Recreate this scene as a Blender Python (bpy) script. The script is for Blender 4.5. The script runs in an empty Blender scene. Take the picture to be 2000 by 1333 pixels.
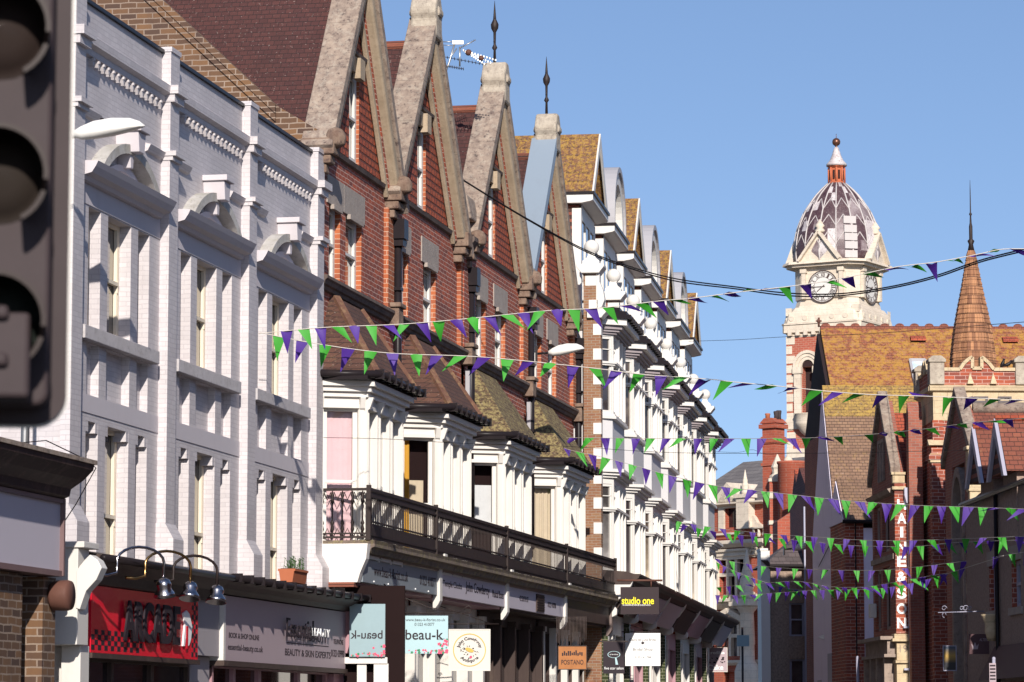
import bpy, bmesh, math, random
from mathutils import Vector, Matrix
R=math.radians
random.seed(7)
SC=bpy.context.scene; COL=SC.collection
# ---------------- camera, sky, sun, exposure ----------------
FPX=6500.0; TH=math.atan(753.5/FPX); CH=1.7
cam_d=bpy.data.cameras.new('camera'); cam=bpy.data.objects.new('camera',cam_d); COL.objects.link(cam)
cam_d.sensor_width=36; cam_d.lens=36*FPX/2000; cam_d.clip_start=0.5; cam_d.clip_end=3000
cam.location=(0,0,CH); cam.rotation_euler=(R(90)+TH,0,0)
cam_d.dof.use_dof=True; cam_d.dof.focus_distance=85; cam_d.dof.aperture_fstop=9
SC.camera=cam
SUN_AZ=175.0; SUN_EL=25.5      # azimuth clockwise from +Y
w=bpy.data.worlds.new('World'); SC.world=w; w.use_nodes=True
nt=w.node_tree; bg=nt.nodes['Background']
tcw=nt.nodes.new('ShaderNodeTexCoord'); mpw=nt.nodes.new('ShaderNodeMapping'); mpw.inputs['Location'].default_value=(0,0,0.09)
vnw=nt.nodes.new('ShaderNodeVectorMath'); vnw.operation='NORMALIZE'
sky=nt.nodes.new('ShaderNodeTexSky'); sky.sky_type='NISHITA'; sky.sun_disc=False
sky.sun_elevation=R(SUN_EL); sky.sun_rotation=R(SUN_AZ); sky.air_density=1.0; sky.dust_density=0.3; sky.ozone_density=4.0
nt.links.new(tcw.outputs['Generated'],mpw.inputs[0]); nt.links.new(mpw.outputs[0],vnw.inputs[0]); nt.links.new(vnw.outputs[0],sky.inputs[0])
tint=nt.nodes.new('ShaderNodeVectorMath'); tint.operation='MULTIPLY'; tint.inputs[1].default_value=(1.05,.96,.97); nt.links.new(sky.outputs[0],tint.inputs[0]); nt.links.new(tint.outputs[0],bg.inputs[0]); bg.inputs[1].default_value=0.106
sd=bpy.data.lights.new('sun','SUN'); so=bpy.data.objects.new('sun',sd); COL.objects.link(so)
sd.energy=5.0; sd.angle=R(0.5); sd.color=(1,0.93,0.84)
sv=Vector((math.sin(R(SUN_AZ))*math.cos(R(SUN_EL)),math.cos(R(SUN_AZ))*math.cos(R(SUN_EL)),math.sin(R(SUN_EL))))
so.rotation_euler=sv.to_track_quat('Z','Y').to_euler(); so.location=(0,-20,60)
SC.view_settings.view_transform='Standard'; SC.view_settings.look='None'; SC.view_settings.exposure=0.27; SC.view_settings.gamma=1.0

# ---------------- geometry of the view: picture point -> place on a known plane ----------------
def ray(px,py):
    a=(px-1000)/FPX; b=(666.5-py)/FPX
    return (a, math.cos(TH)-b*math.sin(TH), math.sin(TH)+b*math.cos(TH))
def vdir(vx):
    d=ray(vx,1420); l=math.hypot(d[0],d[1]); return d[0]/l,d[1]/l
def at(px,py,Y):
    d=ray(px,py); k=Y/d[1]; return (d[0]*k,Y,CH+d[2]*k)
class Fac:
    "a building's own frame: u along the front, o outwards, z up"
    def __init__(s,p,u): s.p=p; s.u=u; s.n=(u[1],-u[0])
    def hit(s,px,py,o=0):
        d=ray(px,py); n=s.n; k=(n[0]*s.p[0]+n[1]*s.p[1]+o)/(n[0]*d[0]+n[1]*d[1])
        X,Y,Z=d[0]*k,d[1]*k,CH+d[2]*k
        return ((X-s.p[0])*s.u[0]+(Y-s.p[1])*s.u[1], Z)
    def hitU(s,px,py,u):
        d=ray(px,py); n=s.u; k=(n[0]*s.p[0]+n[1]*s.p[1]+u)/(n[0]*d[0]+n[1]*d[1])
        X,Y,Z=d[0]*k,d[1]*k,CH+d[2]*k
        return ((X-s.p[0])*s.n[0]+(Y-s.p[1])*s.n[1], Z)
    def pt(s,u,o=0): return (s.p[0]+s.u[0]*u+s.n[0]*o, s.p[1]+s.u[1]*u+s.n[1]*o)
    def loc(s,X,Y): return ((X-s.p[0])*s.u[0]+(Y-s.p[1])*s.u[1],(X-s.p[0])*s.n[0]+(Y-s.p[1])*s.n[1])
us=vdir(2280); _n=(us[1],-us[0]); _d=ray(140,700); _k=-16/(_n[0]*_d[0]+_n[1]*_d[1])
A=Fac((_d[0]*_k,_d[1]*_k),us)

def tag(o,label=None,cat=None,group=None,kind=None):
    if label: o['label']=label
    if cat: o['category']=cat
    if group: o['group']=group
    if kind: o['kind']=kind
    return o
def empty(name,fac,label,cat,group=None,u=0,o=0,z=0):
    e=bpy.data.objects.new(name,None); COL.objects.link(e); e.empty_display_size=0.3
    x,y=fac.pt(u,o); e.location=(x,y,z); e.rotation_euler=(0,0,math.atan2(fac.u[1],fac.u[0]))
    return tag(e,label,cat,group)
W0=Fac((0,0),(1,0))    # world frame: u=X, o=-Y
def wempty(name,loc,label,cat,group=None,rz=0):
    e=bpy.data.objects.new(name,None); COL.objects.link(e); e.empty_display_size=0.3
    e.location=loc; e.rotation_euler=(0,0,rz); return tag(e,label,cat,group)
def dup(root,loc=None,rz=None,label=None,group=None):
    def cp(o,par):
        c=o.copy(); COL.objects.link(c)
        if par: c.parent=par
        for ch in list(kids.get(o,())): cp(ch,c)
        return c
    kids={}
    for o in COL.objects:
        if o.parent: kids.setdefault(o.parent,[]).append(o)
    r=cp(root,None)
    if loc: r.location=loc
    if rz is not None: r.rotation_euler[2]=rz
    if label: r['label']=label
    if group: r['group']=group
    return r
class Pl:
    "vertical plane inside a frame: t along a->b, d outwards (left of a->b in (u,o))"
    def __init__(s,a,b):
        s.a=a; L=math.hypot(b[0]-a[0],b[1]-a[1]); s.L=L; s.dx=(b[0]-a[0])/L; s.dy=(b[1]-a[1])/L
    def __call__(s,t,d,z): return (s.a[0]+s.dx*t-s.dy*d, s.a[1]+s.dy*t+s.dx*d, z)
ID=Pl((0,0),(1,0))
class MB:
    def __init__(s,pl=ID): s.v=[]; s.f=[]; s.m=[]; s.s=[]; s.pl=pl
    def add(s,pts,faces,m=0,sm=False,raw=False):
        b=len(s.v)
        for p in pts:
            q=p if raw else s.pl(*p)
            s.v.append((q[0],-q[1],q[2]))
        for f in faces: s.f.append([b+i for i in f]); s.m.append(m); s.s.append(sm)
        return s
    def box(s,u0,u1,o0,o1,z0,z1,m=0):
        return s.add([(u0,o0,z0),(u1,o0,z0),(u1,o1,z0),(u0,o1,z0),(u0,o0,z1),(u1,o0,z1),(u1,o1,z1),(u0,o1,z1)],
          [(0,1,2,3),(4,5,6,7),(0,1,5,4),(1,2,6,5),(2,3,7,6),(3,0,4,7)],m)
    def poly(s,pts,m=0): return s.add(pts,[tuple(range(len(pts)))],m)
    def prism(s,prof,ax,t0,t1,m=0,sm=False,caps=True):
        n=len(prof)
        def P(a,b,t): return {'u':(t,a,b),'z':(a,b,t),'o':(a,t,b)}[ax]
        pts=[P(a,b,t0) for a,b in prof]+[P(a,b,t1) for a,b in prof]
        s.add(pts,[(i,(i+1)%n,n+(i+1)%n,n+i) for i in range(n)],m,sm)
        if caps:
            b=len(s.v)-2*n
            s.f.append([b+i for i in range(n)]); s.m.append(m); s.s.append(False)
            s.f.append([b+n+i for i in range(n)]); s.m.append(m); s.s.append(False)
        return s
    def lathe(s,cu,co,prof,n=16,m=0,sm=True,ph=0.0,su=1,so_=1):
        pts=[]
        for r,z in prof:
            for i in range(n):
                a=ph+2*math.pi*i/n; pts.append((cu+su*r*math.cos(a),co+so_*r*math.sin(a),z))
        fs=[]
        for k in range(len(prof)-1):
            for i in range(n): fs.append((k*n+i,k*n+(i+1)%n,(k+1)*n+(i+1)%n,(k+1)*n+i))
        fs.append(tuple(range(n))); fs.append(tuple((len(prof)-1)*n+i for i in range(n)))
        return s.add(pts,fs,m,sm)
    def ball(s,u,o,z,r,n=16,m=0):
        k=n//2
        return s.lathe(u,o,[(max(r*math.sin(math.pi*i/k),r*.02),z-r*math.cos(math.pi*i/k)) for i in range(k+1)],n,m)
    def tube(s,path,r,n=8,m=0,sm=True):
        P=[Vector(s.pl(*p)) for p in path]; fr=[]; 
        for i,p in enumerate(P):
            t=(P[min(i+1,len(P)-1)]-P[max(i-1,0)]).normalized()
            a=t.cross(Vector((0,0,1)))
            if a.length<1e-3: a=Vector((1,0,0))
            a.normalize(); b=t.cross(a); rr=r[i] if isinstance(r,(list,tuple)) else r
            for j in range(n):
                c=2*math.pi*j/n; fr.append(tuple(p+a*(rr*math.cos(c))+b*(rr*math.sin(c))))
        fs=[(k*n+j,k*n+(j+1)%n,(k+1)*n+(j+1)%n,(k+1)*n+j) for k in range(len(P)-1) for j in range(n)]
        fs+= [tuple(range(n)),tuple((len(P)-1)*n+j for j in range(n))]
        return s.add(fr,fs,m,sm,raw=True)
    def bar(s,a,b,w,h,m=0):
        "rectangular bar from a to b (w across, h upright)"
        A_=Vector(s.pl(*a)); B_=Vector(s.pl(*b)); t=(B_-A_).normalized(); x=t.cross(Vector((0,0,1)))
        if x.length<1e-3: x=Vector((1,0,0))
        x.normalize(); y=x.cross(t)
        pts=[tuple(p+x*(i*w/2)+y*(j*h/2)) for p in (A_,B_) for i,j in ((-1,-1),(1,-1),(1,1),(-1,1))]
        return s.add(pts,[(0,1,2,3),(4,5,6,7),(0,1,5,4),(1,2,6,5),(2,3,7,6),(3,0,4,7)],m,raw=True)
    def wall(s,t0,t1,z0,z1,holes=(),d=0,dep=0.2,m=0,mr=None,back=False):
        mr=m if mr is None else mr
        T=sorted({t0,t1}|{min(max(h[i],t0),t1) for h in holes for i in (0,1)}); Z=sorted({z0,z1}|{min(max(h[i],z0),z1) for h in holes for i in (2,3)})
        for i in range(len(T)-1):
            for j in range(len(Z)-1):
                ct=(T[i]+T[i+1])/2; cz=(Z[j]+Z[j+1])/2
                if any(h[0]<ct<h[1] and h[2]<cz<h[3] for h in holes): continue
                s.poly([(T[i],d,Z[j]),(T[i+1],d,Z[j]),(T[i+1],d,Z[j+1]),(T[i],d,Z[j+1])],m)
        for h in holes:
            a,b,c,e=h[:4]; dp=h[4] if len(h)>4 else dep
            for q in ([(a,d,c),(a,d-dp,c),(a,d-dp,e),(a,d,e)],[(b,d,c),(b,d-dp,c),(b,d-dp,e),(b,d,e)],
                      [(a,d,c),(b,d,c),(b,d-dp,c),(a,d-dp,c)],[(a,d,e),(b,d,e),(b,d-dp,e),(a,d-dp,e)]): s.poly(q,mr)
            if back or (len(h)>5 and h[5]): s.poly([(a,d-dp,c),(b,d-dp,c),(b,d-dp,e),(a,d-dp,e)],mr)
        return s
    def build(s,name,mats,parent=None,label=None,bevel=0,recalc=True):
        me=bpy.data.meshes.new(name); me.from_pydata(s.v,[],s.f)
        me.polygons.foreach_set('material_index',s.m); me.polygons.foreach_set('use_smooth',s.s)
        for m in (mats if isinstance(mats,(list,tuple)) else [mats]): me.materials.append(m)
        if recalc:
            bm=bmesh.new(); bm.from_mesh(me); bmesh.ops.remove_doubles(bm,verts=bm.verts,dist=1e-5)
            bmesh.ops.recalc_face_normals(bm,faces=bm.faces); bm.to_mesh(me); bm.free()
        o=bpy.data.objects.new(name,me); COL.objects.link(o)
        if parent: o.parent=parent
        if label: o['label']=label
        if bevel:
            b=o.modifiers.new('bevel','BEVEL'); b.width=bevel; b.segments=2; b.limit_method='ANGLE'
        return o
def text(parent,body,mat,t,z,h,w=None,pl=ID,d=0.0,name='lettering',ext=0.004,align='C',spacing=1.0,arc=None,bold=0.0):
    cu=bpy.data.curves.new('t','FONT'); cu.body=body; cu.size=1; cu.extrude=0.5; cu.space_character=spacing; cu.offset=bold
    ob=bpy.data.objects.new('t',cu); COL.objects.link(ob)
    dg=bpy.context.evaluated_depsgraph_get(); me=bpy.data.meshes.new_from_object(ob.evaluated_get(dg))
    bpy.data.objects.remove(ob); bpy.data.curves.remove(cu)
    xs=[v.co.x for v in me.vertices]; ys=[v.co.y for v in me.vertices]
    x0,x1,y0,y1=min(xs),max(xs),min(ys),max(ys); sy=h/(y1-y0); sx=(w/(x1-x0)) if w else sy
    for v in me.vertices:
        x=(v.co.x-x0-((x1-x0)/2 if align=='C' else 0))*sx; y=(v.co.y-y0-(y1-y0)/2)*sy; dd=d+(v.co.z+0.5)*ext
        if arc:
            r=arc+y if arc>0 else -arc-y; a=x/abs(arc); 
            if arc>0: x,y=r*math.sin(a),r*math.cos(a)
            else: x,y=r*math.sin(a),-r*math.cos(a)
        q=pl(t+x,dd,z+y); v.co=(q[0],-q[1],q[2])
    me.materials.clear(); me.materials.append(mat); me.name=name
    o=bpy.data.objects.new(name,me); COL.objects.link(o); o.parent=parent
    return o

# ---------------- materials ----------------
class NT:
    def __init__(s,name):
        s.mat=bpy.data.materials.new(name); s.mat.use_nodes=True; s.n=s.mat.node_tree.nodes; s.l=s.mat.node_tree.links
        s.p=s.n['Principled BSDF']; s.tc=s.n.new('ShaderNodeTexCoord')
    def node(s,t,**kw):
        n=s.n.new(t)
        for k,v in kw.items():
            if k in n.inputs: n.inputs[k].default_value=v
            else: setattr(n,k,v)
        return n
    def link(s,a,b): s.l.new(a,b)
    def noise(s,scale,detail=4,rough=.6,vec=None,sc=None):
        n=s.node('ShaderNodeTexNoise'); n.inputs['Scale'].default_value=scale; n.inputs['Detail'].default_value=detail; n.inputs['Roughness'].default_value=rough
        v=vec or s.tc.outputs['Object']
        if sc:
            m=s.node('ShaderNodeMapping'); m.inputs['Scale'].default_value=sc; s.link(v,m.inputs[0]); v=m.outputs[0]
        s.link(v,n.inputs['Vector']); return n.outputs[0]
    def ramp(s,src,a,b,c0=(0,0,0,1),c1=(1,1,1,1)):
        r=s.node('ShaderNodeValToRGB'); e=r.color_ramp.elements; e[0].position=a; e[1].position=b; e[0].color=c0; e[1].color=c1
        s.link(src,r.inputs[0]); return r.outputs[0]
    def mix(s,fac,a,b,bt='MIX'):
        m=s.node('ShaderNodeMix'); m.data_type='RGBA'; m.blend_type=bt
        for i,x in ((0,fac),(6,a),(7,b)):
            if hasattr(x,'is_output'): s.link(x,m.inputs[i])
            else: m.inputs[i].default_value=x if i==0 else (tuple(x)+(1,))[:4]
        return m.outputs[2]
    def math(s,op,a,b=0):
        m=s.node('ShaderNodeMath'); m.operation=op
        for i,x in ((0,a),(1,b)):
            if hasattr(x,'is_output'): s.link(x,m.inputs[i])
            else: m.inputs[i].default_value=x
        return m.outputs[0]
    def uvvec(s,mode='sum'):
        x=s.node('ShaderNodeSeparateXYZ'); s.link(s.tc.outputs['Object'],x.inputs[0])
        c=s.node('ShaderNodeCombineXYZ')
        if mode=='sum': s.link(s.math('ADD',x.outputs[0],x.outputs[1]),c.inputs[0])
        elif mode=='x': s.link(x.outputs[0],c.inputs[0])
        elif mode=='y': s.link(x.outputs[1],c.inputs[0])
        elif mode=='radial':
            a=s.math('ARCTAN2',x.outputs[1],x.outputs[0]); s.link(a,c.inputs[0])
        s.link(x.outputs[2],c.inputs[1]); return c.outputs[0]
    def bump(s,h,strength=.4,dist=.01):
        b=s.node('ShaderNodeBump'); b.inputs['Strength'].default_value=strength; b.inputs['Distance'].default_value=dist
        s.link(h,b.inputs['Height']); s.link(b.outputs[0],s.p.inputs['Normal']); return b
    def done(s,col,rough=.7,metal=0,spec=None):
        if hasattr(col,'is_output'): s.link(col,s.p.inputs['Base Color'])
        else: s.p.inputs['Base Color'].default_value=(tuple(col)+(1,))[:4]
        s.p.inputs['Roughness'].default_value=rough; s.p.inputs['Metallic'].default_value=metal
        if spec is not None: s.p.inputs['Specular IOR Level'].default_value=spec
        return s.mat
def paint(name,c,rough=.55,dirt=.35,dc=(.16,.12,.1),streak=True,spots=0,metal=0,scale=1.0):
    t=NT(name); t.p.inputs['Specular IOR Level'].default_value=.3 if max(c)>.15 else .12; n=t.noise(1.3*scale,6,.65); s2=t.noise(5*scale,5,.7,sc=(1,1,.12)) if streak else n
    f=t.ramp(t.math('MULTIPLY',n,s2),.27,.55); f=t.math('MULTIPLY',f,dirt)
    col=t.mix(f,c,dc); v=t.noise(.35*scale,3); col=t.mix(t.math('MULTIPLY',v,.25),col,tuple(x*.8 for x in c))
    if spots:
        k=t.ramp(t.noise(14*scale,4,.7),.6,.68); col=t.mix(t.math('MULTIPLY',k,spots),col,dc)
    t.bump(t.noise(40,3),.12,.004); return t.done(col,rough,metal)
def brick(name,c1,c2,mortar,bw=.225,bh=.075,ms=.008,var=.5,soot=.3,mode='sum',painted=0,lich=None,rough=.85,ends=(.05,.03,.03)):
    t=NT(name); b=t.node('ShaderNodeTexBrick'); b.offset=.5
    b.inputs['Scale'].default_value=1; b.inputs['Brick Width'].default_value=bw; b.inputs['Row Height'].default_value=bh
    b.inputs['Mortar Size'].default_value=ms; b.inputs['Mortar Smooth'].default_value=.1; b.inputs['Bias'].default_value=0
    b.inputs['Color1'].default_value=c1+(1,); b.inputs['Color2'].default_value=c2+(1,); b.inputs['Mortar'].default_value=mortar+(1,)
    nzv=t.node('ShaderNodeTexNoise'); nzv.inputs['Scale'].default_value=3.5; nzv.inputs['Detail'].default_value=3; t.link(t.tc.outputs['Object'],nzv.inputs['Vector'])
    va=t.node('ShaderNodeVectorMath'); va.operation='SCALE'; t.link(nzv.outputs[1],va.inputs[0]); va.inputs['Scale'].default_value=.035
    vb=t.node('ShaderNodeVectorMath'); vb.operation='ADD'; t.link(t.uvvec(mode),vb.inputs[0]); t.link(va.outputs[0],vb.inputs[1])
    t.link(vb.outputs[0],b.inputs['Vector']); col=b.outputs[0]
    n=t.ramp(t.noise(.7,5,.7),.42,.72); col=t.mix(t.math('MULTIPLY',n,soot),col,ends)
    n2=t.noise(22,3,.6); col=t.mix(t.math('MULTIPLY',n2,.35 if not painted else .1),col,tuple(x*.6 for x in c1))
    n3=t.ramp(t.noise(6,4,.7,sc=(1,1,.15)),.55,.75); col=t.mix(t.math('MULTIPLY',n3,soot*.6),col,ends)
    if lich:
        k=t.ramp(t.noise(9,5,.75),.56,.63); col=t.mix(t.math('MULTIPLY',k,lich[1]),col,lich[0])
    inv=t.math('SUBTRACT',1.0,b.outputs['Fac']); h=t.math('ADD',inv,t.math('MULTIPLY',n2,.3)); t.bump(h,.55 if not painted else .28,.008)
    return t.done(col,rough)
def tiles(name,c1,c2,mode='y',tw=.17,th=.11,lich=None,lich2=None,moss=None,dark=(.02,.012,.012),spots=.5,var=1.0):
    t=NT(name); b=t.node('ShaderNodeTexBrick'); b.offset=.5
    b.inputs['Scale'].default_value=1; b.inputs['Brick Width'].default_value=tw; b.inputs['Row Height'].default_value=th
    b.inputs['Mortar Size'].default_value=.006; b.inputs['Mortar Smooth'].default_value=.2
    b.inputs['Color1'].default_value=c1+(1,); b.inputs['Color2'].default_value=c2+(1,); b.inputs['Mortar'].default_value=dark+(1,)
    v=t.uvvec(mode); t.link(v,b.inputs['Vector'])
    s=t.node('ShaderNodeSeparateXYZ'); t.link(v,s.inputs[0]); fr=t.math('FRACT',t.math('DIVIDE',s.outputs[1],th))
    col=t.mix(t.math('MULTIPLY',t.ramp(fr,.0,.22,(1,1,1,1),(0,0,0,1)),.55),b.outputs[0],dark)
    wv=t.noise(1.1,5,.7); col=t.mix(t.math('MULTIPLY',t.ramp(wv,.35,.7),.5*var),col,tuple(x*.5 for x in c1))
    sp=t.ramp(t.noise(16,3,.7),.64,.68); col=t.mix(t.math('MULTIPLY',sp,spots),col,(.35,.28,.25))
    if lich:
        k=t.math('MULTIPLY',t.ramp(t.noise(lich[2],7,.8),lich[3],lich[3]+.1),lich[1]); col=t.mix(k,col,lich[0])
    if lich2:
        k=t.math('MULTIPLY',t.ramp(t.noise(lich2[2],7,.85),lich2[3],lich2[3]+.08),lich2[1]); col=t.mix(k,col,lich2[0])
    h=t.math('ADD',t.math('SUBTRACT',1.0,fr),t.math('MULTIPLY',b.outputs['Fac'],-.6)); t.bump(t.math('ADD',h,t.noise(30,3)),.7,.02)
    return t.done(col,.85)
def stone(name,c,c2,spot=.4,spotc=(.04,.03,.03),sc=3.0,lich=None,rough=.9,joint=None):
    t=NT(name); n=t.noise(sc,7,.7); col=t.mix(t.ramp(n,.35,.68),c,c2)
    k=t.ramp(t.noise(9,5,.75),.56,.64); col=t.mix(t.math('MULTIPLY',k,spot),col,spotc)
    k=t.ramp(t.noise(3,5,.7,sc=(1,1,.2)),.55,.75); col=t.mix(t.math('MULTIPLY',k,spot*.7),col,spotc)
    if lich:
        k=t.ramp(t.noise(5,6,.8),.5,.6); col=t.mix(t.math('MULTIPLY',k,lich[1]),col,lich[0])
    if joint:
        b=t.node('ShaderNodeTexBrick'); b.inputs['Scale'].default_value=1; b.inputs['Brick Width'].default_value=joint[0]; b.inputs['Row Height'].default_value=joint[1]
        b.inputs['Mortar Size'].default_value=.008; t.link(t.uvvec(),b.inputs['Vector']); col=t.mix(t.math('MULTIPLY',b.outputs['Fac'],.6),col,tuple(x*.4 for x in c))
    t.bump(t.noise(18,5,.7),.5,.02); return t.done(col,rough)
def plain(name,c,rough=.6,metal=0,var=.15,spec=None):
    spec=spec if spec is not None else (None if metal else .15)
    t=NT(name); n=t.noise(5,5,.7); col=t.mix(t.math('MULTIPLY',t.ramp(n,.3,.7),var),c,tuple(x*.4 for x in c)); return t.done(col,rough,metal,spec)
def glassm(name,c=(.02,.02,.024),rough=.04,c2=None,folds=False):
    t=NT(name); n=t.noise(.9,3,.5); col=t.mix(t.ramp(n,.4,.65),c,c2 or tuple(x*2.2 for x in c))
    if folds:
        x=t.node('ShaderNodeSeparateXYZ'); t.link(t.tc.outputs['Object'],x.inputs[0])
        wv=t.math('ADD',t.math('MULTIPLY',t.math('ADD',x.outputs[0],x.outputs[1]),34.0),t.math('MULTIPLY',t.noise(2,3),7.0))
        sn=t.math('SINE',wv); col=t.mix(t.math('MULTIPLY',t.math('ADD',sn,1.0),.22),col,tuple(q*.35 for q in c))
    t.p.inputs['Coat Weight'].default_value=1; t.p.inputs['Coat Roughness'].default_value=.03
    b=t.node('ShaderNodeBump'); b.inputs['Strength'].default_value=.06; b.inputs['Distance'].default_value=.02; t.link(t.noise(1.7,2),b.inputs['Height']); t.link(b.outputs[0],t.p.inputs['Coat Normal'])
    return t.done(col,rough if not (c[0]>.1) else .6)
M={}
M['whitebrick']=brick('painted_white_brick',(.58,.54,.55),(.51,.475,.485),(.45,.415,.43),bw=.225,bh=.078,ms=.007,soot=.3,painted=1,rough=.6,ends=(.32,.28,.28))
M['render']=paint('smooth_white_render',(.54,.50,.525),.7,.25,(.3,.26,.25))
M['whitewood']=paint('white_painted_wood',(.64,.61,.57),.5,.3,(.35,.29,.24))
M['whitenew']=paint('fresh_white_paint',(.66,.635,.60),.5,.4,(.4,.36,.36))
M['whitestucco']=paint('white_pebble_dash',(.60,.585,.59),.9,.22,(.4,.36,.36),scale=2)
M['cream']=paint('cream_stone_paint',(.72,.63,.5),.7,.3,(.3,.22,.17))
M['redbrick']=brick('red_brick',(.42,.085,.035),(.17,.05,.04),(.60,.42,.36),bw=.3,bh=.1,soot=.35,ms=.0075)
M['orangebrick']=brick('orange_rubbed_brick',(.46,.125,.04),(.27,.07,.035),(.62,.45,.33),bh=.1,bw=.3,soot=.25,ms=.007)
M['stockbrick']=brick('brown_stock_brick',(.19,.095,.04),(.05,.028,.022),(.30,.23,.18),bw=.33,bh=.11,ms=.012,soot=.4)
M['stockred']=brick('yellow_red_stock_brick',(.30,.16,.08),(.25,.10,.05),(.35,.28,.22),soot=.4)
M['flint']=stone('flint_and_dark_brick',(.36,.26,.21),(.20,.15,.13),.5,(.09,.06,.06),sc=16)
M['terracotta']=None
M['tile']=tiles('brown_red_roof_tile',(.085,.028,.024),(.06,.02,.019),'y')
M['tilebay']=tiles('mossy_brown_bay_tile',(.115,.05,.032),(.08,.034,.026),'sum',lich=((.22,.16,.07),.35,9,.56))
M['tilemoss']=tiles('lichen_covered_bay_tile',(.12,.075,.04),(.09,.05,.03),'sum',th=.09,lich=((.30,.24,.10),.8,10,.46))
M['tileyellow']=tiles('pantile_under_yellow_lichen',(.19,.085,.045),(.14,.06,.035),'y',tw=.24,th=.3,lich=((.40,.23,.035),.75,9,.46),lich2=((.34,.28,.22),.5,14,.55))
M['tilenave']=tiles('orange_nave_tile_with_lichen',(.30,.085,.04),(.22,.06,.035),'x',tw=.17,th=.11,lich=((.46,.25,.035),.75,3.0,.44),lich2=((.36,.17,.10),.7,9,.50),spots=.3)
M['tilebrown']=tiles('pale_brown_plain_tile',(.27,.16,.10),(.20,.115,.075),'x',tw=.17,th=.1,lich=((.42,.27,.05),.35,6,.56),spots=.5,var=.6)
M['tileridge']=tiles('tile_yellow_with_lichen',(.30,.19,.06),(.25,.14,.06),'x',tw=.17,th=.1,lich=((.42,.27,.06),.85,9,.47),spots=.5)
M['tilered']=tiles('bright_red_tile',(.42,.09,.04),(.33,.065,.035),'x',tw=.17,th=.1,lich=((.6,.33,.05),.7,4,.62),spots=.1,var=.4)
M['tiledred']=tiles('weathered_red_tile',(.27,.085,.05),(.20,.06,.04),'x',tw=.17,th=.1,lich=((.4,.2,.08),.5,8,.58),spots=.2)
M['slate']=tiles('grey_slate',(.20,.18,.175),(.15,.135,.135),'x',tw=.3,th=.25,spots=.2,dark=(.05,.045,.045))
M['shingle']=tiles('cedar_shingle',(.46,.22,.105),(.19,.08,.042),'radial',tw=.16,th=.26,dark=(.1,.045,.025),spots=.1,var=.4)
M['coping']=stone('mottled_stone_coping',(.33,.255,.20),(.165,.12,.10),.75,(.045,.03,.03),sc=4.5,lich=((.44,.39,.32),.35),joint=(9,1.05))
M['copingpale']=stone('pale_weathered_stone',(.46,.40,.32),(.28,.23,.185),.5,(.09,.07,.06),sc=5)
M['woodstone']=stone('buff_moulded_stone',(.42,.33,.235),(.31,.24,.165),.25,(.1,.07,.05),sc=2)
M['stonegrey']=stone('grey_lintel_stone',(.36,.31,.27),(.30,.25,.22),.15)
M['stonecream']=stone('cream_ashlar',(.68,.59,.48),(.54,.46,.37),.28,(.3,.22,.17),sc=1.4,joint=(.9,.4))
M['stonebuff']=stone('buff_church_stone',(.60,.48,.31),(.46,.35,.22),.3,(.15,.1,.07),joint=(.7,.35))
M['lead']=stone('streaked_lead',(.42,.36,.36),(.62,.58,.58),.8,(.10,.06,.065),sc=1.2,rough=.55)
M['leadplain']=paint('grey_lead_sheet',(.36,.35,.37),.5,.4,(.15,.12,.12))
M['bluegrey']=paint('blue_grey_metal_capping',(.23,.28,.34),.45,.15,(.15,.14,.14))
M['bluerender']=paint('pale_blue_grey_render',(.80,.74,.88),.8,.35,(.40,.35,.42))
M['black']=paint('black_gutter_paint',(.018,.014,.016),.35,.3,(.07,.05,.04))
M['iron']=plain('rusty_black_iron',(.03,.018,.016),.6,.3,.5)
M['darkwood']=paint('dark_brown_cornice',(.06,.042,.038),.5,.6,(.16,.12,.09))
M['whitemetal']=plain('white_lamp_shell',(.78,.76,.72),.35,0,.1)
M['steel']=plain('galvanised_steel',(.5,.5,.5),.4,.8,.3)
M['chrome']=plain('polished_chrome',(.42,.40,.42),.22,1.0,.15)
M['brass']=plain('tarnished_brass',(.45,.27,.11),.3,1.0,.3)
M['glass']=glassm('dark_window_glass',(.035,.028,.03),c2=(.085,.07,.07))
M['glassgrey']=glassm('grey_curtained_glass',(.05,.045,.045),c2=(.30,.28,.27),folds=True)
M['glasspink']=glassm('pink_curtained_glass',(.62,.44,.45),c2=(.66,.50,.5))
M['glasscream']=glassm('cream_curtained_glass',(.07,.05,.04),c2=(.50,.41,.30),folds=True)
M['glassdk']=glassm('unlit_shop_glass',(.012,.009,.011)); M['glassdk'].node_tree.nodes['Principled BSDF'].inputs['Coat Weight'].default_value=.25
M['terra_pink']=plain('terracotta_pot',(.40,.13,.065),.8)
M['soil']=plain('potting_soil',(.05,.035,.025),.95)
M['leaf']=plain('green_leaf',(.06,.12,.035),.6)
M['txt_dark']=plain('dark_lettering',(.03,.022,.028),.6,0,.05)
M['txt_white']=plain('white_lettering',(.85,.85,.85),.5,0,.05)

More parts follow.
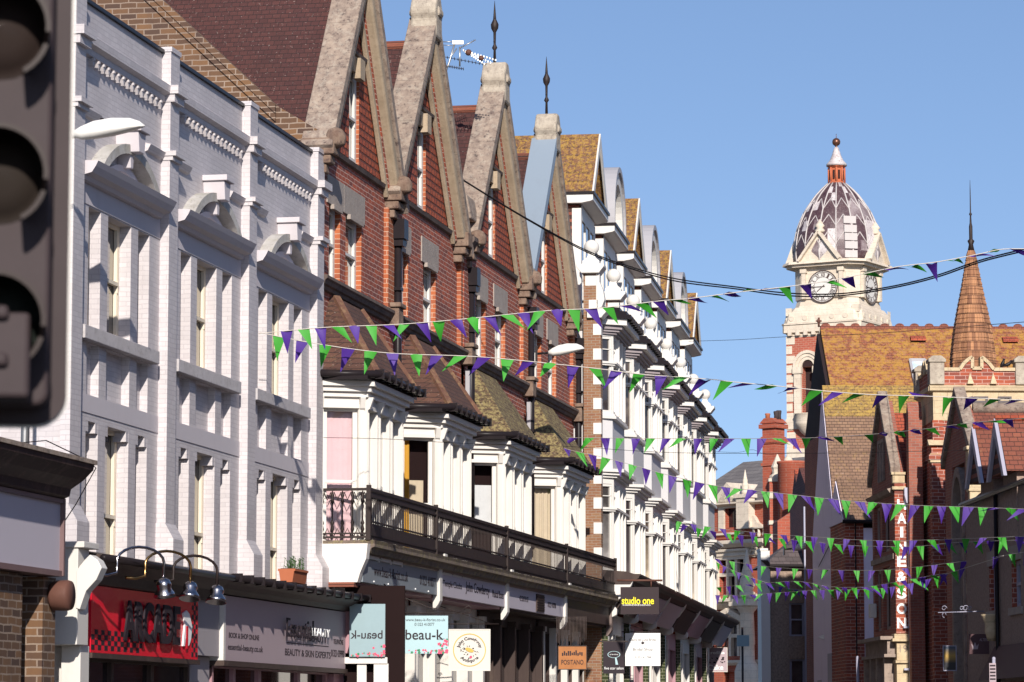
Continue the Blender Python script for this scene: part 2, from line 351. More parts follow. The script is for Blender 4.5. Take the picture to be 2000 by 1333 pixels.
t=NT('thin_window_glass'); g=t.node('ShaderNodeBsdfGlossy'); g.inputs['Roughness'].default_value=.02; tr=t.node('ShaderNodeBsdfTransparent'); f=t.node('ShaderNodeFresnel'); f.inputs[0].default_value=1.5
mx=t.node('ShaderNodeMixShader'); t.link(f.outputs[0],mx.inputs[0]); t.link(tr.outputs[0],mx.inputs[1]); t.link(g.outputs[0],mx.inputs[2]); t.link(mx.outputs[0],t.n['Material Output'].inputs[0]); M['clearglass']=t.mat
M['cloth_pink']=plain('pink_curtain_cloth',(.62,.42,.44),.9); M['cloth_yellow']=plain('ochre_curtain_cloth',(.50,.27,.04),.9); M['cloth_cream']=plain('cream_curtain_cloth',(.50,.42,.31),.9); M['cloth_grey']=plain('pale_blind',(.55,.56,.57),.9); M['dark_room']=plain('dark_room',(.02,.012,.012),1,0,.1,0)
M['mossy_hood']=stone('mossy_arch_hood',(.50,.48,.46),(.36,.34,.31),.4,(.14,.12,.1),lich=((.27,.24,.12),.2))
M['sillstone']=stone('grimy_sill',(.50,.47,.48),(.42,.39,.39),.3,(.14,.12,.11))
M['darkstone']=stone('sooty_moulding',(.16,.12,.10),(.08,.055,.05),.5,(.02,.015,.015))
M['kneel']=stone('weathered_kneeler',(.24,.17,.125),(.12,.07,.05),.7,(.05,.03,.03),sc=6)
M['hiptile']=stone('hip_tile',(.15,.07,.045),(.10,.045,.03),.4,(.05,.03,.02),lich=((.3,.2,.1),.4))
t=NT('red_panel'); 
b=t.node('ShaderNodeTexBrick'); b.offset=.5; b.inputs['Scale'].default_value=1; b.inputs['Brick Width'].default_value=.26; b.inputs['Row Height'].default_value=.16; b.inputs['Mortar Size'].default_value=.03; b.inputs['Mortar Smooth'].default_value=.6
b.inputs['Color1'].default_value=(.42,.09,.035,1); b.inputs['Color2'].default_value=(.34,.065,.03,1); b.inputs['Mortar'].default_value=(.12,.03,.02,1)
t.link(t.uvvec('sum'),b.inputs['Vector']); t.bump(t.math('ADD',t.math('MULTIPLY',b.outputs['Fac'],-1.0),t.noise(14,3)),1.0,.04); M['redpanel']=t.done(b.outputs[0],.8)
M['grimy']=paint('peeling_dark_brown_paint',(.045,.028,.028),.55,.8,(.16,.11,.09),spots=.5)
M['brownframe']=paint('brown_metal_frame',(.16,.10,.10),.5,.4,(.3,.22,.18))
M['rust']=plain('rust_brown_vent',(.13,.06,.045),.6,0,.3)
M['signalblack']=plain('matt_black_signal',(.05,.036,.038),.55,0,.3)
M['signalvisor']=plain('black_plastic_visor',(.035,.024,.022),.4,0,.2)
for n_,c_ in (('lensred',(.022,.014,.012)),('lensamber',(.022,.016,.013)),('lensgreen',(.014,.018,.016))): M[n_]=glassm(n_.replace('lens','unlit_lens_'),c_,c2=c_)
M['mossydeck']=stone('mossy_balcony_edge',(.20,.15,.12),(.10,.075,.06),.5,(.04,.03,.02),lich=((.28,.24,.10),.6))
M['stainedwhite']=paint('stained_white_render',(.72,.68,.64),.8,.55,(.22,.18,.16))
M['bluefascia']=paint('dull_blue_grey_fascia',(.22,.25,.28),.5,.25,(.12,.12,.13))
M['brownmould']=paint('dirty_brown_moulding',(.17,.125,.115),.55,.7,(.35,.3,.26))
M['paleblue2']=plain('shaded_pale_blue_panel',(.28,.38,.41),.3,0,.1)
M['woodsign']=plain('orange_brown_wood',(.42,.17,.06),.5,0,.4)
M['signwhite2']=plain('white_sign_board',(.8,.8,.8),.4,0,.05)
M['browsign']=plain('dark_brown_sign',(.035,.022,.025),.4,0,.2)
M['yellow']=plain('yellow_lettering',(.85,.75,.03),.5,0,.02)
M['greentile']=brick('dark_green_glazed_tile',(.045,.06,.02),(.035,.045,.018),(.3,.3,.2),bw=.3,bh=.1,ms=.008,soot=.1,rough=.2)
M['shadedwhite']=paint('grimy_moulding_painted_shade',(.30,.26,.27),.6,.7,(.10,.08,.08))  # shade under the eaves overhang put into the base colour, grime streaks over it
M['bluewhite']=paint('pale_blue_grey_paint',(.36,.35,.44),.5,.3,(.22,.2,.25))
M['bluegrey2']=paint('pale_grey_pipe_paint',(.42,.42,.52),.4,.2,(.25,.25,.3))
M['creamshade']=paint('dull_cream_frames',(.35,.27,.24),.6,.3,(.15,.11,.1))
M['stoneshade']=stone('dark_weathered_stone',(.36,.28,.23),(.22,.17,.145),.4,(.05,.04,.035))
M['darkredbrick']=brick('dark_sooty_red_brick',(.38,.12,.075),(.26,.085,.06),(.30,.22,.19),soot=.3,ms=.006)
M['shadegable']=plain('nave_gable_painted_shade',(.03,.02,.022),.8)  # shadow on the nave gable put into a near-black colour
M['darklouvre']=plain('grey_slate_louvre',(.14,.12,.12),.6)
M['skyglass']=glassm('skylight_glass',(.35,.42,.5),rough=.1)
M['mauvedark']=paint('dark_mauve_canopy',(.10,.055,.06),.6,.3,(.1,.07,.07))
t=NT('sunset_picture'); x=t.node('ShaderNodeSeparateXYZ'); t.link(t.tc.outputs['Object'],x.inputs[0])
r=t.node('ShaderNodeValToRGB'); t.link(t.math('MULTIPLY',x.outputs[2],2.0),r.inputs[0]); e=r.color_ramp.elements
e[0].position=.3; e[0].color=(.02,.02,.025,1); e[1].position=.95; e[1].color=(.06,.08,.12,1); q=r.color_ramp.elements.new(.62); q.color=(.45,.28,.06,1); M['picture']=t.done(r.outputs[0],.3)
M['brightbrick']=brick('orange_red_town_brick',(.42,.09,.045),(.34,.075,.04),(.40,.22,.16),bw=.4,bh=.13,ms=.008,soot=.25)
M['towerbrick']=brick('red_tower_brick',(.42,.10,.06),(.36,.085,.05),(.5,.3,.22),bw=.35,bh=.14,ms=.012,soot=.1)
M['carved']=stone('carved_cream_stone',(.66,.58,.46),(.22,.17,.13),.5,(.12,.09,.07),sc=9)
M['redblind']=plain('red_blind',(.42,.06,.07),.7)
M['darkpot']=plain('dark_chimney_pot',(.06,.045,.045),.8)
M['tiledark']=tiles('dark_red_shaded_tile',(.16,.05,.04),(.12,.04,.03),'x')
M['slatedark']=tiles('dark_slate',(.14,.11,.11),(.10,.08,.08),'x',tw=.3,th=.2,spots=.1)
M['flintlight']=stone('flint_wall',(.40,.29,.22),(.18,.13,.11),.5,(.05,.04,.04),sc=12)
M['darkopening']=plain('dark_opening',(.035,.02,.02),.9)
M['clockdark']=plain('bronze_clock_metal',(.09,.065,.06),.6)
M['domelead']=stone('patchy_lead_dome',(.10,.055,.065),(.33,.28,.285),.6,(.10,.05,.06),sc=1.1,rough=.6)
M['leadrib']=paint('pale_lead_ribs',(.50,.46,.45),.5,.4,(.25,.2,.2))
M['terralantern']=plain('terracotta_lantern',(.48,.14,.07),.7,0,.2)
M['copper']=plain('brown_copper',(.16,.07,.045),.35,.6,.2)
M['leaddark']=stone('dark_purple_lead',(.05,.022,.03),(.09,.05,.055),.3,(.4,.35,.35),sc=4,rough=.5)
for k in ('lensred','lensamber','lensgreen'):
    p_=M[k].node_tree.nodes['Principled BSDF']; p_.inputs['Coat Weight'].default_value=.25; p_.inputs['Roughness'].default_value=.4
M['carblue']=plain('dark_blue_car_paint',(.05,.06,.12),.3,0,.1)
for k in ('lensred','lensamber','lensgreen'):
    p_=M[k].node_tree.nodes['Principled BSDF']; p_.inputs['Coat Weight'].default_value=.05; p_.inputs['Roughness'].default_value=.75; p_.inputs['Specular IOR Level'].default_value=.15
# ---------------- ground ----------------
def sheet(name,pts,z,mat):
    mb=MB(); mb.add([(x,-y,z) for x,y in pts],[tuple(range(len(pts)))]); o=mb.build(name,mat); o['kind']='structure'; return o
t=NT('asphalt'); col=t.mix(t.noise(60,5,.8),(.035,.033,.034),(.075,.07,.068)); t.bump(t.noise(120,4),.4,.01); M['asphalt']=t.done(col,.9)
t=NT('earth'); M['earth']=t.done(t.mix(t.noise(.5,5),(.09,.08,.06),(.14,.12,.09)),.95)
M['paving']=brick('street_paving',(.28,.25,.22),(.22,.2,.18),(.1,.09,.08),bw=.6,bh=.6,mode='x',rough=.9)
sheet('ground',[(-900,-200),(900,-200),(900,1800),(-900,1800)],-.02,M['earth'])
sheet('road',[(-14,-20),(14,-20),(14,30),(9,45),(9.5,100),(12,175),(-.5,175),(4,135),(0.5,90),(-6,55),(-14,40)],-.012,M['asphalt'])
def strip(name,pts,w,mat):
    mb=MB()
    for i in range(len(pts)-1):
        (x0,y0),(x1,y1)=pts[i],pts[i+1]
        mb.add([(x0,-y0,0),(x0+w,-y0,0),(x1+w,-y1,0),(x1,-y1,0),(x0,-y0,.12),(x0+w,-y0,.12),(x1+w,-y1,.12),(x1,-y1,.12)],[(0,1,2,3),(4,5,6,7),(0,3,7,4),(1,2,6,5),(0,1,5,4),(3,2,6,7)])
    o=mb.build(name,mat); o['kind']='structure'
strip('pavement',[A.pt(-6,1),A.pt(43,1),(7.0,140)],1.6,M['paving'])
strip('pavement',[(8.8,40),(8.6,66),(10.0,100),(9.6,140)],1.6,M['paving'])

# ---------------- window builder ----------------
def window(par,pl,t0,t1,z0,z1,d=-.16,mat='whitewood',gl='glass',fr=.06,rail=True,mull=0,bars=(),name='window',horns=True,fd=.05):
    mb=MB(pl); 
    mb.box(t0,t0+fr,d,d+fd,z0,z1); mb.box(t1-fr,t1,d,d+fd,z0,z1); mb.box(t0+fr,t1-fr,d,d+fd,z0,z0+fr); mb.box(t0+fr,t1-fr,d,d+fd,z1-fr,z1)
    zm=(z0+z1)/2
    if rail:
        mb.box(t0+fr,t1-fr,d+.004,d+fd+.02,zm-.03,zm+.03)
        mb.box(t0+fr,t0+fr+.035,d-.01,d+fd-.004,z0+fr,z1-fr); mb.box(t1-fr-.035,t1-fr,d-.01,d+fd-.004,z0+fr,z1-fr)
        if horns:
            for tt in (t0+fr,t1-fr-.04): mb.box(tt,tt+.04,d+.008,d+fd+.012,zm-.14,zm-.03)
    for i in range(mull):
        tt=t0+(t1-t0)*(i+1)/(mull+1); mb.box(tt-.02,tt+.02,d+.002,d+fd-.006,z0+fr,z1-fr)
    for b in bars:
        zz=z0+(z1-z0)*b; mb.box(t0+fr,t1-fr,d+.002,d+fd-.008,zz-.015,zz+.015)
    w=mb.build(name,M[mat],par)
    g=MB(pl); g.poly([(t0+fr*.5,d-.015,z0+fr*.5),(t1-fr*.5,d-.015,z0+fr*.5),(t1-fr*.5,d-.015,z1-fr*.5),(t0+fr*.5,d-.015,z1-fr*.5)])
    g.build('pane',M[gl],w); return w
def rod(par,name,path,r,mat,n=8):
    return MB().tube(path,r,n).build(name,M[mat],par)

# ================= painted brick shop building (three bays) =================
sp=4.87
E1=empty('brick_shop_building',A,'white painted brick building with four pilasters and arched pediments, above the red and grey shopfronts','building')
# wall
mb=MB()
holes=[]
for k in range(3):
    b=sp*k
    for (a,c) in ((.70,1.30),(1.66,2.84),(3.21,3.81)):
        holes.append((a+b,c+b,7.73,9.60,.24)); holes.append((a+b,c+b,6.72,7.51,.13,1)); holes.append((a+b,c+b,3.6,6.32,.24))
mb.wall(-.3,14.5,0.1,12.71,holes)
mb.poly([(-.3,0,.1),(-.3,-.45,.1),(-.3,-.45,12.71),(-.3,0,12.71)])
mb.poly([(14.5,0,.1),(14.5,-7,.1),(14.5,-7,12.71),(14.5,0,12.71)])
mb.box(.6,14.5,-7,-.45,.1,12.3)
mb.box(-.3,.6,-.45,-.4501,.1,12.71)
mb.poly([(-.3,-.45,12.71),(14.5,-.45,12.71),(14.5,0,12.71),(-.3,0,12.71)])
mb.poly([(-.3,-.45,.1),(14.5,-.45,.1),(14.5,-.45,12.71),(-.3,-.45,12.71)])
for k in range(3):      # shouldered notch above each lower window
    b=sp*k
    for (a,c) in ((.70,1.30),(1.66,2.84),(3.21,3.81)):
        cc=(a+c)/2+b; hw=(c-a)/2*.62
        mb.box(a+b,a+b+.13,-.22,-.002,6.16,6.319); mb.box(c+b-.13,c+b,-.22,-.002,6.16,6.319)
mb.build('wall',M['whitebrick'],E1)
# smooth rendered bands between the storeys
for k in range(3):
    b=sp*k; mb=MB(); mb.box(.0+b,4.36+b,.003,.014,6.44,6.71); mb.build('render_band',M['render'],E1); mb=MB(); mb.box(.0+b,4.36+b,.003,.014,9.62,9.93)
    mb.build('render_band',M['render'],E1)
# pilasters
for k in range(4):
    a=-.49+sp*k; c=a+.5; mb=MB()
    mb.box(a,c,0,.155,4.9,12.74); mb.prism([(0,4.3),(.30,4.3),(.30,4.72),(.155,4.98),(0,4.98)],'u',a-.04,c+.04)
    mb.box(a-.05,c+.05,0,.30,12.03,12.17); mb.box(a-.02,c+.02,0,.23,11.9,12.03); mb.box(a-.04,c+.04,0,.27,11.0,11.08); mb.box(a-.02,c+.02,0,.21,10.93,11.0)
    mb.box(a-.02,c+.02,-.1,.175,12.74,12.82); mb.box(a-.01,c+.01,0,.18,11.0,11.001)
    mb.build('pilaster',M['whitebrick'],E1,bevel=.008)
def mould(mb,prof,u0,u1,m=0): mb.prism(prof,'u',u0,u1,m)
for k in range(3):
    b=sp*k; mb=MB()
    mould(mb,[(0,11.88),(.07,11.9),(.07,12.0),(.16,12.04),(.17,12.16),(0,12.2)],b+.012,b+4.36)
    mb.build('cornice',M['whitebrick'],E1)
    mb=MB(); n=15
    for i in range(n):
        u=b+.62+i*(3.5/(n-1)); mb.box(u-.03,u+.03,0,.09,11.84,11.88); mb.prism([(u-.055,11.84),(u+.055,11.84),(u,11.74)],'o',0,.075)
    mb.build('dentils',M['whitebrick'],E1)
    for (x0,x1) in ((b+.012,b+1.0),(b+3.5,b+4.34)):
        mb=MB(); mould(mb,[(0,10.93),(.05,10.95),(.1,11.05),(0,11.08)],x0,x1); mb.build('string_course',M['whitebrick'],E1)
    # pediment
    P=MB(); mould(P,[(0,9.93),(.1,9.94),(.13,10.0),(.24,10.03),(.3,10.12),(.34,10.2),(0,10.22)],b+.10,b+4.2)
    ped=P.build('pediment',M['render'],E1)
    cx=b+2.15; ang=R(45); zc=10.80-2.3
    def arc(r0,r1,o1,name,mat,par):
        m_=MB(); N=18; L=[]
        for i in range(N+1):
            t_=-ang+2*ang*i/N; L.append((cx+r1*math.sin(t_),max(zc+r1*math.cos(t_),10.221)))
        for i in range(N+1):
            t_=ang-2*ang*i/N; L.append((cx+r0*math.sin(t_),max(zc+r0*math.cos(t_),10.221)))
        for i in range(N):
            q=[L[i],L[i+1],L[2*N-i],L[2*N+1-i]]
            m_.prism(q,'o',0,o1)
        return m_.build(name,M[mat],par)
    arc(2.13,2.28,.24,'arch_hood','mossy_hood',ped) if 'mossy_hood' in M else arc(1.66,1.86,.34,'arch_hood','render',ped)
    arc(1.86,1.96,.10,'inner_arch','render',ped)
    m_=MB(); m_.prism([(cx-.14,10.66),(cx+.14,10.66),(cx+.2,10.98),(cx-.2,10.98)],'o',0,.38); m_.box(cx-.25,cx+.25,0,.44,10.981,11.08); m_.prism([(cx-.06,10.42),(cx+.06,10.42),(cx+.1,10.659),(cx-.1,10.659)],'o',0,.22)
    m_.build('keystone',M['render'],ped,bevel=.01)
    s=MB(); s.box(b+.2,b+4.0,0,.14,7.52,7.73); s.build('sill',M['sillstone'] if 'sillstone' in M else M['render'],E1,bevel=.01)
    for (a,c) in ((.70,1.30),(1.66,2.84),(3.21,3.81)):
        window(E1,ID,a+b,c+b,7.73,9.60,-.24,'cream',fr=.07)
        window(E1,ID,a+b,c+b,3.62,6.32,-.24,'cream',fr=.07)
mb=MB(); mb.box(-.3,14.5,-.47,.05,12.712,12.77); mb.build('coping',M['black'],E1)

# ================= tall stock brick party wall and red gabled terrace =================
HL=['red brick gabled house nearest the camera, directly beside the white painted brick building',
'second red brick gabled house from the camera, left of the television aerial',
'red brick gabled house with the taller iron finial, right of the television aerial',
'red brick gabled house whose left coping is clad in smooth blue grey metal']
HH=[empty('gabled_house',A,HL[i],'house','red gabled houses of the terrace') for i in range(4)]
E2=HH[0]
UP=14.62
pts=[A.hitU(x,y,UP) for x,y in ((300,0),(420,112),(530,214))]
slope=(pts[0][1]-pts[2][1])/(pts[0][0]-pts[2][0]); o_end,z_end=pts[2]
def zt(o): return z_end+slope*(o-o_end)
mb=MB(); mb.prism([(-9,8),(o_end,8),(o_end,z_end),(-9,zt(-9))],'u',UP-.02,UP+.3)
mb.prism([(o_end,8),(.0,8),(.0,A.hitU(565,255,UP)[1]),(o_end,A.hitU(560,180,UP)[1]-.2)],'u',UP-.02,UP+.3)
mb.build('party_wall',M['stockbrick'],E2)
mb=MB()
def rake(th0,th1,u0,u1,m):
    mb.prism([(o_end+.1,zt(o_end+.1)+th0),(-9,zt(-9)+th0),(-9,zt(-9)+th1),(o_end+.1,zt(o_end+.1)+th1)],'u',u0,u1,m)
rake(-.16,.0,UP-.07,UP+.01,0); rake(0.003,.17,UP-.1,UP+.32,0)
n=40
mb.build('verge_course',M['stockbrick'],E2)

houses=[(14.62,20.8,17.75),(20.8,28.2,24.0),(28.5,36.0,31.9),(36.0,43.3,38.95)]
ZG=13.0; ZA=17.25
# front walls
wins={0:[(15.6,16.5),(16.95,18.3)],1:[(21.5,22.6),(24.1,25.4)],2:[(29.9,31.05),(32.2,33.5)],3:[(37.2,38.4),(39.4,40.6)]}
cap={0:'coping',1:'coping',2:'coping',3:'coping'}
for hi,(h0,h1,gc) in enumerate(houses):
    E2=HH[hi]
    ws=wins[hi]; hw=(h1-h0)/2-.25 if hi else 3.0
    g0,g1=gc-hw,gc+hw
    if hi==0: g0,g1=14.7,20.7; gc=17.7
    holes=[(a,b,10.46,11.95,.2) for a,b in ws]
    mb=MB(); mb.wall(h0+(.3 if hi==0 else 0),h1,0.1,ZG,holes,m=0,mr=1)
    # gable wall with tall slot window
    s0,s1,zw0,zw1=gc-.42,gc+.42,ZG+.12,ZG+1.95
    def zl(u): return ZG+(ZA-ZG)*(1-abs(u-gc)/hw)
    mb.poly([(g0,-.02,ZG),(s0,-.02,ZG),(s0,-.02,zl(s0))],2); mb.poly([(s1,-.02,ZG),(g1,-.02,ZG),(s1,-.02,zl(s1))],2)
    mb.poly([(s0,-.02,zw1),(s1,-.02,zw1),(s1,-.02,zl(s1)),(gc,-.02,ZA),(s0,-.02,zl(s0))],2)
    mb.poly([(s0,-.02,ZG),(s1,-.02,ZG),(s1,-.02,zw0),(s0,-.02,zw0)],2)
    for q in ([(s0,-.02,zw0),(s0,-.3,zw0),(s0,-.3,zw1),(s0,-.02,zw1)],[(s1,-.02,zw0),(s1,-.3,zw0),(s1,-.3,zw1),(s1,-.02,zw1)],[(s0,-.02,zw1),(s1,-.02,zw1),(s1,-.3,zw1),(s0,-.3,zw1)]): mb.poly(q,1)
    # pale orange corner strips beside each opening
    for a,b in ws+[(s0,s1)]:
        pass
    mb.build('wall',[M['redbrick'],M['orangebrick'],M['redpanel']],E2)
    window(E2,ID,s0,s1,zw0,zw1,-.13,'whitewood','glassgrey',fr=.12)
    for a,b in ws:
        window(E2,ID,a,b,10.46,11.95,-.16,'whitewood','glassgrey',fr=.13)
        m_=MB(); m_.box(a-.22,b+.22,-.1,.025,11.95,12.52); m_.box(a+.1,b-.1,0.0,.08,11.86,11.96); m_.build('lintel',M['stonegrey'],E2,bevel=.008)
    m_=MB(); m_.box(gc-.42,gc+.42,-.1,.06,zw1,zw1+.32); m_.box(gc-.2,gc+.2,0,.16,zw1-.12,zw1+.3); m_.build('hood_stone',M['woodstone'],E2)
    # string courses
    m_=MB(); mould(m_,[(-.02,ZG-.06),(.07,ZG-.03),(.1,ZG+.05),(0,ZG+.09)],g0-.05,g1+.05); mould(m_,[(-.02,zw1+.36),(.07,zw1+.38),(.09,zw1+.44),(-.02,zw1+.46)],gc-hw*.36,gc+hw*.36); m_.build('drip_course',M['darkstone'],E2)
    m_=MB(); 
    mould(m_,[(0,10.16),(.06,10.18),(.08,10.24),(.13,10.26),(.16,10.33),(.2,10.36),(.2,10.42),(0,10.45)],h0+.1,h1-.05); m_.build('string_course',M['darkstone'],E2)
    # raking copings: slab 0.55 deep with moulded front edge
    apex=Vector((gc,0,ZA)); 
    for s in (-1,1):
        e=gc+s*hw; L=math.hypot(hw,ZA-ZG); tx,tz=(e-gc)/L,(ZG-ZA)/L; nx,nz=(-tz*s,tx*s)  # outward normal of slope
        nx,nz=(s*(ZA-ZG)/L, hw/L)
        def rk(o0,o1,n0,n1,l0,l1,nm,mat):
            q=MB(); P=lambda l,n_,o_: (gc+tx*l+nx*n_,o_,ZA+tz*l+nz*n_)
            q.add([P(l0,n0,o0),P(l1,n0,o0),P(l1,n0,o1),P(l0,n0,o1),P(l0,n1,o0),P(l1,n1,o0),P(l1,n1,o1),P(l0,n1,o1)],[(0,1,2,3),(4,5,6,7),(0,1,5,4),(1,2,6,5),(2,3,7,6),(3,0,4,7)])
            return q
        ft='copingtop3' if False else 'coping'
        lo=L+ (.55 if s>0 else .25)
        cp_=rk(-.28,.36,.0,.22,-.1,lo,'',None).build('coping',M['coping'],E2,bevel=.02)
        if hi==3 and s<0:
            rk(-.3,.375,-.02,.245,.12,L-.25,'',None).build('metal_capping',M['bluegrey'],cp_)
        rk(0.0,.30,-.27,-.002,.1,L-.1,'',None).build('moulding',M['woodstone'],cp_,bevel=.05)
        rk(0.0,.12,-.35,-.272,.3,L-.1,'',None).build('brick_fillet',M['redbrick'],cp_)
        rk(0.0,.10,-.5,-.352,.4,L-.1,'',None).build('inner_moulding',M['woodstone'],cp_,bevel=.02)
    # apex block
    m_=MB()
    m_.prism([(gc-.34,ZA-.3),(gc+.34,ZA-.3),(gc+.3,ZA+.14),(gc+.38,ZA+.24),(gc+.38,ZA+.38),(gc+.14,ZA+.74),(gc-.14,ZA+.74),(gc-.38,ZA+.38),(gc-.38,ZA+.24),(gc-.3,ZA+.14)],'o',-.22,.38); m_.prism([(-.27,ZA+.2),(.43,ZA+.2),(.45,ZA+.34),(.3,ZA+.56),(-.14,ZA+.56),(-.29,ZA+.34)],'u',gc-.2,gc+.2)
    ap=m_.build('apex_stone',M['copingpale'],E2,bevel=.06)
    if hi in (2,3):
        fz=ZA+.76; f=MB(); f.lathe(gc,.05,[(.04,fz-.05),(.03,fz+.3),(.07,fz+.36),(.03,fz+.45),(.035,fz+.75),(.09,fz+.85),(.1,fz+.95),(.04,fz+1.08),(.02,fz+1.35),(.004,fz+1.55)],8)
        f.tube([(gc-.09,.05,fz+.5),(gc,.05,fz+.62),(gc+.09,.05,fz+.72)],.018,6); f.tube([(gc+.09,.05,fz+.95),(gc,.05,fz+1.05),(gc-.07,.05,fz+1.15)],.018,6)
        f.build('finial',M['iron'],ap)
    # kneeler stones
    for e,s in ((g0,-1),(g1,1)):
        m_=MB(); m_.box(e-.24,e+.24,-.3,.38,ZG-.25,ZG+.08); m_.box(e-.19,e+.19,-.2,.3,ZG-.42,ZG-.25); m_.box(e-.13,e+.13,-.1,.2,ZG-.6,ZG-.42)
        if s<0: m_.lathe(e-.05,.36,[(.05,ZG-.12),(.2,ZG-.05),(.22,ZG+.12),(.15,ZG+.25),(.02,ZG+.3)],10)
        m_.build('kneeler',M['kneel'],E2,bevel=.03)
    # roof: ridge runs back from the gable
    rz=ZA-.42; rb=-8
    m_=MB(); ev=ZG-.1; hh=hw*.97
    m_.prism([(gc-hh,ev),(gc,rz),(gc+hh,ev)],'o',rb,-.28)
    rf=m_.build('roof',M['tile'],E2)
    m_=MB(); m_.tube([(gc,rb,rz+.02),(gc,-.3,rz+.02)],.11,8); m_.build('ridge_tiles',M['tiledred'],rf)
    e0=14.95 if hi==0 else h0; e1=h1+.298 if hi==1 else h1
    m_=MB(); m_.prism([(-3.0,12.6),(-8.5,17.2),(-14,12.6)],'u',e0,e1-.002); m_.build('main_roof',M['tile'],E2)
    m_=MB(); m_.box(e0,e1-.002,-14,-.31,.1,12.59); m_.build('rear_body',M['redbrick'],E2)
E2=HH[2]
# parapet shoulder between second and third gable
m_=MB(); m_.box(27.95,28.75,-.5,.12,10.5,13.5); m_.build('shoulder_pier',M['redbrick'],E2)
m_=MB(); m_.prism([(-.9,13.5),(-.9,14.25),(-.1,14.3),(.2,14.05),(.3,13.5)],'u',27.9,28.8); m_.build('shoulder_stone',M['coping'],E2,bevel=.04)
m_=MB(); mould(m_,[(0,12.6),(.1,12.62),(.3,12.8),(.42,12.95),(.42,13.05),(0,13.15)],27.7,28.9); m_.build('shoulder_cornice',M['darkstone'],E2)
# plinth blocks on string, downpipes
for E2,u in zip(HH,(20.75,28.35,36.0,43.25)):
    m_=MB(); m_.box(u-.22,u+.22,0,.28,10.1,10.5); m_.box(u-.28,u+.28,0,.33,10.5,10.6); m_.build('pier_block',M['kneel'],E2,bevel=.02)
for E2,u in zip(HH,(20.95,28.6,36.15,43.2)):
    m_=MB(); m_.tube([(u,.16,12.3),(u,.16,6.2)],.085,10); m_.box(u-.2,u+.2,.02,.34,12.0,12.42); m_.box(u-.15,u+.15,.04,.3,11.85,12.0)
    m_.box(u-.13,u+.13,0,.25,10.9,10.97); m_.box(u-.13,u+.13,0,.25,9.2,9.27)
    m_.build('downpipe',M['black'],E2)
for E2,(u0,u1) in zip(HH,((20.3,20.85),(27.7,28.3),(35.4,36.05),(42.7,43.3))):
    m_=MB(); m_.box(u0,u1,0,.1,10.46,12.6); m_.build('brick_pier',M['orangebrick'],E2)

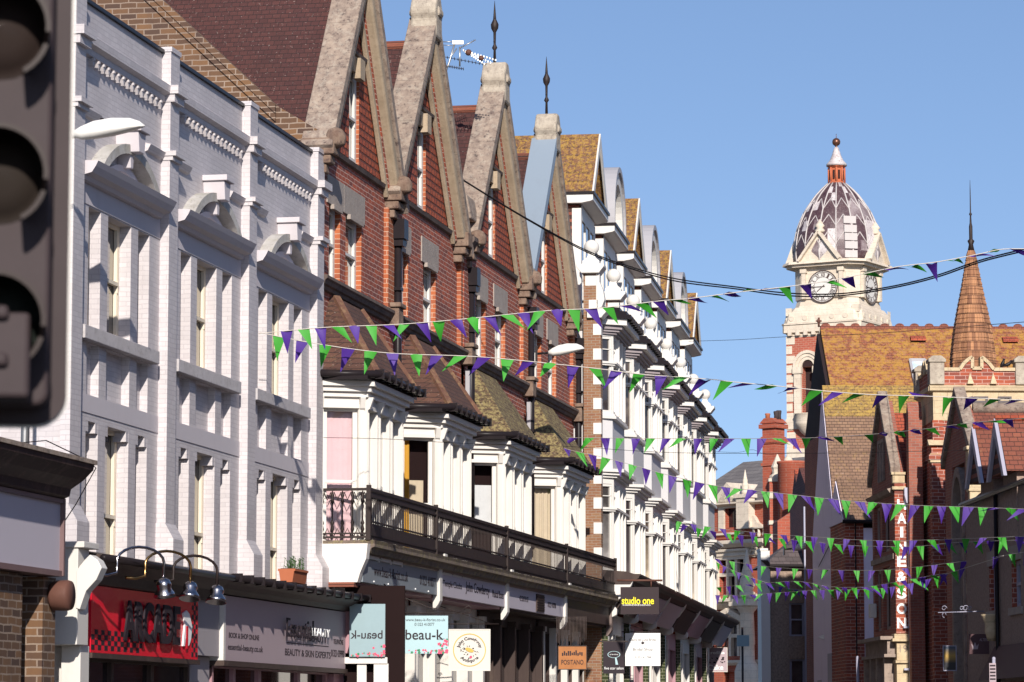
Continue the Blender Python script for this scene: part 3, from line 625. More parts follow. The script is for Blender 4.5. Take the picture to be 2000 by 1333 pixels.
# bays with hipped roofs
bays=[(14.75,15.15,18.25,'glasspink'),(21.5,21.95,25.0,'glasscream'),(28.45,28.85,32.2,'glassgrey'),(36.1,36.5,39.9,'glasscream')]
BO=.85
for bi,(b0,bc,b1,gl) in enumerate(bays):
    E2=HH[bi]
    br=b1+.42; zb,zt_=4.9,8.05
    mossy=bi>=2
    pls=[Pl((b0,0),(bc,BO)),Pl((bc,BO),(b1,BO)),Pl((b1,BO),(br,0))]
    B=MB(pls[0]); 
    holes=lambda L,n: [(L*(i+.5)/n-(L/n-.26)/2,L*(i+.5)/n+(L/n-.26)/2,zb+.1,zt_-.22,.15) for i in range(n)]
    hs=[holes(pls[0].L,1),holes(pls[1].L,3),holes(pls[2].L,1)]
    for p_,h_ in zip(pls,hs):
        B.pl=p_; B.wall(0,p_.L,zb-.3,zt_,h_)
    B.pl=ID
    bay=B.build('bay_window',M['whitewood'],E2)
    for wi,(p_,h_) in enumerate(zip(pls,hs)):
        T=MB(p_)
        for h in h_:
            T.box(h[0]-.07,h[0]-.01,0,.045,h[2],h[3]); T.box(h[1]+.01,h[1]+.07,0,.045,h[2],h[3]); T.box(h[0]-.07,h[1]+.07,0,.05,h[3]+.005,h[3]+.08)
            T.box(h[0]-.04,h[1]+.04,0,.08,h[2]-.07,h[2]-.005)
        # fluted pilaster strips and brackets at the ends
        ends=[0.06,p_.L-.06]+[ (h_[i][1]+h_[i+1][0])/2 for i in range(len(h_)-1)]
        for e in ends:
            T.box(e-.05,e+.05,0,.06,zb,zt_); T.box(e-.028,e-.012,.06,.075,zb+.1,zt_-.3); T.box(e+.012,e+.028,.06,.075,zb+.1,zt_-.3)
            T.prism([(.06,zt_-.25),(.1,zt_-.22),(.17,zt_-.02),(.17,zt_),(.06,zt_)],'u',e-.05,e+.05)
        T.build('trim',M['whitewood'],bay)
        for h in h_:
            if wi: window(E2,p_,h[0],h[1],h[2],h[3],-.15,'whitewood','glass',fr=.05); continue
            wd=window(E2,p_,h[0],h[1],h[2],h[3],-.15,'whitewood','clearglass',fr=.05)
            m_=MB(p_); m_.box(h[0]-.05,h[1]+.05,-.52,-.5,h[2]-.05,h[3]+.05); m_.box(h[0]-.07,h[0]-.06,-.5,-.2,h[2]-.05,h[3]+.05); m_.box(h[1]+.04,h[1]+.05,-.5,-.2,h[2]-.05,h[3]+.05); m_.build('dark_interior',M['dark_room'],wd)
            def cloth(x0,x1,z0,z1,mat,d=-.3,amp=.015,fr_=60):
                q=MB(p_); n=max(int((x1-x0)/.02),2); pts=[]
                for i in range(n+1):
                    x=x0+(x1-x0)*i/n; dd=d+amp*math.sin(x*fr_)+amp*.5*math.sin(x*fr_*.37+1); pts+= [(x,dd,z0),(x+.01*math.sin(x*30),dd,z1)]
                q.add(pts,[(2*i,2*i+2,2*i+3,2*i+1) for i in range(n)],0,True); q.build('curtain',M[mat],wd)
            a_,b_,c_,e_=h[:4]
            if bi==0: cloth(a_,b_,c_,e_,'cloth_pink',amp=.004)
            elif bi==1: cloth(a_,a_+(b_-a_)*.34,c_,e_,'cloth_yellow',d=-.24); cloth(a_+(b_-a_)*.25,b_-.12,c_,c_+1.95,'cloth_cream',d=-.4,amp=.003)
            elif bi==2: cloth(a_,b_,(c_+e_)/2,e_-.5,'cloth_grey',amp=.002)
            else: cloth(a_,b_,c_,e_,'cloth_cream',amp=.02)
    # cornice
    mit=[(b0-.12,0),(bc-.12,BO+.12),(b1+.1,BO+.12),(br+.12,0)]
    C=MB()
    def ring(e,z0,z1,m=0,x=C):
        q=[(b0-e,-.0),(bc-e*.75,BO+e),(b1+e*.75,BO+e),(br+e,0)]
        x.prism(q,'z',z0,z1,m)
    ring(.08,zt_,zt_+.1); ring(.16,zt_+.1,zt_+.2); ring(.24,zt_+.2,zt_+.3); C.build('bay_cornice',M['whitewood'] if bi<9 else 0,bay)
    G=MB(); e=.36; q=[(b0-e,.02,zt_+.42),(bc-e*.75,BO+e,zt_+.42),(b1+e*.75+.1,BO+e,zt_+.42),(br+e,.02,zt_+.42)]
    G.tube(q,.075,8); 
    for i in range(8):
        f=i/7; u=q[1][0]+(q[2][0]-q[1][0])*f; G.box(u-.02,u+.02,BO+e-.09,BO+e+.09,zt_+.33,zt_+.51)
    G.box(b0-.2,br+.2,0,BO+.2,zt_+.3,zt_+.37)
    G.build('gutter',M['black'],bay)
    # roof (hipped skirt)
    zr0=zt_+.44; zr1=10.12; e=.3
    base=[(b0-e,0),(bc-e*.8,BO+e),(b1+e*.8,BO+e),(br+e,0)]; top=[(b0+.95,0),(b0+1.05,.1),(b1-.35,.1),(b1-.25,0)]
    Rf=MB(); pts=[(u,o,zr0) for u,o in base]+[(u,o,zr1) for u,o in top]
    Rf.add(pts,[(0,1,5,4),(1,2,6,5),(2,3,7,6),(4,5,6,7),(0,1,2,3)])
    rf=Rf.build('bay_roof',M['tilemoss' if mossy else 'tilebay'],bay)
    if not mossy:
        [MB().bar(pts[k_],pts[k_+4],.15,.08).build('hip_tiles',M['hiptile'],rf) for k_ in (1,2)]
    else:
        H=MB(); H.prism([(0.06,zr0-.1),(.16,zr0+.2),(.16,10.0),(.06,10.0)],'u',b0-.05,b0+.25); H.build('lead_flashing',M['leadplain'],rf)
# ================= white bayed terrace (seven houses) =================
PW=5.97
def white_house(i,kind,lab):
    fr=Fac(C.pt(PW*i),C.u); E=empty('bayed_house',fr,lab,'house','white bayed houses of the terrace')
    # party pier with quoins, cap and ball
    m_=MB(); m_.box(-.28,.16,-.15,.33,.1,13.0); m_.box(-.24,.12,-.15,.22,13.0,14.28); pier=m_.build('party_pier',M['redbrick'] if i else M['stockred'],E)
    z=6.3; qs=[(-.26,.14,.0,.26,13.25,13.5),(-.25,.13,-.1,.235,13.9,14.2)]
    while z<12.9: qs.append((-.294,.05,.12,.345,z,z+.31)); z+=.69
    for q_ in (qs if i==0 else qs[:2]): MB().box(*q_).build('quoin_stone',M['whitenew'],pier)
    m_=MB(); m_.prism([(-.2,14.24),(.3,14.24),(.34,14.3),(.44,14.42),(.44,14.5),(-.34,14.5),(-.34,14.42),(-.24,14.3)],'u',-.4,.3); 
    m_.prism([(-.04,12.98),(.36,12.98),(.42,13.06),(.5,13.14),(.5,13.24),(-.04,13.24)],'u',-.4,.28)
    if i==0: m_.prism([(.2,13.24),(.36,13.3),(.44,13.5),(.4,13.75),(.3,14.0),(.3,14.24),(.2,14.24)],'u',-.26,.14)
    m_.build('pier_cap',M['whitenew'],pier,bevel=.015)
    m_=MB(); m_.lathe(-.06,.06,[(.33,14.5),(.33,14.6),(.28,14.63),(.17,14.70),(.13,14.78),(.15,14.84)],4,ph=R(45),sm=False); m_.ball(-.06,.06,15.0,.215,20); m_.build('ball_finial',M['whitenew'],pier)
    # main wall
    m_=MB(); m_.wall(.16,PW-.28,.1,13.1,()); m_.box(.0,PW-.1,-9,-.02,.1,13.0); m_.build('wall',M['whitestucco'],E)
    # bay
    BO=.55; b0,bc,b1,br=.5,1.0,4.35,4.85
    def pl3(e): return [Pl((b0-e*.6,0),(bc-e*.4,BO+e)),Pl((bc-e*.4,BO+e),(b1+e*.4,BO+e)),Pl((b1+e*.4,BO+e),(br+e*.6,0))]
    def ring(mb,e,z0,z1,m=0): mb.prism([(b0-e*.6,0),(bc-e*.4,BO+e),(b1+e*.4,BO+e),(br+e*.6,0)],'z',z0,z1,m)
    B=MB(); ring(B,0,5.6,6.05); ring(B,0,8.45,8.62); ring(B,0,12.6,12.72)
    B.build('bay_wall',M['whitenew'],E)
    B=MB(); ring(B,-.03,8.86,10.28); B.build('bay_apron',M['whitestucco'],E)
    P=pl3(0)
    for (z0,z1,zt1) in ((6.05,8.45,7.78),(10.42,12.6,11.88)):
        f=MB()
        ring(f,.10,zt1-.05,zt1+.01); ring(f,.05,zt1-.1,zt1-.05)
        for pi_,p_ in enumerate(P):
            n=1 if pi_!=1 else 4
            f.pl=p_
            W=p_.L/n
            for j in range(n+1):
                t_=j*W; a=max(t_-.07,0); c=min(t_+.07,p_.L); f.box(a,c,-.12,.0,z0,z1); 
                if 0<j<n: f.box(t_-.05,t_+.05,0,.09,z0,z1-.0)
            for j in range(n):
                a,c=j*W+.07,(j+1)*W-.07
                f.box(a,c,-.11,-.02,z0,z0+.1); f.box(a,c,-.11,-.02,z1-.07,z1)
                f.box(a,a+.045,-.10,-.03,z0,z1); f.box(c-.045,c,-.10,-.03,z0,z1)
                f.box(a,c,-.10,-.03,(zt1+z1)/2-.012,(zt1+z1)/2+.012); f.box((a+c)/2-.012,(a+c)/2+.012,-.10,-.03,zt1+.02,z1-.06)
        f.pl=ID
        fr_=f.build('bay_window',M['whitenew'],E)
        for pi_,p_ in enumerate(P):
            g=MB(p_); g.poly([(.05,-.085,z0),(p_.L-.05,-.085,z0),(p_.L-.05,-.085,z1),(.05,-.085,z1)])
            gm=['glassgrey','glass','glass'][pi_]
            if pi_==0: gm=['glassgrey','glass','glasscream','glass','glassgrey','glasscream','glassgrey'][(i+(z0>9))%7]
            g.build('pane',M[gm],fr_)
    s=MB(); ring(s,.08,10.28,10.36); ring(s,.04,10.36,10.42); s.build('bay_sill',M['whitenew'],E)
    s=MB(); ring(s,.10,8.62,8.69); ring(s,.2,8.69,8.77); ring(s,.3,8.77,8.86); s.build('bay_cornice',M['whitenew'],E)
    s=MB(); ring(s,.10,12.66,12.72); ring(s,.18,12.72,12.79); ring(s,.26,12.79,12.9); s.build('eaves_moulding',M['shadedwhite'],E); s=MB(); ring(s,.4,12.9,13.08); s.build('eaves_cornice',M['whitenew'],E)
    s=MB(); ring(s,.52,13.08,13.2); ring(s,.4,13.2,13.3); ring(s,.2,13.3,13.42)
    for j in range(7): u=bc+.1+j*.52; s.box(u,u+.05,BO+.3,BO+.56,13.02,13.16)
    s.build('bay_gutter',M['black'],E)
    # attic storey and dormer
    ao=-.42; a0,a1=1.1,4.75; ac=(a0+a1)/2
    m_=MB(); m_.box(a0,a1,-3,ao,13.1,16.41); m_.build('attic_wall',M['tiledred'],E)
    m_=MB(); m_.wall(a0+.12,a1-.12,13.3,16.4,[(a0+.3+j*1.08,a0+1.18+j*1.08,13.5,16.0,.12) for j in range(3)],d=ao+.05)
    m_.box(a0-.02,a0+.12,ao-.2,ao+.06,13.3,16.3); m_.box(a1-.12,a1+.02,ao-.2,ao+.06,13.3,16.3)
    at_=m_.build('attic_window',M['whitenew'],E)
    g=MB(); g.poly([(a0+.2,ao+.02,13.4),(a1-.2,ao+.02,13.4),(a1-.2,ao+.02,16.1),(a0+.2,ao+.02,16.1)]); g.build('pane',M['glass'],at_)
    m_=MB(); m_.prism([(-2.6,16.42),(ao+.1,16.42),(ao+.36,16.47),(ao+.42,16.5),(ao+.42,16.66),(-2.6,16.66)],'u',a0-.26,a1+.26)
    m_.build('attic_cornice',M['whitenew'],E)
    m_=MB(); m_.box(a0-.3,a1+.3,-2.5,ao+.47,16.66,16.74); m_.build('attic_gutter',M['black'],E)
    if kind=='pointed':
        hw=1.95; zr=18.75
        m_=MB(); m_.prism([(ac-hw,16.74),(ac,zr),(ac+hw,16.74),(ac+hw-.12,16.74),(ac,zr-.15),(ac-hw+.12,16.74)],'o',-5.5,ao+.38); m_.build('dormer_roof',M['tileyellow'],E)
        m_=MB(); m_.prism([(ac-hw+.16,16.74),(ac,zr-.2),(ac+hw-.16,16.74)],'o',-5.4,ao); m_.build('dormer_gable',M['whitenew'],E)
        m_=MB()
        m_.prism([(ac-hw-.02,16.741),(ac,zr+.0),(ac+hw+.02,16.741),(ac+hw-.32,16.741),(ac,zr-.38),(ac-hw+.32,16.741)],'o',ao+.382,ao+.43); m_.build('bargeboard',M['whitewood'],E)
    else:
        rx=1.75; rz=2.0; N=20
        out=[(ac+rx*math.cos(math.pi*k/N),16.95+(rz-.2)*math.sin(math.pi*k/N)) for k in range(N+1)]
        inn=[(ac+(rx-.14)*math.cos(math.pi*k/N),16.95+(rz-.36)*math.sin(math.pi*k/N)) for k in range(N+1)]
        m_=MB()
        prof=[(ac+rx,16.741)]+out+[(ac-rx,16.741),(ac-rx+.14,16.741)]+inn[::-1]+[(ac+rx-.14,16.741)]
        n_=len(out)+1
        a_=[(ac+rx,16.741)]+out+[(ac-rx,16.741)]; b_=[(ac+rx-.14,16.741)]+inn+[(ac-rx+.14,16.741)]
        for k in range(len(a_)-1): m_.prism([a_[k],a_[k+1],b_[k+1],b_[k]],'o',-5.5,ao+.4,caps=True)
        m_.build('dormer_roof',M['leadplain'],E)
        m_=MB(); a2=[(ac+(rx-.14)*1.0,16.741)]+inn+[(ac-rx+.14,16.741)]; 
        c2=[(ac+(x-ac)*.78,16.741+(z-16.741)*.8) for x,z in a2]
        for k in range(len(a2)-1): m_.prism([a2[k],a2[k+1],c2[k+1],c2[k]],'o',ao,ao+.33)
        m_.build('arched_frame',M['whitenew'],E)
        g=MB(); g.poly([(x,ao+.02,z) for x,z in c2]); g.prism([(x,z) for x,z in a2],'o',-3,ao-.01); g.build('dormer_front',M['whitenew'],E)
    # mansard
    m_=MB(); m_.prism([(-.5,13.05),(-1.6,16.2),(-5,17.6),(-9,13.05)],'u',.17,PW-.28); m_.build('main_roof',M['tiledred'],E)
    return E
C=Fac(A.pt(43.4,.45),vdir(1878))
WL=['white bayed house nearest the camera, with quoined pier and lichen covered pointed dormer',
'white bayed house with the nearest round lead dormer, second house of the white terrace',
'white bayed house with pointed dormer between the two nearest round lead dormers',
'white bayed house with round lead dormer in the middle of the white terrace',
'white bayed house with pointed dormer, third from the far end of the terrace',
'white bayed house with the farthest round lead dormer of the white terrace',
'last white bayed house at the far end, next to the town hall block']
for i in range(7): white_house(i,'pointed' if i%2==0 else 'round',WL[i])
# end pier
fr=Fac(C.pt(PW*7),C.u); E=empty('end_pier',fr,'pier with white quoins and ball finial closing the far end of the white terrace','pier')
m_=MB(); m_.box(-.28,.16,-9,.33,.1,13.0); m_.box(-.24,.12,-.15,.22,13.0,14.28); m_.build('shaft',M['redbrick'],E)
m_=MB(); m_.prism([(-.2,14.24),(.3,14.24),(.34,14.3),(.44,14.42),(.44,14.5),(-.34,14.5),(-.34,14.42),(-.24,14.3)],'u',-.4,.3); m_.build('pier_cap',M['whitenew'],E)
m_=MB(); m_.lathe(-.06,.06,[(.33,14.5),(.33,14.6),(.28,14.63),(.17,14.70),(.13,14.78),(.15,14.84)],4,ph=R(45),sm=False); m_.ball(-.06,.06,15.0,.215,20); m_.build('ball_finial',M['whitenew'],E)
# ================= shopfronts under the painted brick building =================
M['red']=plain('glossy_red_sign',(.72,.012,.035),.25,0,.05)
M['mauve']=plain('pinkish_grey_sign',(.40,.32,.35),.45,0,.06)
M['mauvepaint']=plain('dusty_pink_paint',(.42,.24,.27),.5)
M['greywood']=paint('weathered_grey_board',(.34,.31,.33),.7,.35,(.15,.13,.12))
M['paleboard']=paint('pale_grey_fascia',(.50,.46,.52),.5,.2,(.25,.22,.25))
def fplane(o,skew=0): return Pl((0,o),(1,o))
# arcade
E=empty('arcade_shopfront',A,'red arcade shopfront with black letters, chequered edge and white end panel','shopfront')
PO=fplane(.60)
m_=MB(PO); m_.box(-.72,4.78,-.5,0,2.78,3.76,0); m_.build('sign_board',M['red'],E)
m_=MB(PO)
for i in range(16):
    for j in range(4):
        if (i+j)%2==0: u=-.70+i*.155; m_.box(u,u+.155,0,.003,2.82+j*.075,2.895+j*.075)
for i in range(3):
    for j in range(12):
        if (i+j)%2==0: u=4.42+i*.11; m_.box(u,u+.11,0,.003,2.82+j*.075,2.895+j*.075)
m_.build('chequer_pattern',M['txt_dark'],E)
text(E,'ARCADE',M['txt_dark'],2.1,3.29,.62,2.9,PO,.05,ext=.03,bold=.03)
m_=MB(PO); m_.prism([(3.86,2.98),(3.95,3.32),(3.86,3.5),(4.05,3.55),(4.2,3.5),(4.36,3.3),(4.3,3.1),(4.2,3.0),(4.12,2.98),(4.1,3.15),(4.0,3.1),(3.96,2.98)],'o',.003,.03); m_.build('sign_emblem',M['txt_white'],E)
m_=MB(PO); m_.box(4.01,4.12,.031,.036,2.94,3.3); m_.build('emblem_stripe',M['red'],E)
m_=MB(); m_.prism([(.55,3.76),(.66,3.78),(.72,3.92),(.86,4.02),(.95,4.1),(.95,4.17),(.3,4.3),(.0,4.32),(.0,3.76)],'u',-1.3,5.5); m_.build('cornice',M['darkwood'],E)
m_=MB(); m_.tube([(-1.32,.97,4.13),(5.52,.97,4.13)],.055,8); m_.build('gutter',M['black'],E)
m_=MB(); m_.box(-1.95,-1.45,-.3,.80,2.86,4.24); m_.box(-1.99,-1.30,-.35,.90,4.241,4.33); m_.box(-1.6,-1.2,.45,.74,.1,2.859); m_.box(-1.44,-1.0,-.3,.56,.1,4.24)
m_.build('end_panel',M['whitewood'],E,bevel=.01)
m_=MB(); m_.prism([(.78,3.38),(.84,3.36),(.88,3.48),(.93,3.62),(1.08,3.78),(1.16,3.95),(1.10,4.06),(.98,4.14),(.90,4.06),(.83,3.98),(.78,3.9)],'u',-1.97,-1.7); m_.prism([(.0,4.28),(.50,4.28),(.501,3.0),(.0,3.0)],'u',-1.28,-1.08); m_.build('scroll_console',M['whitenew'],E,bevel=.01)
m_=MB(PO); m_.box(-.76,4.8,-.3,.04,2.70,2.775); m_.build('sign_ledge',M['darkwood'],E)
m_=MB(); m_.box(4.84,6.2,.0,.55,2.86,4.05); m_.build('pilaster_board',M['greywood'],E); 
m_=MB(); m_.box(5.0,6.1,.0,.42,.1,2.855); m_.build('pilaster_base',M['greywood'],E,bevel=.02)
m_=MB(); m_.wall(-1.0,5.0,.5,2.7,[(-.9,.9,.9,2.66,.1),(1.0,2.9,.9,2.66,.1),(3.05,4.9,.3,2.66,.1)],d=.4); sf=m_.build('window_frame',M['darkwood'],E)
for a,c in ((-.9,.9),(1.0,2.9),(3.05,4.9)):
    g=MB(); g.poly([(a,.33,.5),(c,.33,.5),(c,.33,2.66),(a,.33,2.66)]); g.build('pane',M['glassdk'],sf)
# beauty shop
E=empty('beauty_shopfront',A,'pinkish grey beauty shopfront sign beneath the terracotta flower box','shopfront')
m_=MB(PO); m_.box(6.35,14.72,-.5,0,2.80,3.88,0); m_.box(6.22,6.34,-.5,.02,2.80,3.88,1); m_.build('sign_board',[M['mauve'],M['whitenew']],E)
text(E,'BOOK & SHOP ONLINE',M['txt_dark'],7.55,3.23,.085,1.9,PO,.002)
text(E,'essential-beauty.co.uk',M['txt_dark'],7.65,3.02,.13,2.2,PO,.002)
text(E,'Essential',M['txt_dark'],11.05,3.46,.34,1.9,PO,.06,ext=.02)
text(E,'BEAUTY',M['txt_white'],12.55,3.43,.15,1.35,PO,.06,ext=.02)
text(E,'BEAUTY',M['txt_dark'],12.6,3.33,.15,1.35,PO,.001,ext=.003)
text(E,'BEAUTY & SKIN EXPERTS',M['txt_dark'],11.9,3.03,.12,3.3,PO,.002)
text(E,'TELEPHONE',M['txt_dark'],14.15,3.30,.09,.75,PO,.002)
text(E,'01323 439990',M['txt_dark'],14.1,3.08,.13,1.0,PO,.002)
m_=MB(PO); m_.box(10.4,13.4,0,.004,3.185,3.2); m_.build('rule_line',M['txt_dark'],E)
m_=MB(); m_.prism([(.55,3.9),(.64,3.9),(.7,3.98),(.84,4.05),(.93,4.12),(.93,4.2),(.3,4.3),(.0,4.32),(.0,3.9)],'u',5.55,15.1); m_.build('cornice',M['darkwood'],E)
m_=MB(); m_.tube([(5.5,.96,4.15),(15.3,.98,4.15)],.055,8)
for i in range(14): u=5.8+i*.7; m_.box(u,u+.04,.88,1.05,4.08,4.22)
m_.build('gutter',M['black'],E)
m_=MB(PO); m_.box(6.2,14.75,-.3,.04,2.71,2.795); m_.build('sign_ledge',M['darkwood'],E)
m_=MB(); m_.prism([(.3,3.9),(.85,3.9),(.86,3.75),(.8,3.5),(.68,3.3),(.62,3.1),(.3,3.1)],'u',14.76,15.0); m_.prism([(.2,2.7),(.5,2.7),(.5,.1),(.2,.1)],'u',14.2,15.0); m_.build('pink_console',M['mauvepaint'],E)
m_=MB(); m_.lathe(0,0,[(.09,0),(.11,.02),(.11,.05),(.05,.07)],12); 
o=m_.build('round_lamp',M['whitenew'],E); x,y,z=14.74,.95,3.72; o.location=(x,-y,z); o.rotation_euler=(0,R(-90),0)
m_=MB(); m_.wall(6.3,14.2,.3,2.71,[(6.4,7.6,.4,2.68,.1),(7.75,9.2,.8,2.68,.1),(9.4,11.9,.8,2.68,.1),(12.1,14.0,.8,2.68,.1)],d=.4); sf=m_.build('window_frame',M['mauvepaint'],E)
for a,c in ((6.4,7.6),(7.75,9.2),(9.4,11.9),(12.1,14.0)):
    g=MB(); g.poly([(a,.33,.4),(c,.33,.4),(c,.33,2.68),(a,.33,2.68)]); g.build('pane',M['glassdk'],sf)
# roof sheet above shopfronts
# swan neck lamps
def swan(i,px,py,mat):
    u,_=A.hit(px,py,1.55); E=empty('swan_neck_lamp',A,['polished swan neck lamp nearest the camera over the red arcade sign','middle swan neck lamp with brass neck over the arcade sign','swan neck lamp with brown neck nearest the pinkish grey sign'][i],'lamp','swan neck lamps over the arcade sign',u=u)
    z=A.hit(px,py,1.55)[1]
    m_=MB(); m_.tube([(-1.0,.85,z+.1),(-.85,.95,z+.09),(-.7,1.05,z+.13)]+[(-.35+.35*math.cos(R(a_)),1.3+.25*math.cos(R(a_)),z+.3+.22*math.sin(R(a_))) for a_ in range(190,-1,-19)]+[(.0,1.55,z+.08)],.022,8); m_.build('swan_neck',M[mat],E)
    m_=MB(); m_.lathe(0,0,[(.03,.08),(.085,.05),(.115,-.02),(.10,-.07),(.145,-.14),(.165,-.2),(.155,-.2),(.09,-.09)],24)
    o=m_.build('lamp_shade',M['chrome'],E); o.location=(0,-1.55,z+.0); o.rotation_euler=(0,R([-14,16,14][i]),0)
swan(0,320,1140,'chrome'); swan(1,372,1146,'brass'); swan(2,424,1153,'iron')
# flower box
u,z=A.hit(537,1132,.55); E=empty('flower_box',A,'terracotta flower box with sparse plants on the shopfront ledge','planter',u=10.5,o=.55)
m_=MB(); m_.prism([(-.11,4.28),(.11,4.28),(.14,4.48),(.16,4.48),(.16,4.52),(-.16,4.52),(-.16,4.48),(-.14,4.48)],'u',0,.95); m_.box(.04,.91,-.12,.12,4.521,4.53,1); m_.build('pot',[M['terra_pink'],M['soil']],E)
m_=MB(); rr=random.Random(3)
for i in range(60):
    u=rr.uniform(.1,.9); o=rr.uniform(-.1,.1); h=rr.uniform(.05,.24); a=rr.uniform(0,6.28); 
    m_.tube([(u,o,4.5),(u+.03*math.cos(a),o+.03*math.sin(a),4.5+h)],.004,4)
    cx_,co_,cz=u+.03*math.cos(a),o+.03*math.sin(a),4.5+h; s_=rr.uniform(.02,.04); m_.poly([(cx_-s_,co_,cz),(cx_,co_-s_,cz+s_),(cx_+s_,co_,cz+.01),(cx_,co_+s_,cz-s_*.5)])
m_.build('plants',M['leaf'],E)

# ================= left corner shop =================
E=empty('corner_shop',A,'corner shop at the left edge with dark deep cornice, grey fascia and brick piers','shop',u=0)
m_=MB(); 
m_.prism([(.90,4.86),(1.0,4.9),(1.02,5.0),(1.2,5.12),(1.34,5.26),(1.36,5.36),(.6,5.46),(-.3,5.48),(-.3,4.86)],'u',-14,-2.96); m_.build('cornice',M['grimy'],E)
m_=MB(); m_.box(-14,-2.9,-.3,1.38,5.34,5.40); m_.build('cornice_flashing',M['coping'],E)
m_=MB(); m_.box(-14,-3.0,.2,.88,3.86,4.86); m_.build('fascia_panel',M['paleboard'],E)
m_=MB(); m_.box(-14,-2.95,.6,.92,3.78,3.86); m_.box(-3.0,-2.94,.2,.94,3.79,4.87); m_.box(-14,-3.0,.88,.93,4.80,4.859); m_.build('fascia_frame',M['brownframe'],E)
m_=MB(); m_.box(-3.3,-2.76,.3,.75,.1,3.77); m_.box(-6.1,-4.15,.3,.75,.1,3.77); m_.box(-14,-6.5,-.4,.2,.1,3.78); m_.build('brick_pier',M['stockbrick'],E)
m_=MB(); m_.box(-14,-3.3,-.6,-.45,.1,3.78); m_.build('recess_wall',M['darkwood'],E)
m_=MB(); m_.box(-14,-2.6,-3,-.35,.1,5.3); m_.build('rear_body',M['stockbrick'],E)
m_=MB(); m_.lathe(0,0,[(.17,0),(.21,.05),(.215,.24),(.20,.29),(.02,.291)],28)
o=m_.build('round_vent',M['rust'],E); o.location=(-2.95,-.751,3.52); o.rotation_euler=(R(90),0,0)
rod(E,'black_cable',[(-4.6,.6,5.5),(-4.0,1.0,5.6),(-3.2,1.3,5.4),(-2.9,1.36,5.3),(-2.7,1.0,4.8),(-2.2,.5,4.35)],.008,'black',6)
m_=MB(); m_.box(-4.6,-3.1,-.2,.4,5.41,5.52); m_.build('roof_upstand',M['coping'],E)

# ================= street lamp standing behind the traffic signal =================
def lamp_head(mb,L=1.0):
    N=12; ring=[]
    pts=[];fs=[]
    for k,(x,w,zt,zb) in enumerate([(0,.05,.04,-.05),(.12*L,.1,.10,-.10),(.3*L,.16,.16,-.11),(.55*L,.18,.18,-.09),(.8*L,.16,.15,-.05),(.93*L,.1,.09,-.02),(1.0*L,.03,.02,.0)]):
        for j in range(N):
            a=2*math.pi*j/N; s=math.sin(a); pts.append((x,w*math.cos(a),(zt if s>0 else -zb)*s))
    for k in range(6):
        for j in range(N): fs.append((k*N+j,k*N+(j+1)%N,(k+1)*N+(j+1)%N,(k+1)*N+j))
    fs.append(tuple(range(N))); fs.append(tuple(6*N+j for j in range(N)))
    mb.add(pts,fs,0,True)
def street_lamp(px,py,Y,L,polepx,lab,mount,zbase=0):
    x,y,z=at(px,py,Y); E=wempty('street_lamp',(x,y,0),lab,'street lamp','white street lamps')
    m_=MB(); lamp_head(m_,L); h=m_.build('lamp_head',M['whitemetal'],E); h.location=(0,0,z); h.rotation_euler=(0,R(-6),0)
    m_=MB(); m_.ball(.42*L,0,.16,.035,10); c=m_.build('photocell',M['black'],E); c.location=(0,0,z); c.rotation_euler=(0,R(-6),0)
    m_=MB(); m_.box(.08*L,.98*L,-.1,.1,-.075,-.055); 
    xp=at(polepx,py,Y)[0]-x
    a=MB(); 
    if mount=='pole':
        a.tube([(xp,0,.02),(xp,0,3),(xp,0,z-.6),(xp+.1,0,z-.3),(xp+.3,0,z-.12),(.05,0,z-.02)],[.1,.09,.06,.05,.04,.035],10)
    else: a.tube([(xp,0,z-.03),(.05,0,z-.0)],.03,8); a.box(xp-.06,xp,-.12,.12,z-.25,z+.15)
    a.build('lamp_arm' if mount!='pole' else 'lamp_post',M['steel'] if mount=='pole' else M['black'],E)
    return E
street_lamp(142,262,47.5,1.05,60,'white street lamp head beside the traffic signal, in front of the painted brick wall','pole')
street_lamp(1071,689,82.0,.9,1050,'white street lamp head on a black wall arm against the red gabled houses','wall')
street_lamp(1546,1072,128.0,.95,1533,'small distant white street lamp head above the dark hipped roof on the right','wall')

# ================= traffic signal, close to the camera =================
x,y,_=at(-150,700,7.2); RZ=R(8)
E=wempty('traffic_signal',(x,y,0),'dark blurred traffic signal with hooded round lenses and white edged board at the left edge','traffic light',rz=RZ)
def zat(py,Y=7.2): return at(0,py,Y)[2]
wr=(at(137,700,7.25)[0]-x)/math.cos(RZ)-.006
zb=zat(828); zt=zat(-330)
def rr(x0,x1,z0,z1,r,n=8):
    P=[]
    for cx,cz,a0 in ((x1-r,z0+r,-90),(x1-r,z1-r,0),(x0+r,z1-r,90),(x0+r,z0+r,180)):
        for k in range(n+1): a=R(a0+90*k/n); P.append((cx+r*math.cos(a),cz+r*math.sin(a)))
    return P
m_=MB(); m_.prism(rr(-wr,wr,zb,zt,.07),'o',-.012,0); bd=m_.build('backing_board',M['signalblack'],E)
m_=MB(); a_=rr(-wr-.006,wr+.006,zb-.006,zt+.006,.076); b_=rr(-wr+.012,wr-.012,zb+.012,zt-.012,.06); n_=len(a_)
for k in range(n_): m_.prism([a_[k],a_[(k+1)%n_],b_[(k+1)%n_],b_[k]],'o',-.018,-.0125)
m_.build('white_border',M['whitenew'],bd)
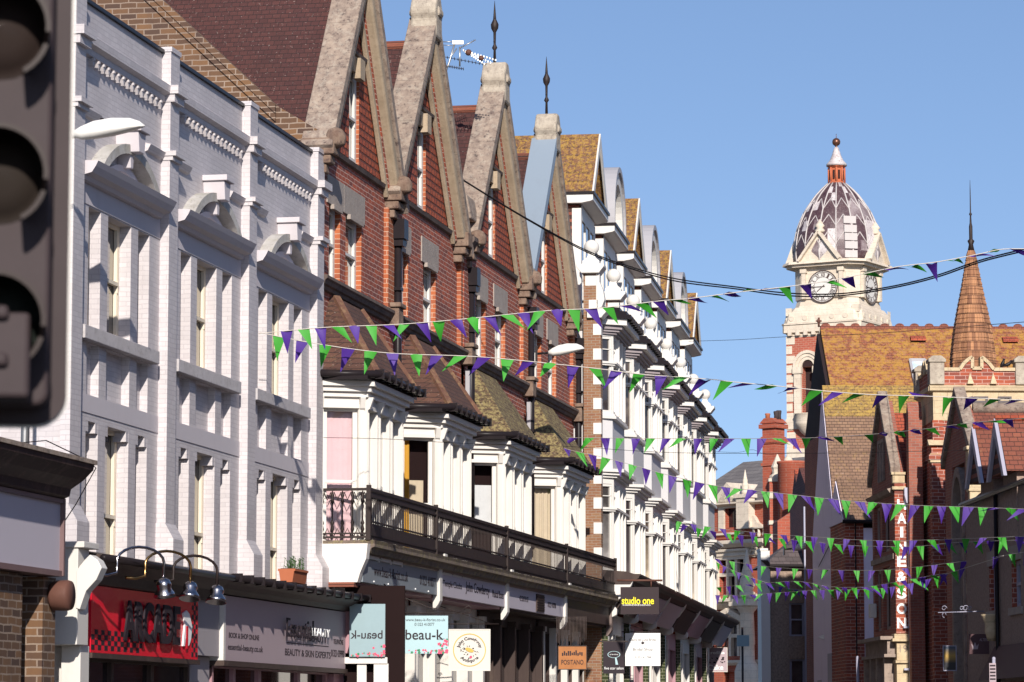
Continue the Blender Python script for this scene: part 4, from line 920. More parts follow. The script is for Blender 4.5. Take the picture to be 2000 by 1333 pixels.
# three aspects; lens centres
cxl=(at(-32,326,7.0)[0]-x)
hc=[at(0,40,7)[2],at(0,326,7)[2],at(0,612,7)[2]]
m_=MB(); m_.prism(rr(cxl-.17,cxl+.115,hc[2]-.185,hc[0]+.5,.03),'o',.001,.11); m_.build('signal_housing',M['signalblack'],E,bevel=.01)
for k,zc in enumerate(hc):
    V=MB(); N=28; a0,a1=(-60,240); 
    for j in range(N):
        t0=R(a0+(a1-a0)*j/N); t1=R(a0+(a1-a0)*(j+1)/N); L=.16
        def cut(t): return .112+(L if math.sin(t)>-.2 else L*.75)
        r0,r1=.098,.108
        V.add([(cxl+r0*math.cos(t0),.112,zc+r0*math.sin(t0)),(cxl+r0*math.cos(t1),.112,zc+r0*math.sin(t1)),(cxl+r0*math.cos(t1),cut(t1),zc+r0*math.sin(t1)-.02),(cxl+r0*math.cos(t0),cut(t0),zc+r0*math.sin(t0)-.02),
               (cxl+r1*math.cos(t0),.112,zc+r1*math.sin(t0)),(cxl+r1*math.cos(t1),.112,zc+r1*math.sin(t1)),(cxl+r1*math.cos(t1),cut(t1),zc+r1*math.sin(t1)-.02),(cxl+r1*math.cos(t0),cut(t0),zc+r1*math.sin(t0)-.02)],
              [(0,1,2,3),(4,5,6,7),(0,1,5,4),(2,3,7,6)]+([(0,3,7,4)] if j==0 else [])+([(1,2,6,5)] if j==N-1 else []),0,False)
    vis=V.build('visor',M['signalvisor'],E)
    m_=MB(); pts=[]; N=24; prof=[(.002,.145),(.05,.14),(.085,.125),(.095,.112),(.108,.112)]
    for r_,o_ in prof:
        for j in range(N): a=2*math.pi*j/N; pts.append((cxl+r_*math.cos(a),o_,zc+r_*math.sin(a)))
    m_.add(pts,[(i*N+j,i*N+(j+1)%N,(i+1)*N+(j+1)%N,(i+1)*N+j) for i in range(4) for j in range(N)],0,True)
    m_.build('lens',M[['lensred','lensamber','lensgreen'][k]],E)
m_=MB(); m_.box(cxl-.16,cxl+.075,.112,.25,zb+.035,hc[2]+.0); m_.box(cxl+.0,cxl+.03,.25,.27,zb+.1,zb+.13); m_.box(cxl+.0,cxl+.03,.25,.27,zb+.2,zb+.23); m_.build('control_box',M['signalblack'],E,bevel=.01)
m_=MB(); m_.tube([(-.35,-.05,.0),(-.35,-.05,zt)],.057,16); m_.build('signal_pole',M['signalblack'],E)
# ================= iron balcony over the shops of the gabled houses =================
BP=Pl((14.9,1.0),(43.5,1.13)); BL=BP.L
E=empty('iron_balcony',A,'long rusty cast iron balcony railing above the shop fascias of the red gabled houses','balcony')
m_=MB(BP); m_.box(0,BL,-1.1,.12,5.20,5.27); m_.prism([(.12,5.27),(.12,5.14),(.06,5.12),(.02,5.02),(-.3,5.02),(-.3,5.27)],'u',0,BL); dk=m_.build('deck',M['mossydeck'],E)
m_=MB(BP); m_.box(0,BL,-.02,.04,6.22,6.28); m_.box(0,BL,-.01,.03,6.1,6.13); m_.box(0,BL,-.01,.03,5.36,5.4); m_.box(0,BL,-.01,.03,5.62,5.65); m_.build('handrail',M['iron'],E)
hb=[20.8-14.9,28.3-14.9,36.0-14.9,43.45-14.9]
segs=[0]+[h for h in hb]
for si in range(4):
    t0,t1=segs[si]+.08,segs[si+1]-.08; n=int((t1-t0)/.15); m_=MB(BP)
    for i in range(n+1):
        t_=t0+(t1-t0)*i/n; m_.box(t_-.009,t_+.009,-.002,.012,5.4,6.1)
        if i<n:
            tm=t_+(t1-t0)/n/2; m_.prism([(tm-.025,5.42),(tm,5.58),(tm+.025,5.42)],'o',.0,.008); m_.prism([(tm-.025,6.1),(tm,6.0),(tm+.025,6.1)],'o',.0,.008)
    m_.box(t0,t1,.003,.011,5.30,5.6); m_.box(t0,t1,.003,.011,6.135,6.215)
    m_.build('railing_panel',M['iron'],E)
for t_ in [0.0]+hb:
    m_=MB(BP); m_.box(t_-.035,t_+.035,-.04,.045,5.27,6.33); m_.build('railing_post',M['iron'],E)
# end railing facing the camera
SP=Pl((14.88,-.0),(14.88,1.0))
m_=MB()
for i in range(5):
    o=.08+i*.2; m_.tube([(14.9,o,5.3),(14.9,o,6.22)],.014,6); m_.lathe(14.9,o,[(.015,5.42),(.04,5.48),(.02,5.56),(.04,5.6),(.01,5.68)],6); m_.lathe(14.9,o,[(.01,5.95),(.04,6.02),(.02,6.08),(.04,6.14),(.015,6.2)],6)
    m_.tube([(14.9,o+.03,5.35),(14.9,o+.1,5.5),(14.9,o+.17,5.35)],.012,5); m_.tube([(14.9,o+.03,6.2),(14.9,o+.1,6.05),(14.9,o+.17,6.2)],.012,5)
m_.bar((14.9,-.05,6.25),(14.9,1.02,6.25),.05,.05); m_.bar((14.9,-.05,5.33),(14.9,1.02,5.33),.04,.04); m_.bar((14.9,-.05,5.4),(14.9,1.02,5.4),.03,.03); m_.build('end_railing',M['iron'],E)
# rendered end of the shop front zone, facing the camera
E=empty('rendered_shop_end',A,'stained white rendered block under the near end of the iron balcony','wall')
m_=MB(); m_.prism([(-.3,4.45),(.85,4.45),(.9,4.62),(1.02,4.9),(1.05,5.19),(-.3,5.19)],'u',14.62,14.86); m_.build('end_wall',M['stainedwhite'],E)
m_=MB(); m_.box(14.55,14.9,-.3,.8,4.36,4.449); m_.build('tile_edge',M['tiledred'],E)
M['paleblue']=plain('pale_blue_sign_board',(.40,.56,.60),.35,0,.08)
M['signwhite']=plain('cream_sign_board',(.62,.59,.54),.5,0,.05)
M['gold']=plain('gold_ring',(.5,.33,.06),.4,.3,.1)
M['pinkflower']=plain('painted_pink_flowers',(.75,.10,.18),.5,0,.4)
M['greenleafpaint']=plain('painted_green_leaves',(.05,.25,.12),.5,0,.4)
# fascia boards
fz0,fz1=4.47,4.98
names=['florist_shopfront','antiques_shopfront','grey_panel_shopfront','dark_panel_shopfront']
labs=['florist shopfront with pale blue fascia under the near end of the balcony','antiques shopfront with white fascia and black letter names','shopfront whose pale fascia is split by a dark vent','shopfront with plain dark fascia under the far end of the balcony']
U=[14.9,21.75,28.95,36.45,43.45]
FP=Pl((14.9,.88),(43.5,1.01))
for i in range(4):
    E=empty(names[i],A,labs[i],'shopfront'); t0,t1=U[i]-14.9+.05,U[i+1]-14.9-.25
    m_=MB(FP); m_.box(t0,t1,-.12,0,fz0,fz1); m_.build('fascia',M[['bluefascia','paleboard','paleboard','darkwood'][i]],E)
    m_=MB(FP); m_.prism([(0,fz1-.02),(.03,fz1),(.05,fz1+.05),(.12,fz1+.08),(.18,fz1+.14),(.18,fz1+.17),(-.1,fz1+.19),(-.1,fz1-.02)],'u',t0-.05,t1+.12); m_.build('cornice',M['brownmould'],E)
    m_=MB(FP); m_.box(t1+.0,t1+.25,-.1,.06,fz0-.12,fz1+.1); m_.prism([(.0,fz1+.1),(.08,fz1+.12),(.17,fz1+.22),(.17,fz1+.36),(-.2,fz1+.36),(-.2,fz1+.1)],'u',t1+.0,t1+.25); m_.prism([(-.1,fz0-.12),(.06,fz0-.12),(.02,fz0-.2),(-.06,fz0-.3),(-.1,fz0-.3)],'u',t1+.0,t1+.25)
    m_.build('console',M['whitewood' if i<3 else 'brownmould'],E,bevel=.01)
    m_=MB(FP); m_.box(t0,t1,-.85,-.121,fz0-.06,fz0-.0); m_.build('soffit',M['mauvepaint' if i<2 else 'darkwood'],E)
    m_=MB(); a=U[i]+.1; c=U[i+1]-.1
    hs=[(a+.15+(c-a)/4*k,a+(c-a)/4*(k+1)-.1,.6 if k!=2 else .15,4.1,.12) for k in range(4)]
    m_.wall(a,c,.1,fz0-.06,hs,d=.25); sf=m_.build('window_frame',M[['whitewood','whitewood','darkwood','darkwood'][i]],E)
    for h in hs:
        g=MB(); g.poly([(h[0],.16,h[2]),(h[1],.16,h[2]),(h[1],.16,h[3]),(h[0],.16,h[3])]); g.build('pane',M['glassdk'],sf)
    for k in range(5):
        u=a+.03+(c-a-.06)/4*k; m_=MB(); m_.box(u-.09,u+.09,.25,.42,.1,4.12); m_.box(u-.12,u+.12,.25,.46,4.12,4.25); m_.build('mullion',M[['whitewood','whitewood','darkwood','whitewood'][i]],E)
    if i==0:
        text(E,'www.beau-k-florist.co.uk',M['txt_dark'],2.4,4.73,.2,2.9,FP,.002); text(E,'01323 410077',M['txt_dark'],5.7,4.72,.2,1.5,FP,.002)
        m_=MB(FP); 
        for k in range(5): m_.lathe(.9+k*1.2,.012,[(.001,fz0+.02),(.02,fz0+.04),(.001,fz0+.06)],8)
        m_.build('fixing_bolts',M['txt_white'],E)
    if i==1:
        text(E,'Temple Clocks',M['txt_dark'],8.1,4.73,.17,1.9,FP,.002); text(E,'John Cowderoy',M['txt_dark'],10.75,4.74,.28,2.6,FP,.002,bold=.008); text(E,'Musical Boxes',M['txt_dark'],13.0,4.73,.17,1.3,FP,.002)
    if i==2:
        m_=MB(FP); m_.box(17.6,18.6,0,.03,fz0+.03,fz1-.06)
        for k in range(6): m_.box(17.65,18.55,.03,.05,fz0+.08+k*.06,fz0+.10+k*.06)
        m_.build('vent_panel',M['darkwood'],E)
        text(E,'42 SOUTH ST',M['txt_dark'],16.1,4.74,.13,1.1,FP,.002); text(E,'01323 410788',M['txt_dark'],19.7,4.72,.13,1.1,FP,.002)
# dark columns and the corner fascia of the florist
def panel_facing(name,lab,cat,px0,px1,py0,py1,Y,mat,group=None,rz=0.0,th=.03,frame=None):
    x0,_,z1=at(px0,py0,Y); x1,_,z0=at(px1,py1,Y); w_=x1-x0; h_=z1-z0
    E=wempty(name,(x0,Y,z0),lab,cat,group,rz)
    m_=MB(); m_.box(0,w_,-th,0,0,h_); b=m_.build('board',M[mat],E)
    if frame:
        m_=MB(); t_=.02
        for q in ((-t_,w_+t_,-t_,0),(-t_,w_+t_,h_,h_+t_),(-t_,0,0,h_),(w_,w_+t_,0,h_)): m_.box(q[0],q[1],-th-.005,.008,q[2],q[3])
        m_.build('frame',M[frame],E)
    return E,w_,h_
def flowers(E,w_,h_,seed,n=60,corner=True):
    rg=random.Random(seed); P=MB(); G=MB()
    for i in range(n):
        if i<n*.6: u=rg.uniform(0,1)**.6*w_; z=rg.uniform(.0,.07)
        else: u=w_-rg.uniform(0,.3)*rg.random(); z=rg.uniform(0,.3)*(1-(w_-u)*2)
        u=min(max(u,.02),w_-.02); z=min(max(z,.02),h_-.02); r_=rg.uniform(.012,.03); t=P if rg.random()<.7 else G
        pts=[(u+r_*(1+.3*math.cos(5*a))*math.cos(a),.002+(.001 if t is G else 0)+i*2e-5,z+r_*(1+.3*math.cos(5*a))*math.sin(a)) for a in [R(k*30) for k in range(12)]]; t.poly(pts)
    P.build('painted_flowers',M['pinkflower'],E,recalc=False); G.build('painted_leaves',M['greenleafpaint'],E,recalc=False)
E,w_,h_=panel_facing('hanging_sign','pale blue florist hanging sign with flowers along its foot','sign',783,875,1203,1277,66,'paleblue')
text(E,'www.beau-k-florist.co.uk',M['txt_dark'],w_*.52,h_-.08,.055,w_*.84,ID,.002); text(E,'01323 410077',M['txt_dark'],w_*.5,h_-.17,.06,w_*.42,ID,.002)
text(E,'beau-k',M['txt_dark'],w_*.5,h_*.5,.2,w_*.8,ID,.002,bold=.01); text(E,'FLORIST',M['txt_dark'],w_*.85,h_*.38,.03,w_*.15,ID,.002); flowers(E,w_,h_,5)
m_=MB(); m_.tube([(-.3,-.0,h_+.5),(.0,-.0,h_+.38),(w_*.6,0,h_+.16),(w_+.25,-.0,h_+.06)],.012,6); m_.tube([(-.3,0,h_+.05),(w_+.4,0,h_+.05)]+[(w_+.4+.07*math.sin(R(a)),0,h_+.12-.07*math.cos(R(a))) for a in range(0,300,30)],.012,6); m_.tube([(w_*.85,0,h_),(w_*.85,0,h_+.05)],.008,5); m_.build('bracket',M['iron'],E)
E,w_,h_=panel_facing('hanging_sign','square cream antiques hanging sign with gold ring and a bee like emblem','sign',878,956,1231,1309,72,'signwhite',frame='signwhite')
m_=MB(); N=40; r0,r1=.335,.355; c_=(w_/2,h_/2)
for k in range(N):
    a0,a1=2*math.pi*k/N,2*math.pi*(k+1)/N; m_.prism([(c_[0]+r*math.cos(a),c_[1]+r*math.sin(a)) for r,a in ((r0,a0),(r1,a0),(r1,a1),(r0,a1))],'o',.002,.008)
m_.build('gold_ring',M['gold'],E)
text(E,'John Cowderoy',M['txt_dark'],w_/2,h_/2,.09,.66,ID,.003,arc=.24,bold=.03); text(E,'Antiques',M['txt_dark'],w_/2,h_/2,.09,.42,ID,.003,arc=-.24,bold=.03)
m_=MB(); rg=random.Random(2)
for k in range(26):
    a=rg.uniform(0,6.28); r_=rg.uniform(.06,.17); x=c_[0]+r_*math.cos(a); z=c_[1]+r_*math.sin(a); m_.tube([(x,.004,z),(x+.02*math.cos(a+1),.004,z+.02*math.sin(a+1)),(x+.035*math.cos(a),.004,z+.035*math.sin(a))],.006,4)
m_.build('painted_sprigs',M['txt_dark'],E)
m_=MB(); m_.prism([(c_[0]+.09*math.cos(R(k*20))-.0,c_[1]+.045*math.sin(R(k*20))-.3*.09*math.cos(R(k*20))) for k in range(18)],'o',.008,.014); m_.build('painted_oval',M['gold'],E)
m_=MB(); m_.prism([(c_[0]+.03+.03*math.cos(R(k*40)),c_[1]-.15+.03*math.sin(R(k*40))) for k in range(9)],'o',.008,.014); m_.build('painted_rose',M['pinkflower'],E)
m_=MB(); m_.tube([(-.5,0,h_+.13),(w_+.2,0,h_+.13)],.012,6)
for k in range(4):
    cx=-.05-k*.12; m_.tube([(cx+.05*math.cos(R(a))*(1-a/700),0,h_+.2+.05*math.sin(R(a))*(1-a/700)) for a in range(0,500,40)],.008,5)
m_.tube([(w_*.72,0,h_+.02),(w_*.72,0,h_+.3)],.008,5); m_.tube([(-.45,0,h_+.6),(w_,0,h_+.15)],.009,5); m_.build('bracket',M['iron'],E)
# florist corner panel; a reflection of the sign is painted as mirrored letters
E,w_,h_=panel_facing('corner_fascia','pale blue florist panel, sign reflection painted as reversed letters, behind the pinkish grey sign end','sign',683,752,1180,1283,63.8,'paleblue2')
o=text(E,'beau-k',M['txt_dark'],w_*.52,h_*.42,.16,w_*.9,ID,.002,bold=.01)
for v in o.data.vertices: v.co.x=w_-v.co.x
flowers(E,w_,h_,8,30)
# lower shop details under that panel
E=wempty('shop_corner_post',at(728,1285,63.9)[:2]+(0,),'white timber corner post beneath the florist corner panel','post')
m_=MB(); m_.box(-.55,.28,-.1,.03,2.9,3.02); m_.box(.02,.3,-.25,0,.1,2.9); m_.box(-.3,-.12,-.2,-.03,.1,2.9); m_.build('post',M['whitewood'],E)
m_=MB(); m_.box(-.55,.6,-.6,-.3,.1,4.4); m_.build('shop_window',M['dark_room'],E)
E=wempty('lantern',at(768,1220,65)[:2]+(0,),'dark boxy lantern hanging left of the pale blue florist sign','lantern')
z=at(768,1220,65)[2]; m_=MB(); m_.box(-.16,.16,-.16,.16,z-.1,z+.3); m_.box(-.2,.2,-.2,.2,z+.3,z+.34); m_.prism([(-.2,z+.34),(.2,z+.34),(.05,z+.45),(-.05,z+.45)],'o',-.1,.1); m_.tube([(0,0,z+.45),(0,0,z+.6),(-.2,-.5,z+.8)],.015,6); m_.build('case',M['black'],E)
# wooden sign, hanging slats
E,w_,h_=panel_facing('wooden_sign','small orange brown wooden shop sign under dangling dark slats','sign',1091,1145,1263,1307,84,'woodsign',frame='darkwood')

m_=MB(); rg=random.Random(31)
for k in range(11): u=w_*(.12+.07*k); m_.box(u,u+.035,.002,.006,h_*.58+rg.uniform(0,.03),h_*.58+rg.uniform(.07,.14))
m_.build('worn_letters',M['txt_dark'],E)
text(E,'POSITANO',M['txt_dark'],w_/2,h_*.3,.12,w_*.8,ID,.003,bold=.01)
m_=MB(); rg=random.Random(9)
for k in range(22): u=-.05+k*.035; m_.box(u,u+.015,-.05,-.03,h_+rg.uniform(.02,.2),h_+.75)
m_.build('slats',M['darkwood'],E)
E,w_,h_=panel_facing('hanging_sign','black salon hanging sign with pale green ring and stars','sign',1178,1220,1254,1316,88.5,'txt_dark')
text(E,'five star salon',M['txt_white'],w_*.5,h_*.17,.07,w_*.9,ID,.003)
m_=MB(); 
for k in range(24):
    a0,a1=2*math.pi*k/24,2*math.pi*(k+1)/24; m_.prism([(w_*.5+.15*r*math.cos(a),h_*.6+.08*r*math.sin(a)) for r,a in ((1,a0),(1.12,a0),(1.12,a1),(1,a1))],'o',.002,.006)
m_.prism([(w_*.55,h_*.5),(w_*.62,h_*.5),(w_*.7,h_*.28),(w_*.58,h_*.28)],'o',.002,.006); m_.build('painted_ring',M['paleblue'],E)
text(E,'****',M['txt_white'],w_*.5,h_*.6,.03,w_*.4,ID,.003)
m_=MB(); m_.box(-.1,w_+.1,-.4,0,h_,h_+.03); m_.build('bracket',M['iron'],E)
E,w_,h_=panel_facing('hanging_sign','white bridal shop hanging sign','sign',1221,1290,1237,1301,97,'signwhite2')
text(E,'Claire de Lune Bridal',M['txt_dark'],w_*.5,h_*.8,.075,w_*.76,ID,.002); text(E,'Bridal Shop',M['txt_dark'],w_*.5,h_*.49,.1,w_*.56,ID,.002); text(E,'01323 411788',M['txt_dark'],w_*.5,h_*.26,.06,w_*.46,ID,.002)
m_=MB(); m_.box(w_*.12,w_*.42,.001,.004,h_*.7,h_*.706); m_.box(w_*.64,w_*.84,.001,.004,h_*.7,h_*.706); m_.prism([(w_*.5,h_*.65),(w_*.56,h_*.7),(w_*.5,h_*.75),(w_*.44,h_*.7)],'o',.001,.005); m_.box(w_*.26,w_*.74,.001,.004,h_*.15,h_*.154); m_.build('rule_lines',M['txt_dark'],E)
m_=MB(); m_.tube([(-.1,-.02,h_+.04),(w_,-.02,h_+.04)],.012,5); m_.tube([(w_*.12,-.015,h_-.05),(w_*.12,-.015,h_+.04)],.008,4); m_.tube([(w_*.88,-.015,h_-.05),(w_*.88,-.015,h_+.04)],.008,4); m_.tube([(-.1,-.02,h_+.3),(w_*.8,-.02,h_+.04)],.008,4); m_.build('bracket',M['iron'],E)
E,w_,h_=panel_facing('hanging_sign','dark brown hairdressing hanging sign with yellow letters','sign',1212,1287,1147,1200,91,'browsign')
text(E,'studio one',M['yellow'],w_*.45,h_*.5,.2,w_*.84,ID,.002,bold=.02); text(E,'HAIRDRESSING',M['txt_white'],w_*.42,h_*.335,.04,w_*.72,ID,.002)
m_=MB(); m_.tube([(-.1,-.0,h_+.18),(w_+.1,-.0,h_+.18)],.03,6); m_.tube([(w_*.8,0,h_),(w_*.8,0,h_+.18)],.02,5); m_.build('bracket',M['rust'],E)
E,w_,h_=panel_facing('hanging_sign','mauve cake shop hanging sign with white letters and dark smudges','sign',1373,1420,1266,1312,131,'mauve',frame='signwhite')
text(E,'The',M['txt_white'],w_*.2,h_*.93,.05,w_*.12,ID,.002); text(E,'Incredible',M['txt_white'],w_*.5,h_*.8,.12,w_*.8,ID,.002,bold=.02); text(E,'Cake',M['txt_white'],w_*.52,h_*.18,.2,w_*.65,ID,.002,bold=.02); text(E,'Company',M['txt_white'],w_*.7,h_*.04+.03,.05,w_*.3,ID,.002)
m_=MB(); rg=random.Random(4)
for k in range(22): x=rg.uniform(.1,.9)*w_; z=h_*(.48+rg.uniform(-.12,.15)); r_=rg.uniform(.015,.06); m_.prism([(x+r_*math.cos(R(j*45)),z+r_*.7*math.sin(R(j*45))) for j in range(8)],'o',.001+k*1e-4,.003+k*1e-4)
m_.build('painted_smudges',M['txt_dark'],E)
m_=MB(); m_.tube([(-.3,0,h_+.05),(w_,0,h_+.05)],.02,5); m_.build('bracket',M['iron'],E)

# ================= shopfronts of the white terrace =================
for k in range(7):
    fr=Fac(C.pt(PW*k),C.u); E=empty('terrace_shopfront',fr,['dark shopfront directly beyond the iron balcony, first under the white terrace','second shopfront under the white terrace, behind the white bridal sign','third shopfront under the white terrace with grey slanted fascia','fourth shopfront under the white terrace with dark slanted fascia','fifth shopfront under the white terrace with reddish slanted fascia','sixth shopfront under the white terrace, third from its far end','last shopfront under the white terrace, behind the cake shop sign'][k],'shopfront','shopfronts under the white terrace')
    m_=MB(); m_.prism([(.6,4.86),(.68,4.86),(1.1,5.56),(1.04,5.6)],'u',.16,PW-.3); m_.build('fascia',M[['darkwood','paleboard','paleboard','darkwood','mauvepaint','darkwood','paleboard'][k]],E)
    m_=MB(); m_.prism([(.9,5.6),(1.12,5.6),(1.2,5.7),(1.35,5.76),(1.38,5.84),(1.0,5.95),(0,6.03),(0,5.6)],'u',-.2,PW-.2); m_.box(.2,PW-.4,1.1,1.36,5.841,5.9); m_.build('cornice',M['darkwood'],E)
    m_=MB(); m_.prism([(.2,4.7),(.62,4.7),(.74,4.76),(.76,4.9),(.68,5.0),(.76,5.15),(.95,5.3),(1.14,5.55),(1.2,5.7),(.9,5.8),(.2,5.8)],'u',-.18,.12); m_.build('scroll_console',M['whitenew'],E,bevel=.02)
    m_=MB(); m_.box(-.2,.14,-.1,.5,.1,4.69); m_.build('tiled_pier',M['greentile'],E)
    m_=MB(); a,c=.2,PW-.35; hs=[(a+.1,a+1.6,.6,4.3,.15),(a+1.75,a+2.9,.15,4.3,.5),(a+3.05,c-.1,.6,4.3,.15)]
    m_.wall(a,c,.1,4.86,hs,d=.35); sf=m_.build('window_frame',M['whitewood' if k%2==0 else 'mauvepaint'],E)
    for h in hs:
        g=MB(); g.poly([(h[0],.24-(.3 if h[4]>.3 else 0),h[2]),(h[1],.24-(.3 if h[4]>.3 else 0),h[2]),(h[1],.24-(.3 if h[4]>.3 else 0),h[3]),(h[0],.24-(.3 if h[4]>.3 else 0),h[3])]); g.build('pane',M['glassdk'],sf)
    m_=MB(); m_.box(a-.04,a+.1,.0,.46,.1,4.6); m_.box(a+1.6,a+1.75,.35,.42,.1,4.6); m_.build('post',M['whitewood'],E)
# ================= right hand side of the street =================
RA=R(2); RU=(math.cos(RA),math.sin(RA))
def RF(px,Y,py=1150):
    x,y,_=at(px,py,Y); return Fac((x,y),RU)
def gable_prism(mb,u0,u1,o_near,o_mid,o_far,z_e,z_r,m=0,zf=None): mb.prism([(o_near,z_e),(o_mid,z_r),(o_far,zf or z_e)],'u',u0,u1,m)
SW=lambda o0,o1: Pl((0,o0),(0,o1))          # street facing plane: t runs from far (o0) to near (o1), outward = -u
# ---- nearest house row: dormers, shop (frame at picture right edge), carrying on towards the camera outside the picture
F1=RF(2000,66); E=empty('dormer_house',F1,'dark flint and brick house at the right edge with two steep gabled dormers','house')
def s1(px,py,u=0): return F1.hitU(px,py,u)
zE=s1(1935,1030)[1]; 
oF=-6.6
ev=8.9
m_=MB(SW(oF,14)); T0=lambda o: o-oF
W=[]
for (a,b,y0,y1) in ((1933,1947,1195,1103),(1977,1993,1188,1092)):
    o0,z0=s1(a,y0); o1,z1=s1(b,y1); W.append((T0(o0),T0(o1),z0,z1,.18))
upper=[]
for (a,b,y0,y1) in ((1927,1938,1042,940),(1970,1986,1022,925)):
    o0,z0=s1(a,y0); o1,z1=s1(b,y1); upper.append((T0(o0),T0(o1),z0,z1,.12))
zs=s1(1990,1236)[1]
m_.wall(0,14-oF,.1,s1(1960,960)[1],[w for w in W+upper]+[(2.0,3.6,.3,2.6,.3),(4.0,5.6,.6,2.6,.3),(6.0,9,.6,2.6,.3)],m=0,mr=1)
m_.pl=ID; m_.box(0.3,9,oF,14,.1,s1(1960,960)[1]-.02); m_.build('wall',[M['flint'],M['redbrick']],E)
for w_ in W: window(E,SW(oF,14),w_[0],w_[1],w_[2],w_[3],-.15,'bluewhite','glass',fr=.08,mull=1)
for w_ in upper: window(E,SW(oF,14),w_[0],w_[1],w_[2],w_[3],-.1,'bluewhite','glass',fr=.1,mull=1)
for w_ in W:
    m_=MB(SW(oF,14)); m_.box(w_[0]-.2,w_[1]+.2,.002,.05,w_[2]-.15,w_[2]); m_.box(w_[0]-.15,w_[1]+.15,.002,.02,w_[3],w_[3]+.3); m_.build('sill',M['stonegrey'],E)
for k,(ap,apy,yb,oy) in enumerate(((1914,836,945,0),(1958,820,935,0))):
    oc,zr=s1(ap,apy,-.15); zb_=zr-2.0 ; w_=.95
    zb_=s1([1932,1978][k],[940,925][k],0)[1]
    m_=MB(); m_.prism([(oc-w_,zb_),(oc,zr),(oc+w_,zb_)],'u',-.25,4.0); df=m_.build('dormer_roof',M['tiledred'],E)
    m_=MB(); m_.box(-.02,3.5,oc-w_+.2,oc+w_-.2,zb_-1.3,zb_+.02); m_.prism([(oc-w_+.2,zb_+.02),(oc,zr-.15),(oc+w_-.2,zb_+.02)],'u',-.03,.3); m_.build('dormer_wall',M['flint'],E)
    m_=MB(); m_.prism([(oc-w_-.05,zb_-.1),(oc,zr+.02),(oc+w_+.05,zb_-.1),(oc+w_-.16,zb_-.1),(oc,zr-.32),(oc-w_+.16,zb_-.1)],'u',-.33,-.26); m_.build('bargeboard',M['bluewhite'],E)
    m_=MB(); m_.tube([(-.3,oc,zr+.03),(3.5,oc,zr+.03)],.07,6); m_.build('ridge_tiles',M['tilered'],df)
m_=MB(); m_.prism([(oF,s1(1960,960)[1]-.02),(oF,s1(1960,960)[1]+.02),(3,12.5),(14,12.5),(14,s1(1960,960)[1])],'u',.4,9); 
m_=MB(); zz=s1(1960,960)[1]; m_.add([(0,oF,zz),(0,14,zz),(4.5,14,zz+4),(4.5,oF,zz+4),(9,oF,zz),(9,14,zz)],[(0,1,2,3),(3,2,5,4),(0,3,4),(1,5,2)]); m_.build('main_roof',M['tiledred'],E)
# gutters, jagged eaves
m_=MB(); m_.tube([(-.12,oF,zz),(-.12,14,zz)],.06,6); m_.build('gutter',M['black'],E)
m_=MB(SW(oF,14)); m_.prism([(0,3.2),(.35,2.65),(.4,2.65),(.05,3.35),(0,3.35)],'u',3.5,16); m_.build('shop_canopy',M['mauvedark'],E)
m_=MB(); o,z=s1(1938,1224,-.1); m_.lathe(-.12,o,[(.08,z-.3),(.14,z-.1),(.13,z+.05),(.2,z+.2),(.22,z+.25)],10); m_.build('carved_corbel',M['stonebuff'],E)
m_=MB(); m_.tube([(-.06,s1(1952,1100)[0],.2),(-.06,s1(1952,1100)[0],zz)],.045,6); m_.build('downpipe',M['black'],E)
# unseen neighbour added towards the camera to shade the lower right
E=empty('unseen_shade_building',Fac(F1.pt(-.6,15),RU),'tall unseen building added for its shade beyond the right edge, nearer the camera','building')
m_=MB(); m_.box(.6,10,0,14,.1,11.2); m_.build('wall',M['redbrick'],E); m_=MB(); m_.prism([(0.5,11.2),(5.3,14.2),(10.1,11.2)],'o',-.1,14.1); m_.build('roof',M['tiledred'],E)

# ---- church transept with arched window
F2=RF(1903,84); E=empty('church_transept',F2,'dark church transept with stone coping and big pointed window, left of the dormer house','church')
o0=-4.2; oc,zr=F2.hitU(1872,778,0); 
ok_,zk=F2.hitU(1900,880,0)
oc=o0/2
zr=F2.hitU(1872,778,0)[1]
m_=MB(SW(o0,0)); L=-o0
m_.wall(0,L,.1,zk,[(L/2-.95,L/2+.95,2.6,zk-.2,.5)]); m_.pl=ID
m_.prism([(o0,zk),(oc,zr),(0,zk)],'u',0,.3); m_.box(.55,7,o0,0,.1,zk-.01); m_.poly([(0,0,.1),(.56,0,.1),(.56,0,zk),(0,0,zk)])
m_.build('wall',M['darkredbrick'],E)
m_=MB(SW(o0,0))
for s in (-1,1):
    P=[(L/2+s*(.95-.15*k*0)*math.cos(R(a)) if True else 0, zk-1.6+1.9*math.sin(R(a))) for a in range(0,91,10)]
for s in (-1,1):
    pts=[(L/2+s*.95,2.6),(L/2+s*.95,zk-1.7)]+[(L/2+s*.95*math.cos(R(a)),zk-1.7+1.45*math.sin(R(a))) for a in range(10,91,16)]
    pts2=[(L/2+s*.75,2.6),(L/2+s*.75,zk-1.7)]+[(L/2+s*.75*math.cos(R(a)),zk-1.7+1.2*math.sin(R(a))) for a in range(10,91,16)]
    for k in range(len(pts)-1): m_.prism([pts[k],pts[k+1],pts2[k+1],pts2[k]],'o',-.3,.06)
m_.box(L/2-.06,L/2+.06,-.3,-.1,2.6,zk-.5); m_.box(L/2-.4,L/2-.34,-.3,-.1,2.6,zk-1); m_.box(L/2+.34,L/2+.4,-.3,-.1,2.6,zk-1)
wf=m_.build('window_frame',M['stoneshade'],E); g=MB(SW(o0,0)); g.poly([(L/2-.95,-.4,2.6),(L/2+.95,-.4,2.6),(L/2+.95,-.4,zk-.2),(L/2-.95,-.4,zk-.2)]); g.build('pane',M['glassdk'],wf)
Ls=math.hypot(oc,zr-zk)
m_=MB(); dz=.12
